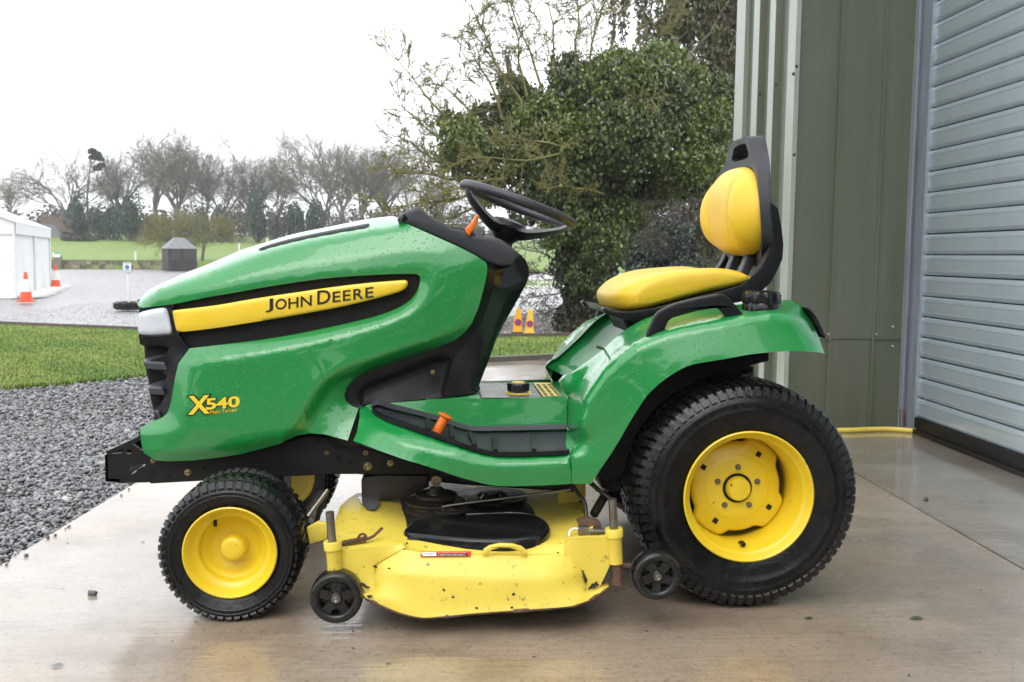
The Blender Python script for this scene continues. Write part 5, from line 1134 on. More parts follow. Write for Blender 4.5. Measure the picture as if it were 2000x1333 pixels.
def bolt(u, v, y, r, parent, m=BRASS, name='bolt', h=.006, ax=(0, -1, 0)):
    p = PY(u, v, y); mb = MB(); mb.lathe([(0, 0), (0, r*1.25), (.0025, r*1.25), (.0025, r*.85), (h, r*.8), (h+.001, r*.55), (h-.002, .0)], p, ax, 12); return mb.build(name, m, parent, 30)
bolt(845, 727.5, -.190, .0055, TR)
# gear of the tilt steering
solid('tilt_quadrant', BLKG, TR, [(922, 474), (934, 470), (952, 477), (968, 490), (973, 498), (962, 500), (948, 494), (930, 487)], -.15, -.165, -.12, .004)
mb = MB()
for k in range(11):
    t = k/10; u, v = lerp(936, 970, t), lerp(472.5, 493, t)-3*math.sin(t*math.pi); q = PY(u, v, -.145); mb.box(q, (.004, .03, .006))
tt_ = mb.build('quadrant_teeth', GREYP, TR, 0); tt_['kind'] = 'stuff'
solid('knee_panel', mat('dark_red_black_plastic', (.022, .010, .012), .3), TR, [(1010, 500), (1026, 509), (1033, 522), (1033.5, 534), (1027, 556), (1004, 599), (985, 622), (995, 585), (1008, 550), (1014, 520)], -.09, -.095, .12, .02, smooth=60)
# steering wheel
A_, B_ = PY(899, 358, 0), PY(1124, 442, 0); ctr = (A_+B_)/2; RW = np.linalg.norm(B_-A_)/2-.014
ex = (B_-A_)/np.linalg.norm(B_-A_); ey = C_(0, 1, 0); en = np.cross(ex, ey); en = en if en[2] > 0 else -en
sw = thing('steering_wheel', None, None, tuple(ctr)); sw.parent = TR; sw.location = Vector(ctr-ORG['lawn_tractor'])
mb = MB(); pts = [ctr+ex*math.cos(t)*RW+ey*math.sin(t)*RW for t in np.linspace(0, 2*math.pi, 97)]
n = 10; V = []
for i, p in enumerate(pts[:-1]):
    t = 2*math.pi*i/96; rad = ex*math.cos(t)+ey*math.sin(t)
    for k in range(n):
        a = 2*math.pi*k/n; bump = .0022*max(0, math.sin(t*52)) if (math.sin(a) < -.2 or math.cos(a) < -.3) else 0
        V.append(p+rad*math.cos(a)*(.0165-bump)+en*math.sin(a)*(.0150-bump))
F = [(i*n+k, i*n+(k+1) % n, ((i+1) % 96)*n+(k+1) % n, ((i+1) % 96)*n+k) for i in range(96) for k in range(n)]
obj('rim', V, F, GREYP, sw, 60)
hub = PY(990, 452, 0)
def spoke(t, name='spoke'):
    rad = ex*math.cos(t)+ey*math.sin(t); tang = -ex*math.sin(t)+ey*math.cos(t); a = hub+en*.012; c = ctr+rad*(RW-.006)-en*.004; m1 = ctr+rad*RW*.80-en*.035; m0 = hub+rad*.05+en*.006
    P = spline([a, m0, m1, c], .02); V = []
    for i, p in enumerate(P):
        s = i/(len(P)-1); w = lerp(.060, .075, s); h = lerp(.022, .010, s)
        for (x, y_) in ((-1, .3), (-.6, 1), (.6, 1), (1, .3), (.6, -1), (-.6, -1)): V.append(p+tang*w*x+en*h*y_)
    m_ = len(P); F = [(i*6+k, i*6+(k+1) % 6, (i+1)*6+(k+1) % 6, (i+1)*6+k) for i in range(m_-1) for k in range(6)]+[tuple(range(5, -1, -1)), tuple((m_-1)*6+k for k in range(6))]
    obj(name, V, F, BLK, sw, 50)
for t in (0, math.radians(180)): spoke(t)
mb = MB(); mb.lathe([(-.075, 0), (-.075, .034), (-.03, .03), (-.015, .045), (.012, .062), (.03, .05), (.036, .03), (.036, 0)], hub, en, 24); mb.build('hub', BLK, sw)
mb = MB(); mb.tube([hub-en*.06, PY(975, 480, 0)-en*.02], [.034, .042], 14); mb.build('steering_column', BLKG, TR)
# --- foot deck: tunnel side, mat trough and outer skirt in one pressing
tt1 = spline([(702, 800, -.225), (712, 795, -.222), (727.5, 790, -.220), (790, 785.5, -.215), (865, 779.5, -.210), (905, 775.5, -.205), (935, 771, -.200)], 8)
tt2 = C_((941, 780.5, -.207), (1020, 778.5, -.207), (1106, 775, -.207))
seam_r = C_((1107.5, 780, -.209), (1107.8, 842, -.218), (1120, 856, -.30), (1124, 862.5, -.36), (1113.5, 888, -.425), (1115.5, 915, -.432), (1116.5, 945.5, -.425))
skb = spline([(1116.5, 945.5, -.425), (1050, 949, -.427), (993, 950, -.427), (965, 948.8, -.427), (947.5, 945.7, -.427), (925, 940, -.427), (895, 931.7, -.427), (857.5, 919, -.427), (825, 908.5, -.425), (790, 898, -.418), (745, 882, -.39), (715, 870.5, -.355), (690, 861.5, -.315)], 8)
seam_l = C_((690, 861, -.315), (697, 845, -.295), (702.5, 815, -.25))
ol = np.vstack([tt1, tt2, seam_r, skb[1:], seam_l[1:]])
mi = spline([(726, 801, -.228), (737.5, 795.5, -.226), (765, 803.5, -.225), (815, 815.5, -.223), (855, 826.5, -.222), (885, 836.5, -.221), (908, 843.5, -.22), (930, 846.5, -.22), (1000, 845.5, -.219), (1106, 843, -.219)], 8)
mo = spline([(726, 802.5, -.230), (731, 812, -.262), (765, 828.5, -.318), (815, 845, -.368), (890, 870.5, -.410), (915, 879, -.414), (940, 886.5, -.416), (960, 891, -.416), (978, 893, -.416), (1050, 892, -.416), (1112, 889.5, -.417)], 8)
shd = spline([(715, 812, -.262), (740, 838, -.338), (770, 857, -.388), (825, 876, -.418), (870, 890.5, -.430), (912, 904, -.434), (940, 909, -.435), (980, 910, -.435), (1050, 908.5, -.435), (1114, 906, -.435)], 8)
tc_ = spline([(735, 793, -.2235), (800, 800, -.2205), (865, 812, -.219), (900, 820, -.2185), (960, 818, -.218), (1030, 812, -.217), (1106, 806, -.216)], 8)
panel('foot_deck', GREEN, TR, ol, [mi, mo, shd], step=8, thick=.02, smooth=42, smooth_it=2)
# top of the tunnel, with decals and the hydraulic filler
tz = PY(1020, 778, -.205)[2]
def tun(x0, x1, y0, y1, z, nm, m, parent, th=.003, x0b=None):
    mb = MB(); mb.box(((x0+x1)/2, (y0+y1)/2, z), (x1-x0, y1-y0, th)); return mb.build(nm, m, parent, 0)
xa, xb, xc = PY(941, 780, -.205)[0], PY(1106, 776, -.205)[0], PY(1062, 776, -.205)[0]
tun(xa-.16, xb+.12, -.207, .207, tz-.012, 'tunnel_top', GREEN, TR, .02)
dp = tun(xa, xc-.004, -.200, .12, tz+.0005, 'silver_decal', CHROME, TR, .002)
yp = tun(xc, xb-.008, -.200, .13, tz+.0008, 'caution_decal', YPRINT, TR, .002)
mb = MB()
for k in range(3):
    for j in range(9): mb.box((xc+.012+.018*k, -.18+.032*j, tz+.0025), (.011, .020 if (j+k) % 3 else .012, .001))
dm = mb.build('decal_print', BLKP, yp, 0); dm['kind'] = 'stuff'
mb = MB(); mb.beam((xc, -.2, tz+.0022), (xc, .13, tz+.0022), .002, .0015); mb.beam((xb-.009, -.2, tz+.0022), (xb-.009, .13, tz+.0022), .002, .0015); mb.build('decal_border', BLKP, yp, 0)['kind'] = 'stuff'
cp = PY(1012, 771, -.10); cp[2] = tz
mb = MB(); mb.lathe([(0, 0), (0, .040), (.003, .040), (.003, .03)], cp, UPZ, 28); mb.build('filler_collar', YPRINT, TR)
fp = []
mb = MB(); n = 48; V = []
for h, r0 in ((.006, .024), (.008, .033), (.026, .034), (.031, .031), (.032, .022)):
    for k in range(n):
        t = 2*math.pi*k/n; r = r0*(1-.07*(math.cos(12*t) > .2)) if h < .03 else r0; V.append(cp+C_(math.cos(t)*r, math.sin(t)*r, h))
F = [(j*n+k, j*n+(k+1) % n, (j+1)*n+(k+1) % n, (j+1)*n+k) for j in range(4) for k in range(n)]+[tuple(4*n+k for k in range(n))]
fc = obj('filler_cap', V, F, BLKG, TR, 40)
mb = MB(); mb.lathe([(.0325, 0), (.0340, .019), (.0325, .020)], cp, UPZ, 24); mb.build('cap_label', YPRINT, fc)
# rubber foot mats with an upstanding ribbed rim
in2 = offset2(np.vstack([mi, mo[::-1][:-1]])[:, :2], 2.5)
def lipmat(sgn):
    A = np.vstack([mi, mo[::-1][1:-1]]); P, y, Tm = net(np.column_stack([offset2(A[:, :2], .6), A[:, 2]]), step=9, smooth_it=0); V, F = shell(P, y, Tm, .002, sgn > 0); V = V+C_(0, -.0015*(-1 if sgn > 0 else 1), .005)
    fm = obj('foot_mat', V, F, GREYP, TR, 60)
    L = lift(mo[:, :2], mo[:, 2]); L2 = lift(mi[:, :2], mi[:, 2]); s = C_(1, 1 if sgn < 0 else -1, 1)
    V = []; F = []
    for i, p in enumerate(L): V += [p*s+C_(0, -.002*(1 if sgn < 0 else -1), .002), p*s+C_(0, -.002*(1 if sgn < 0 else -1), .014), (p+C_(0, .012, .016))*s, (p+C_(0, .022, .006))*s]
    F = [(4*i+k, 4*i+4+k, 4*i+5+k, 4*i+1+k) for i in range(len(L)-1) for k in range(3)]; F = F if sgn > 0 else [f[::-1] for f in F]
    obj('mat_rim', V, F, BLK, fm, 40)
    V = []; 
    for i, p in enumerate(L2): V += [p*s+C_(0, 0, .0), (p+C_(0, -.004, .0))*s+C_(0, 0, .022), (p+C_(0, -.018, .0))*s+C_(0, 0, .010)]
    F = [(3*i+k, 3*i+3+k, 3*i+4+k, 3*i+1+k) for i in range(len(L2)-1) for k in range(2)]; F = F if sgn < 0 else [f[::-1] for f in F]
    obj('mat_upstand', V, F, GREYP, fm, 40)
    mb = MB()
    for f in (.30, .42, .535, .66, .83): 
        i = int(f*len(L)); p = L[i]; j = int(f*len(L2)); q = L2[j]; a, b = (p+C_(0, .002, .017)), lerp(p, q, .7)+C_(0, 0, .014)
        mb.beam(a*s, b*s, .011, .009)
    mb.build('mat_rib', BLK, fm, 0)['kind'] = 'stuff'
    return fm
lipmat(-1); lipmat(1)
# orange depth-stop knob standing on the mat
ka_, kb_ = PY(853, 846, -.33), PY(871, 812, -.33); ax_ = (kb_-ka_)/np.linalg.norm(kb_-ka_); Lk = np.linalg.norm(kb_-ka_)
mb = MB(); mb.lathe([(-.015, .0), (-.015, .0145), (Lk*.85, .0135), (Lk*.93, .017), (Lk*.96, .022), (Lk*1.0, .022), (Lk*1.06, .012), (Lk*1.07, 0)], ka_, ax_, 20); mb.build('height_knob', ORNG, TR)

# --- rear fender
f_out = spline([(1117.5, 945.5, -.43), (1116.5, 915, -.436), (1115, 890, -.43)], 9)
edge_in = C_((1125.5, 862.5, -.365), (1109, 841, -.222), (1109, 775, -.208), (1100, 762, -.206), (1093, 747, -.208))
inner_top = spline([(1093, 747, -.208), (1104, 735, -.212), (1122, 728, -.222), (1145, 712, -.236), (1179, 686.5, -.256), (1215, 654, -.268), (1245, 634, -.275), (1270, 622, -.28), (1300, 612, -.285), (1350, 604, -.287), (1402, 599.5, -.288), (1450, 596, -.288), (1500, 588, -.285), (1532, 585.5, -.285)], 9)
tail = spline([(1532, 585.5, -.285), (1550, 589, -.30), (1564, 597, -.315), (1576, 612, -.33), (1588, 634, -.36), (1600, 662, -.41), (1611, 691.5, -.465)], 8)
arch = spline([(1611, 691.5, -.465), (1600, 689, -.482), (1575, 687, -.495), (1539, 686.5, -.500), (1500, 689, -.502), (1460, 693.5, -.503), (1420, 701, -.503), (1380, 707.5, -.502), (1348, 714, -.500), (1322, 726, -.498), (1300, 740.5, -.495), (1281, 756, -.492), (1263, 774, -.488), (1245, 801, -.482), (1227, 830, -.475), (1210, 860, -.466), (1190, 892, -.456), (1172, 918, -.447), (1155, 945.5, -.437)], 9)
ol = np.vstack([f_out, edge_in, inner_top[1:], tail[1:], arch[1:]])
cre = spline([(1119, 890, -.445), (1125, 850, -.449), (1141, 785, -.453), (1163, 745, -.456), (1192, 702, -.460), (1225, 676, -.464), (1262, 657, -.467), (1300, 645, -.469), (1355, 632, -.471), (1413, 622, -.473), (1470, 613.5, -.473), (1520, 611, -.470), (1555, 620, -.466), (1580, 645, -.463), (1596, 668, -.462)], 9)
arch2 = spline([(1585, 673, -.484), (1539, 675, -.496), (1460, 681.5, -.499), (1400, 691, -.500), (1348, 701, -.498), (1310, 717, -.494), (1270, 749, -.488), (1230, 803, -.475), (1180, 885, -.453), (1145, 940, -.437)], 9)
fl2 = spline([(1120, 770, -.235), (1140, 742, -.270), (1170, 715, -.30), (1210, 682, -.325), (1250, 655, -.345), (1300, 634, -.36), (1360, 620, -.372), (1420, 610.5, -.378), (1480, 602, -.378), (1530, 599, -.372), (1562, 613, -.378)], 9)
panel('fender', GREEN, TR, ol, [cre, fl2, arch2], step=8, thick=.03, smooth=45, smooth_it=5)
# seat deck between the fenders
it = resample(inner_top, 9); a, b = strip(it, 14, (0, 0, 0)); a = np.array(a).reshape(len(it), 15, 3)
for k in range(15):
    s = math.sin(math.pi*k/14)**.5; a[:, k] += np.array((.085, 0, -.035))*s
obj('seat_deck', a.reshape(-1, 3), b, GREEN, TR, 60)
mb = MB(); mb.tube([PY(1163, 677, -.27), PY(1176, 681, -.25)], [.0042, .0042], 10); mb.tube([PY(1172, 679.5, -.257), PY(1190, 687, -.24)], [.0028, .0028], 8); mb.build('release_lever', BRASS, TR)
# black liner under the fender, axle block
lin = [(1170, 938), (1205, 868), (1245, 802), (1300, 745), (1350, 719), (1420, 707), (1520, 694), (1520, 712), (1500, 716), (1478, 722), (1462, 735), (1450, 760), (1200, 960)]
solid('wheel_arch_liner', MATBLK, TR, lin, -.40, -.33, .33, .01)
solid('transaxle', GRIME, TR, [(1150, 880), (1260, 800), (1480, 720), (1500, 900), (1450, 1010), (1300, 1000), (1180, 960)], -.18, -.16, .16, .02)
# fuel cap on the near fender
q = PY(1487, 592, -.37); q = C_(q[0], -.37, PY(1487, 607, -.37)[2]); mb = MB(); mb.lathe([(-.02, .052), (.0, .053), (.018, .050), (.022, .048)], q, UPZ, 32); fk = mb.build('filler_neck', BLKG, TR)
V = []; n = 60
for h, r0 in ((.018, .044), (.021, .052), (.042, .053), (.051, .048), (.055, .036), (.056, 0.001)):
    for k in range(n):
        t = 2*math.pi*k/n; r = r0*(1-.075*(math.cos(10*t) > .35)) if .02 < h < .05 else r0; V.append(q+C_(math.cos(t)*r, math.sin(t)*r, h))
F = [(j*n+k, j*n+(k+1) % n, (j+1)*n+(k+1) % n, (j+1)*n+k) for j in range(5) for k in range(n)]; obj('fuel_cap', V, F, BLKG, TR, 40)
# grab handles on both fenders
hnd = [(1258, 667, 0), (1264, 648, 0), (1275, 622, 0), (1283, 610, 0), (1296, 602, 0), (1319, 592, 0), (1360, 582.5, 0), (1402, 574.5, 0), (1414, 575, 0), (1421, 581, 0), (1436, 597, 0), (1449, 613, 0), (1440, 619, 0), (1418, 621, 0), (1407, 608, 0), (1400, 601, 0), (1360, 607, 0), (1312, 621, 0), (1304, 627, 0), (1296, 645, 0), (1289, 655, 0), (1272, 661, 0)]
solid('grab_handle', BLK, TR, hnd, -.425, -.438, -.412, .006, smooth=60)
solid('grab_handle', BLK, TR, hnd, -.425, .412, .438, .006, smooth=60)
# tail lamps
tl = [(1566, 600), (1575, 601), (1586, 612), (1598, 634), (1607, 655), (1605, 661), (1597, 657), (1583, 632)]
for a, b in ((-.36, -.20), (.20, .36)):
    o = solid('tail_light', BLKG, TR, tl, -.33, a, b, .008); 
    solid('red_lens', REDL, o, [(1590, 612), (1596, 622), (1601, 634), (1597, 633), (1590, 622)], -.33, a+.02, b-.02, .003)
# --- seat
seat_p = TR
def pillow(name, outline, yref, hw, m, parent, edge=.07, n=9, xs=lambda s: (0, 0), curve=True, smooth=180):
    """cushion: outline traced at yref, rounded towards both sides"""
    o = spline(outline, 8, True) if curve else np.array(outline, float); Q = lift(o[:, :2], yref)[:, [0, 2]]
    S = [];
    for k in range(n+1):
        t = k/n*math.pi/2; pass
    S = [(-hw+edge*(1-math.cos(math.pi/2*k/n)), edge*.42*(1-math.sin(math.pi/2*k/n))) for k in range(n+1)]
    mids = [(lerp(-hw+edge, hw-edge, k/6), 0) for k in range(1, 6)]
    S = S+mids+[(-y_, d) for y_, d in reversed(S)]
    fit = np.polyfit(Q[:, 0], Q[:, 1], 1)
    V = []
    for y_, d in S:
        R = offset2(Q, d) if d > 1e-5 else Q.copy()
        if abs(abs(y_)-hw) < 1e-9: zf = np.polyval(fit, R[:, 0]); R = np.column_stack([R[:, 0], zf+.32*(R[:, 1]-zf)])
        sx, sz = xs(y_/hw); V += [(q[0]+sx, y_, q[1]+sz) for q in R]
    L = len(Q); F = [(i*L+k, (i+1)*L+k, (i+1)*L+(k+1) % L, i*L+(k+1) % L) for i in range(len(S)-1) for k in range(L)]
    for t in tessellate_polygon([[Vector((V[k][0], V[k][2], 0)) for k in range(L)]]): F += [tuple(t), tuple((len(S)-1)*L+k for k in t)]
    o = obj(name, V, F, m, parent, smooth); bm = bmesh.new(); bm.from_mesh(o.data); bmesh.ops.recalc_face_normals(bm, faces=bm.faces); bm.to_mesh(o.data); bm.free(); o.data.set_sharp_from_angle(angle=math.radians(60)); return o
cu_ = [(1204, 580, 0), (1206, 570, 0), (1214, 560, 0), (1228, 549, 0), (1250, 538.5, 0), (1285, 528.5, 0), (1335, 523, 0), (1385, 520.5, 0), (1420, 523.5, 0), (1443, 532, 0), (1452.5, 545, 0), (1440, 556, 0), (1405, 565, 0), (1366, 573, 0), (1276, 596.5, 0), (1245, 604, 0), (1225, 605, 0), (1210, 598, 0)]
pillow('seat_cushion', cu_, -.22, .228, SEATY, seat_p, .06, xs=lambda s: (.050*abs(s)**2.5-.012, -.012*(1-abs(s)**2)+.0))
bk = [(1370, 470, 0), (1366, 452, 0), (1366, 427, 0), (1374, 400, 0), (1390, 372, 0), (1412, 348, 0), (1436, 330, 0), (1458, 320.5, 0), (1470, 321, 0), (1474, 332, 0), (1475.5, 365, 0), (1479.5, 427, 0), (1487, 475, 0), (1485, 494, 0), (1470, 502, 0), (1440, 505, 0), (1405, 498, 0), (1383, 487, 0)]
# the backrest pad: an oval cushion standing against the leaning shell
TPb, BTb = PY(1474, 321, -.12), PY(1487, 500, -.14)
axu = (TPb-BTb); Hb = np.linalg.norm(axu); axu /= Hb; axf = C_(-axu[2], 0, axu[0]); axf = axf if axf[0] < 0 else -axf
V = []; nu, nv = 96, 40
def bpt(u, v):   # u around, v 0..1 centre to rim, front dome
    a = u*2*math.pi; c, s = math.cos(a), math.sin(a); e = 2.7
    hx = .238*np.sign(c)*abs(c)**(2/e); hz = (.5*Hb)*np.sign(s)*abs(s)**(2/e)
    wz = 1-.20*max(0, (hz/(.5*Hb)))**1.3-.10*max(0, -(hz/(.5*Hb)))**2
    r = v; d = .066*(1-r**4.2)**.55; zz = hz*r; yy = hx*r*wz
    side = abs(yy)/.238; d += .020*math.exp(-((side-.72)/.16)**2)*(1-r**6); d -= .011*math.exp(-((side-.47-.10*(zz/Hb))/.030)**2)*(1-r**6); d += .012*(1-((zz/(.5*Hb)+.35))**2)*(1-r**4)
    return (TPb+BTb)/2*C_(1, 0, 1)+axu*zz+axf*(d+.014)+C_(0, yy, 0)
V = [bpt(0, 0)]
for j in range(1, nv+1):
    for i in range(nu): V.append(bpt(i/nu, (j/nv)**.7))
for i in range(nu): V.append(bpt(i/nu, 1.0)-axf*.004)
F = [(0, 1+i, 1+(i+1) % nu) for i in range(nu)]+[(1+j*nu+i, 1+(j+1)*nu+i, 1+(j+1)*nu+(i+1) % nu, 1+j*nu+(i+1) % nu) for j in range(nv) for i in range(nu)]
o = obj('backrest_pad', V, F, SEATY, seat_p, 180)
bm = bmesh.new(); bm.from_mesh(o.data); bmesh.ops.recalc_face_normals(bm, faces=bm.faces); bm.to_mesh(o.data); bm.free()
# shell behind the pad, with handle slot at the top
def frame_pt(h, w, back): return (TPb+BTb)/2*C_(1, 0, 1)+axu*h+C_(0, w, 0)-axf*back
hTop = (PY(1492, 262, -.10)-(TPb+BTb)/2)@axu
pro = [(-Hb*.62, .14), (-Hb*.5, .17), (-Hb*.3, .235), (0, .252), (Hb*.3, .232), (Hb*.5, .185), (hTop*.72, .135), (hTop*.9, .105), (hTop*.97, .085), (hTop, .06)]
O = spline([(w, h, 0) for h, w in pro], .02); O = np.vstack([O, O[::-1]*C_(-1, 1, 1)]); 
slot = spline([(.078, hTop*.72, 0), (.075, hTop*.82, 0), (.05, hTop*.91, 0), (-.05, hTop*.91, 0), (-.075, hTop*.82, 0), (-.078, hTop*.72, 0)], .015, True)
ww = spline([(.05, -Hb*.55, 0), (.06, -Hb*.51, 0), (-.06, -Hb*.51, 0), (-.05, -Hb*.55, 0)], .015, True)
def shellmesh(name, O, holes, f0, thick, m, parent):
    Vv = []; Ee = []; 
    for loop in [O]+holes:
        n0 = len(Vv); Vv += [Vector((p[0]*1000, p[1]*1000)) for p in loop]; k = len(loop); Ee += [(n0+i, n0+(i+1) % k) for i in range(k)]
    gx_ = np.arange(-240, 241, 18.); gz = np.arange(O[:, 1].min()*1000, O[:, 1].max()*1000, 18.); G = np.array([(a, b) for a in gx_ for b in gz])
    ok = inside(O*1000, G)
    for hh in holes: ok &= ~inside(hh*1000, G)
    C0 = np.array([tuple(v) for v in Vv]); G = G[ok]; G = G[np.array([np.min(np.hypot(*(C0-p).T)) > 9 for p in G])]
    Vv += [Vector(p) for p in G]; rv, re, rf, *_ = delaunay_2d_cdt(Vv, Ee, [], 0, 1e-4); P = np.array([tuple(v) for v in rv]); Tt = np.array([t for t in rf if len(t) == 3]); cc = P[Tt].mean(1); ok = inside(O*1000, cc)
    for hh in holes: ok &= ~inside(hh*1000, cc)
    Tt = Tt[ok]; A = np.array([f0(p[0]/1000, p[1]/1000, 0) for p in P]); B = np.array([f0(p[0]/1000, p[1]/1000, thick) for p in P]); N = len(P)
    Ff = [tuple(t) for t in Tt]+[tuple(t[::-1]+N) for t in Tt]; cnt = {(t[i], t[(i+1) % 3]) for t in Tt for i in range(3)}; Ff += [(k[1], k[0], k[0]+N, k[1]+N) for k in cnt if (k[1], k[0]) not in cnt]
    o = obj(name, np.vstack([A, B]), Ff, m, parent, 40); bm = bmesh.new(); bm.from_mesh(o.data); bmesh.ops.recalc_face_normals(bm, faces=bm.faces); bm.to_mesh(o.data); bm.free(); o.data.set_sharp_from_angle(angle=math.radians(40)); return o
def ffun(x, h, t):
    wrap = .0+.03*(abs(x)/.23)**2
    curl = .05*max(0, (h-Hb*.4)/(hTop-Hb*.4))**1.5*0
    low = .06*max(0, (-h-Hb*.42)/(Hb*.2))**1.5
    return frame_pt(h, x, .002-wrap-low*0+t*(1-.4*(abs(x)/.23)**3))
shellmesh('seat_shell', O, [slot, ww], ffun, .055, GREYP, seat_p)
# side cheek of the shell sweeping down into the pan
chk = [(1483, 431), (1488, 450), (1495.7, 478), (1494, 492), (1488, 507), (1480, 521), (1470, 532), (1455, 545), (1440, 557), (1405, 567.5), (1366, 576), (1276, 600), (1228, 607.5), (1200, 608), (1178, 600), (1174, 604), (1180, 612), (1210, 622), (1240, 629), (1262, 628), (1300, 618), (1366, 602), (1438, 590), (1470, 580), (1499, 553), (1512, 530), (1522.7, 506), (1524.5, 478), (1521, 445), (1514, 408), (1500, 396), (1486, 405)]
solid('seat_frame', BLK, seat_p, chk, -.20, -.228, -.185, .004, smooth=60); solid('seat_frame', BLK, seat_p, chk, -.20, .185, .228, .004, smooth=60)
pan = [(1178, 601), (1228, 608), (1276, 600), (1366, 577), (1440, 558), (1455, 560), (1440, 585), (1366, 600), (1262, 626), (1240, 627), (1190, 614)]
solid('seat_pan', BLK, seat_p, pan, -.20, -.19, .19, .01)
for yy in (-.07, .07):
    solid('seat_strut', GREYP, seat_p, [(1438, 556), (1452, 524), (1462, 500), (1480, 498), (1474, 520), (1462, 548), (1452, 562)], -.10, yy-.022, yy+.022, .005)
solid('seat_support', FRAMEB, TR, [(1215, 615), (1420, 590), (1430, 640), (1230, 650)], -.15, -.13, .13, .01)

# --- chassis
rail = [(296, 884), (480, 884), (545, 868), (600, 850), (640, 853), (690, 866), (760, 888), (835, 912), (834, 921), (700, 922), (350, 940), (296, 943)]
rl = solid('frame_rail', FRAMEB, TR, rail, -.15, -.165, -.15, .002); rl2 = solid('frame_rail', FRAMEB, TR, rail, -.15, .15, .165, .002)
for u, v, r, m in ((714, 885, .006, BRASS), (762, 905, .0075, BRASS), (718, 911, .010, BRASS), (638, 885, .005, BRASS), (367, 923, .008, BRASS), (299, 900, .006, BRASS), (622, 858, .008, FRAMEB), (400, 915, .004, DARK), (660, 896, .006, DARK), (683, 904, .004, DARK), (330, 930, .0035, DARK)): bolt(u, v, -.166, r, rl, m, 'bolt' if m is not DARK else 'hole', .007 if m is not DARK else .0012)
solid('engine_sump', GRIME, TR, [(400, 890), (900, 890), (1120, 935), (1120, 960), (900, 945), (700, 925), (420, 925)], -.1, -.12, .12, .01)
# front implement bracket: open steel channel with slots
bo = C_((207, 889, -.16), (237, 884.5, -.16), (243, 875, -.16), (258, 868, -.16), (268, 874, -.16), (273, 879, -.16), (300, 881, -.16), (352, 884, -.16), (352, 941, -.16), (238, 944, -.16), (207, 940, -.16))
s1h = spline([(252, 921, -.16), (258, 911, -.16), (270, 907, -.16), (282, 906.5, -.16), (283, 911, -.16), (272, 915, -.16), (262, 925, -.16), (254, 927, -.16)], 5, True)
s2h = spline([(246, 881, -.16), (252, 878.5, -.16), (258, 880, -.16), (257, 885.5, -.16), (250, 887, -.16), (246, 885, -.16)], 4, True)
panel('implement_bracket', FRAMEB, TR, bo, holes=[s1h, s2h], step=8, thick=.012)
a, b = PY(207, 889, -.16), PY(209, 941, -.16); mb = MB(); mb.box(((a[0]+b[0])/2, 0, (a[2]+b[2])/2), (.008, .32, a[2]-b[2])); mb.box((a[0]+.018, 0, b[2]+.004), (.04, .32, .008)); mb.build('bracket_crossbar', FRAMEB, TR, 0)
mb = MB(); p0, p1 = PY(209, 886, -.155), PY(274, 856, -.155); mb.beam(p0, p1, .006, .012); mb.beam(p0*C_(1, -1, 1), p1*C_(1, -1, 1), .006, .012); mb.build('bracket_brace', FRAMEB, TR, 0)['kind'] = 'stuff'
# front axle, steering arm, drive shields
ax0 = PY(450, 1081, -.5); ax0 = C_(-.519, 0, .177)
mb = MB(); mb.box((ax0[0], 0, .19), (.06, .62, .05)); mb.box((ax0[0], 0, .23), (.14, .16, .10)); mb.build('front_axle', GRIME, TR, 0)
mb = MB(); mb.tube([PY(640, 958, -.3), PY(601, 1010, -.36)], .006, 8); mb.build('tie_rod', STEEL, TR)
mb = MB(); mb.tube([PY(628, 965, -.15), PY(612, 1000, -.2), PY(604, 1040, -.25)], [.02, .025, .02], 8); mb.build('steering_knuckle', GRIME, TR)
solid('drive_shield', GRIME, TR, [(706, 938), (712, 931), (738, 927), (835, 927), (838, 950), (786, 974), (707, 975)], -.12, -.13, .06, .004)
mb = MB(); q = PY(852, 938.5, -.2); mb.lathe([(0, .0), (0, .0105), (-.012, .0105), (-.012, .0155), (.03, .0155)], q, (0, 1, 0), 16); mb.build('pivot_tube', BRASS, TR)

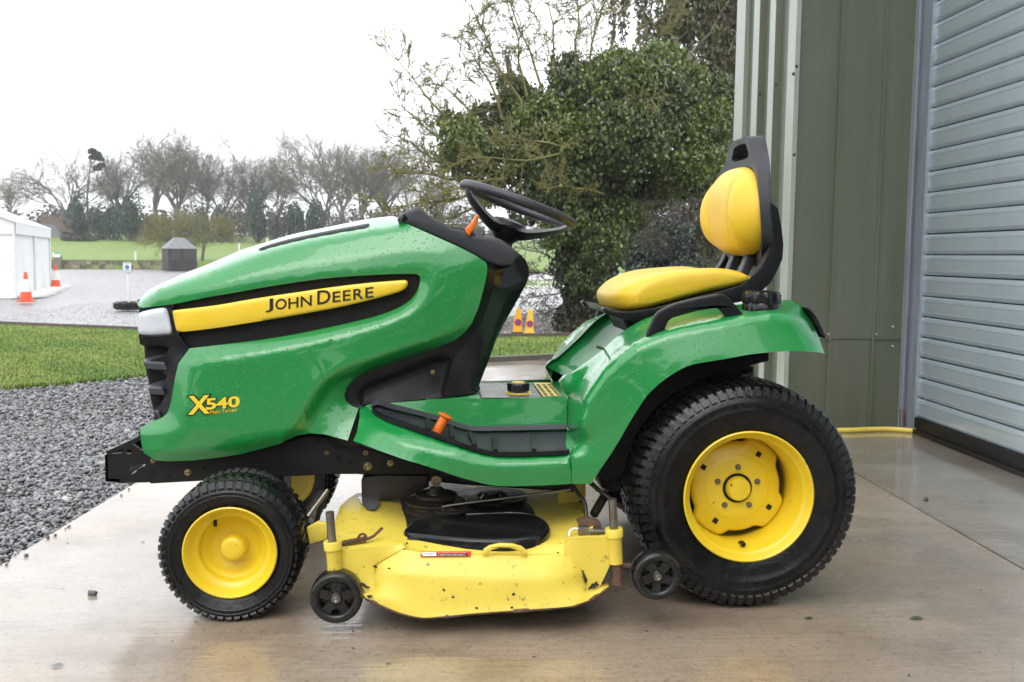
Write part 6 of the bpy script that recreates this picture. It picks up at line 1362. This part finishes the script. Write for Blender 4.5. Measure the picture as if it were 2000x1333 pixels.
# --- wheels
def wheel_part(nm, c, label=None):
    w = thing(nm, label, None, tuple(c)); w.parent = TR; w.location = Vector(np.array(c)-ORG['lawn_tractor']); return w
def tyre_mesh(w, c, R, rb, wid, fl, mirror, nl, rows):
    """c: centre of the outer face; wid towards the tractor (+y)"""
    sg = 1 if not mirror else -1; n = 72
    prof = [(.006, rb-.012), (.0, rb), (-.004, rb+.012), (-.010, rb+.03), (-.0125, lerp(rb, R, .36)), (-.0155, lerp(rb, R, .39)), (-.0155, lerp(rb, R, .42)), (-.0138, lerp(rb, R, .45)), (-.0135, lerp(rb, R, .54)), (-.0150, lerp(rb, R, .56)), (-.0148, lerp(rb, R, .575)), (-.012, lerp(rb, R, .61)), (-.004, lerp(rb, R, .78)), (.010, lerp(rb, R, .88)), (.026, R-.020), (wid*.3, R-.009), (wid*.5, R-.007)]
    prof = prof+[(wid-h, r) for h, r in reversed(prof[:-1])]
    mb = MB(); mb.lathe([(h*sg, r) for h, r in prof], c, (0, 1, 0), n); V = np.array(mb.v); F = mb.f if not mirror else [f[::-1] for f in mb.f]
    def squash(V):
        lo = V[:, 2]; V = V.copy(); dlt = np.maximum(0, .0015-lo); V[:, 2] += dlt; near = np.exp(-((V[:, 0]-c[0])/.09)**2)*np.clip(1-V[:, 2]/.07, 0, 1); mid = np.clip((V[:, 1]-c[1])*sg/wid, 0, 1); V[:, 1] += (np.where(mid < .5, -1, 1)*sg*.010*near); return V
    bmv = squash(V); bm_ = obj('tyre', bmv, F, TYRE, w, 60)
    b2 = bmesh.new(); b2.from_mesh(bm_.data); bmesh.ops.recalc_face_normals(b2, faces=b2.faces); b2.to_mesh(bm_.data); b2.free()
    # tread lugs follow the crown; shoulder lugs wrap down the edge
    def srf(a, h, lift_):
        hs = [p[0] for p in prof]; rs = [p[1] for p in prof]; 
        # walk the outer part of the profile, h in 0..wid across
        r = np.interp(h, [-.013, -.006, .010, .026, wid*.3, wid*.5, wid*.7, wid-.026, wid-.010, wid+.006, wid+.013], [lerp(rb, R, .60), lerp(rb, R, .77), lerp(rb, R, .90), R-.016, R-.009, R-.007, R-.009, R-.016, lerp(rb, R, .90), lerp(rb, R, .77), lerp(rb, R, .60)])+lift_
        hh = h-(lift_*.5 if h < .02 else -lift_*.5 if h > wid-.02 else 0)
        return np.array(c)+C_(math.cos(a)*r, hh*sg, math.sin(a)*r)
    V = []; F = []
    def lug(a0, a1, h0, h1, sk, up_=.010, m=3):
        n0 = len(V)
        for i in range(m+1):
            h = lerp(h0, h1, i/m); s = sk*i/m
            for a in (a0, a1):
                e = (a1-a0)*.08
                V.append(srf(a+s, h, -.003)); V.append(srf((a+e if a == a0 else a-e)+s, h, up_))
        for i in range(m):
            q = n0+4*i; F.extend([(q, q+4, q+5, q+1), (q+1, q+5, q+7, q+3), (q+3, q+7, q+6, q+2)])
        q = n0+4*m; F.extend([(n0, n0+1, n0+3, n0+2), (q, q+2, q+3, q+1)])
    da = 2*math.pi/nl; rw = rows
    for k in range(nl):
        a = k*da
        lug(a, a+da*.74, -.010, wid*.20, da*.30, .0042, 5); lug(a+da*.5, a+da*1.24, wid*1+.010, wid*.80, da*.30, .0042, 5)
        lug(a+da*.30, a+da*1.06, wid*.225, wid*.40, da*.45, .0042, 2); lug(a+da*.0, a+da*.74, wid*.425, wid*.575, -da*.4, .0042, 2); lug(a+da*.4, a+da*1.16, wid*.60, wid*.775, da*.45, .0042, 2)
    V = squash(np.array(V)); o = obj('tread', V, F, TREAD, w, 30); o['kind'] = 'stuff'
    b2 = bmesh.new(); b2.from_mesh(o.data); bmesh.ops.recalc_face_normals(b2, faces=b2.faces); b2.to_mesh(o.data); b2.free()
RWY, FWY = -.487, -.515
cr = PY(1461, 970.5, RWY); cr[2] = .307; cf_ = PY(450, 1081, FWY); 
def rear_wheel(mirror):
    sg = -1 if mirror else 1; c = C_(cr[0], RWY*sg, cr[2]); w = wheel_part('rear_wheel', c)
    tyre_mesh(w, c, .312, .178, .262, 0, mirror, 72, 3)
    L = lambda pr: [(h*sg, r) for h, r in pr]
    mb = MB(); mb.lathe(L([(.004, .170), (-.004, .177), (-.010, .1775), (-.012, .174), (-.008, .169), (.006, .165), (.012, .158), (.016, .1545), (.045, .152), (.052, .147), (.11, .145), (.16, .148), (.25, .165)]), c, (0, 1, 0), 64); rim = mb.build('rim', YEL, w, 40)
    # disc: four lobes welded to the barrel, with gaps between
    V = []; n = 96; ring = []
    for k in range(n):
        t = 2*math.pi*k/n; q = math.cos(4*(t-math.radians(55))); r = .1455 if q > .35 else lerp(.1265, .1455, np.clip((q+.25)/.6, 0, 1)**.7); ring.append((t, r))
    for rr, d in ((1.0, .122), (.985, .112), (.92, .106), (.70, .104), (.66, .101), (.60, .098), (.42, .096), (.30, .097), (.2, .097)):
        for t, r in ring:
            r2 = r*rr if rr > .8 else .136*rr; V.append(c+C_(math.cos(t)*r2, d*sg, math.sin(t)*r2))
    F = [(j*n+k, j*n+(k+1) % n, (j+1)*n+(k+1) % n, (j+1)*n+k) for j in range(8) for k in range(n)]+[tuple(8*n+k for k in range(n))]
    if mirror: F = [f[::-1] for f in F]
    obj('wheel_disc', V, F, YEL, w, 50)
    for k in range(4):
        t = math.radians(57+90*k+ (2 if k else 0)); p = c+C_(math.cos(t)*.110, .1045*sg, math.sin(t)*.110); ca, sa = math.cos(t), math.sin(t)
        mb = MB(); mb.box(p, (.014, .003, .014), [[ca, 0, -sa], [0, 1, 0], [sa, 0, ca]]); mb.build('slot', DARK, w, 0)
    for k in range(5):
        t = math.radians(90+72*k); p = c+C_(math.cos(t)*.0585, .097*sg, math.sin(t)*.0585); mb = MB(); mb.lathe([(0, .0085), (-.004*sg, .008), (-.006*sg, .0062), (-.010*sg, .006), (-.0105*sg, 0)], p, (0, 1, 0), 8); mb.build('bolt', STEEL, w, 30)
    mb = MB(); mb.lathe(L([(.097, .041), (.094, .041), (.094, .033), (.097, .033)]), c, (0, 1, 0), 32); mb.build('hub_ring', DARK, w)
    mb = MB(); mb.lathe(L([(.098, .034), (.080, .033), (.074, .029), (.072, .018), (.0715, 0)]), c, (0, 1, 0), 32); mb.build('hub_cap', YEL, w, 40)
    p = c+C_(.003, .045*sg, -.142); mb = MB(); mb.tube([p+C_(0, .02*sg, -.004), p+C_(0, -.004*sg, .004)], [.006, .0052], 8); mb.lathe([(0, .007), (-.010*sg, .007), (-.012*sg, .003), (-.012*sg, 0)], p, (0, 1, 0), 10); mb.build('valve', BLKG, w, 40)
    mb = MB(); mb.lathe([(0, .06), (.2*sg, .06)], c+C_(0, .13*sg, 0), (0, 1, 0), 20); mb.build('axle_end', GRIME, w)
    return w
rear_wheel(False); rear_wheel(True)
FR = .186
def front_wheel(mirror):
    sg = -1 if mirror else 1; c = C_(cf_[0], FWY*sg, .178); w = wheel_part('front_wheel', c)
    tyre_mesh(w, c, FR, .121, .172, 0, mirror, 50, 3); L = lambda pr: [(h*sg, r) for h, r in pr]
    mb = MB(); mb.lathe(L([(.004, .112), (-.004, .1185), (-.009, .119), (-.011, .1155), (-.006, .111), (.006, .106), (.012, .101), (.018, .098), (.022, .090), (.026, .0855), (.034, .0835), (.040, .082), (.044, .078), (.047, .074), (.060, .066), (.068, .052), (.070, .035), (.070, 0)]), c, (0, 1, 0), 56); mb.build('rim', YEL, w, 60)
    mb = MB(); mb.lathe(L([(.07, .034), (.045, .033), (.038, .0325), (.026, .0305), (.022, .026), (.0205, .016), (.020, 0)]), c, (0, 1, 0), 32); mb.build('hub_cap', YEL, w, 40)
    mb = MB(); mb.lathe(L([(.165, .1185), (.16, .112), (.13, .105), (.12, .09), (.115, .03), (.115, 0)]), c, (0, 1, 0), 40); mb.build('inner_rim', YEL, w, 60)
    p = c+C_(-.044, .03*sg, .079); mb = MB(); mb.tube([p+C_(0, .02*sg, .006), p, p+C_(.004, -.014*sg, -.016)], [.0065, .006, .005], 8); mb.build('valve', BLKG, w, 40)
    return w
front_wheel(False); front_wheel(True)
# --- cutting deck slung under the mower
face_top = spline([(733, 1103, -.575), (748, 1093, -.580), (776, 1077, -.588), (790, 1074.5, -.590), (825, 1080, -.595), (880, 1084, -.598), (960, 1085.5, -.600), (1040, 1085.5, -.598), (1101, 1085, -.592), (1122, 1094, -.590), (1137, 1112, -.588)], 8)
fr_end = C_((1143, 1135, -.592), (1150, 1154, -.597), (1172, 1147, -.592), (1189, 1145, -.585))
dbot = spline([(1189, 1148, -.587), (1157.5, 1169, -.622), (1132, 1179, -.640), (1105, 1185.5, -.648), (1020, 1191.5, -.652), (930, 1198, -.654), (860, 1204.5, -.654), (825, 1206.5, -.652), (790, 1199.5, -.645), (760, 1188.5, -.634), (730, 1175, -.618), (713, 1167, -.606), (710, 1160, -.60)], 8)
fl_end = C_((722, 1158, -.598), (731, 1150, -.592), (731, 1125, -.582))
mid1 = spline([(733, 1116, -.585), (770, 1117, -.616), (800, 1121, -.628), (860, 1126, -.634), (940, 1130, -.637), (1014, 1131, -.636), (1080, 1127, -.630), (1120, 1121, -.615), (1140, 1118, -.598)], 8)
mid0 = spline([(750, 1097, -.588), (800, 1091, -.602), (860, 1096, -.610), (940, 1099, -.613), (1040, 1099, -.611), (1100, 1098, -.604), (1128, 1106, -.597)], 8)
mid2 = spline([(718, 1160, -.602), (740, 1165, -.625), (775, 1180, -.640), (825, 1195, -.648), (930, 1187, -.649), (1105, 1174.5, -.643), (1140, 1165, -.628), (1160, 1155, -.605)], 8)
P, y, Tn = net(np.vstack([face_top, fr_end, dbot, fl_end]), [mid1, mid0, mid2], step=8, smooth_it=4)
V, F = shell(P, y, Tn, .02); VF2 = shell(P, y, Tn, .02, True)
# top plate with the raised baffle on the left
tpo = np.vstack([C_((642, 1066, -.56), (667, 1074, -.575), (720, 1069.5, -.577), (775, 1064, -.578), (790, 1074.5, -.590)), face_top[np.searchsorted(face_top[:, 0], 792):np.searchsorted(face_top[:, 0], 1101)]+C_(0, 2.0, .005), C_((1101, 1087, -.587), (1108, 1058, -.562), (1155, 1046, -.54), (1160, 1020, -.43), (1135, 1000, -.27), (1143, 975, -.05), (1135, 950, .1), (900, 950, .1), (790, 958, .05), (776, 967, 0), (740, 962, .0), (696, 965, -.02), (680, 975, -.07), (664, 990, -.15), (656, 1012, -.28), (650, 1040, -.42))])
hump = [C_((776, 967, 0), (786, 985, -.12), (800, 1012, -.28), (802, 1020, -.34)), C_((668, 1000, -.26), (700, 1000, -.30), (740, 1004, -.31), (790, 1012, -.30)), spline([(664, 1048, -.47), (720, 1046, -.48), (790, 1048, -.49), (900, 1062, -.54), (1000, 1064, -.545), (1100, 1060, -.55)], 8)]
P, y, Tn = net(tpo, hump, step=9, smooth_it=1); a, b = shell(P, y, Tn, .006); n0 = len(V); V = np.vstack([V, a]); F += [tuple(i+n0 for i in f) for f in b]
deck = obj('mower_deck', V, F, YELD, TR, 45); obj('far_skirt', VF2[0], VF2[1], YELD, deck, 45)
bm = bmesh.new(); bm.from_mesh(deck.data); bmesh.ops.remove_doubles(bm, verts=bm.verts, dist=.0008); bm.to_mesh(deck.data); bm.free(); deck.data.set_sharp_from_angle(angle=math.radians(45))
L = lift(dbot[:, :2], dbot[:, 2]+.004); rq = np.random.RandomState(2); mb = MB(); mb.tube(L+C_(0, 0, -.001), .003+.0022*np.abs(np.convolve(rq.normal(0, 1, len(L)+4), np.ones(5)/2.2, 'valid')[:len(L)]).clip(0, 1.6), 6); mb.build('deck_rim', RUST, deck, 60)
solid('deck_underside', GRIME, deck, [(715, 1150), (800, 1175), (1100, 1165), (1180, 1140), (1120, 1060), (800, 1050), (680, 1075)], -.50, -.52, .52, .01)
# bare rusty patches where the paint has gone
def worn(pts, dy):
    c = np.mean(np.array(pts), 0); q = []
    for i in range(len(pts)):
        a, b = np.array(pts[i]), np.array(pts[(i+1) % len(pts)])
        for t in np.linspace(0, 1, 4, endpoint=False): q.append(lerp(a, b, t)+np.append(rq.normal(0, .9, 2), 0))
    P_ = lift(np.array(q)[:, :2], [p[2]-dy for p in q]); f = tuple(range(len(q)))
    if np.cross(P_[8]-P_[0], P_[16 % len(q)]-P_[0])[1] > 0: f = f[::-1]
    obj('worn_patch', P_, [f], RUST if dy > .004 else GRIME, deck, 0)
worn([(1150, 1152, -.60), (1153, 1143, -.60), (1166, 1135, -.60), (1170, 1143, -.60), (1160, 1150, -.602)], .003)
worn([(1136, 1113, -.594), (1142, 1120, -.596), (1147, 1138, -.598), (1144, 1140, -.598), (1139, 1122, -.596)], .004)
worn([(704, 1138, -.598), (712, 1140, -.598), (722, 1149, -.60), (716, 1150, -.60), (706, 1143, -.598)], .004)
worn([(716, 1163, -.610), (726, 1162, -.613), (728, 1167, -.618), (720, 1169, -.615)], .004)
for u, v, yy in ((1003, 1161, -.648), (1090, 1080, -.597), (795, 1062, -.585), (732, 1107, -.590), (930, 1188, -.651), (884, 1167, -.648), (760, 1111, -.612), (1000, 1187, -.651)):
    w_, h_ = rq.uniform(2, 6), rq.uniform(1.2, 3.5); worn([(u-w_, v, yy), (u, v-h_, yy), (u+w_, v, yy), (u, v+h_, yy)], .004)
# corner brackets with wheel posts
lb_ = C_((640, 1069, -.578), (664, 1074, -.582), (720, 1070, -.584), (788, 1064, -.585), (792, 1070, -.588), (776, 1078, -.592), (748, 1094, -.585), (733, 1104, -.581), (731, 1125, -.583), (731, 1152, -.592), (722, 1158.5, -.596), (713, 1157, -.595), (703, 1138, -.588), (690, 1128, -.584), (665, 1122, -.582), (644, 1118, -.578))
panel('corner_bracket', YELD, deck, lb_, step=9, thick=.02, both=False)
rb_ = C_((1107, 1056, -.585), (1125, 1053.5, -.588), (1187, 1050.5, -.588), (1194, 1060, -.588), (1194, 1099, -.588), (1184, 1120, -.59), (1172, 1146, -.594), (1160, 1152, -.597), (1149, 1157, -.597), (1145, 1140, -.595), (1137, 1116, -.592), (1122, 1097, -.593), (1101, 1086, -.593))
panel('corner_bracket', YELD, deck, rb_, step=9, thick=.02, both=False)
rt = C_((1107, 1056, -.585), (1125, 1053.5, -.588), (1187, 1050.5, -.588), (1185, 1040, -.55), (1160, 1040, -.52), (1110, 1042, -.52)); panel('bracket_top', YELD, deck, rt, step=9, thick=.006, both=False)
def post(u, v0, v1, vc0, vc1, vt, y, tilt, rp=.0105):
    a, b = PY(u-tilt, v0, y), PY(u, v1, y); mb = MB(); mb.tube([a, b], [rp, rp], 14); mb.build('wheel_post', STEEL, deck, 50)
    c0, c1, c2 = PY(u, vc0, y), PY(u+tilt*.3, vc1, y), PY(u+tilt, vt, y); mb = MB(); ax = c0-c1; Lc = np.linalg.norm(ax)
    mb.lathe([(-.001, .011), (.0, .0215), (-.0015, .0225), (-Lc+.0015, .0225), (-Lc, .0205), (-Lc-.004, .0185), (-np.linalg.norm(c0-c2), .0185), (-np.linalg.norm(c0-c2), .01)], c0, ax, 24); mb.build('post_collar', YELD, deck, 50)
post(649, 1000, 1060, 1057, 1074, 1119, -.590, 5); post(1199, 975, 1034, 1032, 1049, 1100, -.590, 3)
mb = MB(); mb.tube([PY(1204, 1098, -.59), PY(1206, 1128, -.59)], [.0125, .0125], 14); mb.lathe([(0, .0145), (-.02, .0145), (-.02, 0)], PY(1206, 1126, -.59), UPZ, 12); mb.build('post_foot', RUST, deck, 50)
def gauge_wheel(u, v, y, R, axle_to, spin, label=None):
    c = PY(u, v, y); w = R*.78; mb = MB()
    mb.lathe([(.012, R*.60), (.002, R*.62), (-.004, R*.70), (-.006, R*.82), (-.003, R*.93), (.006, R*.985), (w*.5, R), (w-.006, R*.985), (w+.003, R*.93), (w+.006, R*.8), (w, R*.6)], c, (0, 1, 0), 48)
    mb.lathe([(.020, R*.62), (.018, R*.25)], c, (0, 1, 0), 48)
    mb.lathe([(.015, R*.26), (.000, R*.25), (-.003, R*.20), (-.003, 0)], c, (0, 1, 0), 24)
    g = mb.build('gauge_wheel', WHEELB, deck, 50)
    for k in range(5):
        t = spin+2*math.pi*k/5; a, b = c+C_(math.cos(t)*R*.2, .008, math.sin(t)*R*.2), c+C_(math.cos(t)*R*.63, .006, math.sin(t)*R*.63); ww_ = R*.085
        m2 = MB(); m2.beam(a, b, .022, ww_*1.6, up=(0, 1, 0)); m2.add([], []); g.data  # spokes are moulded with the wheel
        bm = bmesh.new(); bm.from_mesh(g.data); off = ORG[g.name]; vs2 = [bm.verts.new(np.array(p)-off) for p in m2.v]; [bm.faces.new([vs2[i] for i in f]) for f in m2.f]; bm.to_mesh(g.data); bm.free()
    bolt(u, v, y-.004, R*.13, deck, STEEL, 'axle_bolt', .008)
    q = C_(*axle_to); mb = MB(); mb.tube([c+C_(0, .01, 0), c+C_(0, w+.02, 0), C_(q[0], c[1]+w+.02, c[2]+.01), q], [.009]*4, 10); mb.build('wheel_arm', RUST, deck, 50)
gauge_wheel(656, 1170, -.628, .0655, tuple(PY(652, 1120, -.59)), .3); gauge_wheel(1284.5, 1127, -.628, .0625, tuple(PY(1206, 1134, -.585)), -.35)
# bent pins and springs at the posts
def spring(a, b, r, turns, wr, m=RUST):
    a, b = np.array(a), np.array(b); d = b-a; Ls = np.linalg.norm(d); d /= Ls; e = np.cross(d, UPZ); e /= np.linalg.norm(e); f = np.cross(d, e); n = turns*8
    mb = MB(); mb.tube([a+d*Ls*i/n+(e*math.cos(2*math.pi*i/8)+f*math.sin(2*math.pi*i/8))*r for i in range(n+1)], wr, 5); return mb.build('spring', m, deck, 60)
spring(PY(668, 1062, -.55), PY(716, 1053, -.54), .0075, 14, .0014); spring(PY(1152, 1038, -.55), PY(1182, 1038.5, -.56), .0065, 13, .0013, STEEL)
mb = MB(); mb.tube(spline([PY(660, 1064, -.55), PY(716, 1053, -.54), PY(722, 1051, -.54), PY(730, 1047, -.53), PY(747, 1031, -.52)], .01), .0042, 8); mb.build('lock_pin', RUST, deck, 60)
mb = MB(); mb.tube(spline([PY(700, 1053, -.54), PY(701, 1047, -.54), PY(708, 1043, -.54), PY(714, 1046, -.54), PY(716, 1053, -.54)], .01), .0035, 7); mb.build('pin_clip', RUST, deck, 60)
mb = MB(); mb.tube(spline([PY(1112, 1049, -.56), PY(1112, 1040, -.55), PY(1120, 1033, -.54), PY(1132, 1034, -.54), PY(1152, 1038, -.55), PY(1186, 1038.5, -.56)], .01), .003, 8); mb.build('lock_pin', WHT, deck, 60)
mb = MB(); mb.box(PY(1140, 1037, -.545), (.028, .018, .024)); mb.build('pin_block', STEEL, deck, 0)
# lift handle: a flat arch
hp0 = [(942, 1081, 0), (945, 1073, 0), (955, 1066, 0), (975, 1061.5, 0), (1000, 1062, 0), (1018, 1067, 0), (1029, 1075, 0), (1031, 1083, 0), (1022, 1082.5, 0), (1014, 1075, 0), (995, 1070, 0), (975, 1069.5, 0), (960, 1074, 0), (953, 1081, 0)]
solid('lift_handle', YELD, deck, hp0, -.605, -.612, -.598, .003, curved=False, smooth=50)
# warning label on the lip
def ydk(u, v): return np.interp(v, [1066, 1084, 1098], [-.556, -.600, -.614])-.0025
def flat(pts, nm, m, parent, dy): 
    P_ = lift(np.array(pts), [ydk(*p)-dy for p in pts]); return obj(nm, P_, [tuple(range(len(pts)))] if np.cross(P_[1]-P_[0], P_[2]-P_[0])[1] < 0 else [tuple(range(len(pts)-1, -1, -1))], m, parent, 0)
wl_ = flat([(820.5, 1077.5), (920, 1077), (919.5, 1086.5), (821, 1087.5)], 'warning_label', RED, deck, .0010)
flat([(825, 1079), (852, 1078.8), (852, 1086.2), (825.5, 1086.5)], 'pictogram_panel', WHT, wl_, .0020); flat([(854, 1082.2), (914, 1081.5), (913, 1086), (854, 1086.3)], 'text_panel', BLKP, wl_, .0020)
for nm, m, rows_ in (('text_line', WHT, [(1079.6, 856, 910, 9), (1083.3, 856, 908, 14), (1084.9, 856, 910, 14)]), ('pictogram', BLKP, [(1081, 828, 849, 5), (1083.6, 828, 849, 4)])):
    mb = MB()
    for v, u0, u1, k in rows_:
        for i in range(k):
            a = lerp(u0, u1, i/k); b = a+(u1-u0)/k*(.55+.35*((i*7) % 3)/2); P_ = lift([(a, v), (b, v-.08), (b, v+.85), (a, v+.95)], ydk(a, v)-.003); mb.add(P_, [(0, 3, 2, 1)])
    t = mb.build(nm, m, wl_, 0); t['kind'] = 'stuff'
# black belt cover over the near spindle
zt = PY(930, 1048, -.50)[2]+.012
co = spline([(788, 1034, 0), (800, 1022, 0), (806, 1016, 0), (850, 1008, 0), (900, 1003, 0), (960, 999.5, 0), (1005, 999, 0), (1040, 1003, 0), (1062, 1012, 0), (1074, 1024, 0), (1073, 1036, 0), (1058, 1047, 0), (1020, 1053, 0), (960, 1054.5, 0), (900, 1052, 0), (840, 1046, 0), (800, 1041, 0)], 8, True)
Pc = np.array([PZ(u, v, zt) for u, v in co[:, :2]]); V = []; n = len(Pc); P2 = Pc[:, :2]
for d, z_ in ((-.004, -.034), (0.0, -.032), (0, -.008), (.004, -.002), (.010, .0), (.03, .001)):
    Q = offset2(P2, d); V += [(q[0], q[1], zt+z_) for q in Q]
F = [(j*n+k, j*n+(k+1) % n, (j+1)*n+(k+1) % n, (j+1)*n+k) for j in range(5) for k in range(n)]+[tuple(5*n+k for k in range(n))]
o = obj('belt_cover', V, F, BLKG, deck, 40); bm = bmesh.new(); bm.from_mesh(o.data); bmesh.ops.recalc_face_normals(bm, faces=bm.faces); bm.to_mesh(o.data); bm.free()
mb = MB(); mb.tube([PZ(u, v, zt-.030) for u, v in ((786, 1037), (800, 1048), (850, 1056), (925, 1064), (930, 1064))], .006, 8); mb.build('cover_lip', BLK, o, 60)
mb = MB(); p = PZ(1045, 1050, zt-.005); mb.add([p, p+C_(.012, -.03, -.035), p+C_(.03, -.015, -.035), p+C_(.018, .01, 0)], [(0, 1, 2), (0, 2, 3), (0, 3, 1)]); mb.build('cover_gusset', BLKG, o, 0)
# spindle, pulleys and linkage in the dark above the deck
for u, v, y_, R, h in ((850, 985, -.22, .085, .02), (852, 976, -.22, .06, .03), (960, 975, -.05, .11, .02), (880, 1000, -.3, .05, .016), (960, 985, -.1, .07, .03)):
    p = PY(u, v, y_); mb = MB(); mb.lathe([(-h, 0), (-h, R), (-h*.6, R), (-h*.3, R*.86), (h*.0, R*.86), (h*.3, R), (h*.6, R), (h*.6, R*.5), (h*1.2, R*.3), (h*1.2, 0)], p, UPZ, 28); mb.build('pulley', GRIME, deck, 40)
mb = MB(); mb.tube(spline([PY(866, 1008, -.32), PY(866, 994, -.32), PY(876, 988, -.32), PY(1000, 972, -.32), PY(1115, 956, -.33)], .02), .0038, 8); mb.build('lift_rod', STEEL, deck, 60)
mb = MB(); mb.tube(spline([PY(1120, 950, -.34), PY(1132, 968, -.36), PY(1143, 985, -.38), PY(1146, 1018, -.40)], .02), .0055, 8); mb.build('lift_link', GRIME, deck, 60)
mb = MB(); mb.tube(spline([PY(1150, 940, -.3), PY(1170, 958, -.32), PY(1205, 985, -.34), PY(1215, 990, -.34)], .02), .007, 8); mb.tube([PY(1183, 965, -.30), PY(1160, 1005, -.36)], [.013, .013], 8); mb.build('lift_arm', GRIME, deck, 60)['kind'] = 'stuff'
solid('pivot_bracket', RUST, deck, [(1128, 1018), (1150, 1012), (1172, 1020), (1174, 1032), (1150, 1030), (1130, 1026)], -.45, -.46, -.42, .002)
solid('rear_hanger', YELD, deck, [(1088, 946), (1143, 942), (1143, 1003), (1125, 1003), (1122, 990), (1108, 985), (1090, 985)], -.10, -.11, -.098, .002)
solid('front_hanger', YELD, deck, [(600, 1030), (622, 1018), (640, 1022), (640, 1052), (605, 1062)], -.42, -.43, -.41, .003)
bolt(1134, 982, -.112, .005, deck, DARK, 'hole', .001)
# reflective foil remnant on the baffle
fo = lift([(700, 972), (740, 971), (741, 986), (730, 998), (716, 996), (706, 985)], [-.09, -.09, -.20, -.285, -.275, -.19]); fo = fo+C_(0, -.004, .003); obj('foil_patch', fo, [(0, 5, 4, 3, 2, 1)], CHROME, deck, 0)

# ------------------------------------------------------------------ small things on the concrete
def little_stone(u, v, s, lab, tint):
    p = PZ(u, v, 0)+C_(0, 0, s*.45); o = pebble_mesh('pebble', np.array([p]), [s], np.array([tint]), STONE, int(u), .8); me = o.data; me.transform(Matrix.Translation(-Vector(p))); o.location = p; tag(o, lab, 'stone')
little_stone(181, 1163, .0105, 'single grey pebble lying on the pale wet concrete', (.10, .10, .105))
little_stone(1808, 978, .012, 'dark clump of debris on the grey concrete by the door', (.05, .035, .03))
r_ = np.random.RandomState(91); nb = 150
P = np.column_stack([r_.uniform(-1.2, 2.2, nb), r_.uniform(-1.4, 1.8, nb), np.full(nb, .0015)]); a = r_.uniform(0, 6.28, nb); s = r_.uniform(.002, .007, nb); V = []
for p, t, q in zip(P, a, s): 
    d = C_(math.cos(t), math.sin(t), .05)*q; e = C_(-math.sin(t), math.cos(t), 0)*q*.3; V += [p-d-e, p+d*.7-e, p+d+e, p-d*.5+e+C_(0, 0, q*.4)]
tt = np.array([[.06, .045, .03]])*r_.uniform(.5, 1.5, (nb, 1)); o = tri_mesh('debris', np.array(V), np.arange(nb*4).reshape(nb, 4), STONE, np.repeat(tt, 4, 0)); o['kind'] = 'stuff'
# wet leaf scraps
for u, v, q, c in ((1790, 1208, .022, (.05, .07, .035)), (1580, 1208, .014, (.06, .08, .03)), (112, 1300, .016, (.10, .10, .105)), (890, 0, 0, 0)):
    if not q: continue
    p = PZ(u, v, .003); V = [p+C_(-q, 0, 0), p+C_(-q*.2, -q*.5, .002), p+C_(q, -q*.1, .001), p+C_(q*.2, q*.55, .003)]
    o = tri_mesh('leaf_scrap', np.array(V), np.array([[0, 1, 2, 3]]), STONE, np.repeat([c], 4, 0), org=p); tag(o, {1790: 'flattened green leaf scrap on the concrete at the right', 1580: 'small leaf scrap behind the rear wheel on the concrete', 112: 'grey wet scrap on the pale concrete at the lower left'}[u], 'leaf')

# ------------------------------------------------------------------ damp air
hm = bpy.data.materials.new('damp_air'); hm.use_nodes = True; hn = hm.node_tree; hn.nodes.clear()
ho = hn.nodes.new('ShaderNodeOutputMaterial'); hv_ = hn.nodes.new('ShaderNodeVolumePrincipled'); hv_.inputs['Color'].default_value = (.93, .96, 1, 1); hv_.inputs['Density'].default_value = .0008; hv_.inputs['Anisotropy'].default_value = .2
hn.links.new(hv_.outputs[0], ho.inputs['Volume'])
mb = MB(); mb.box((0, 250, 14), (800, 640, 31.4)); hz = mb.build('haze', hm, None, 0); hz['kind'] = 'stuff'
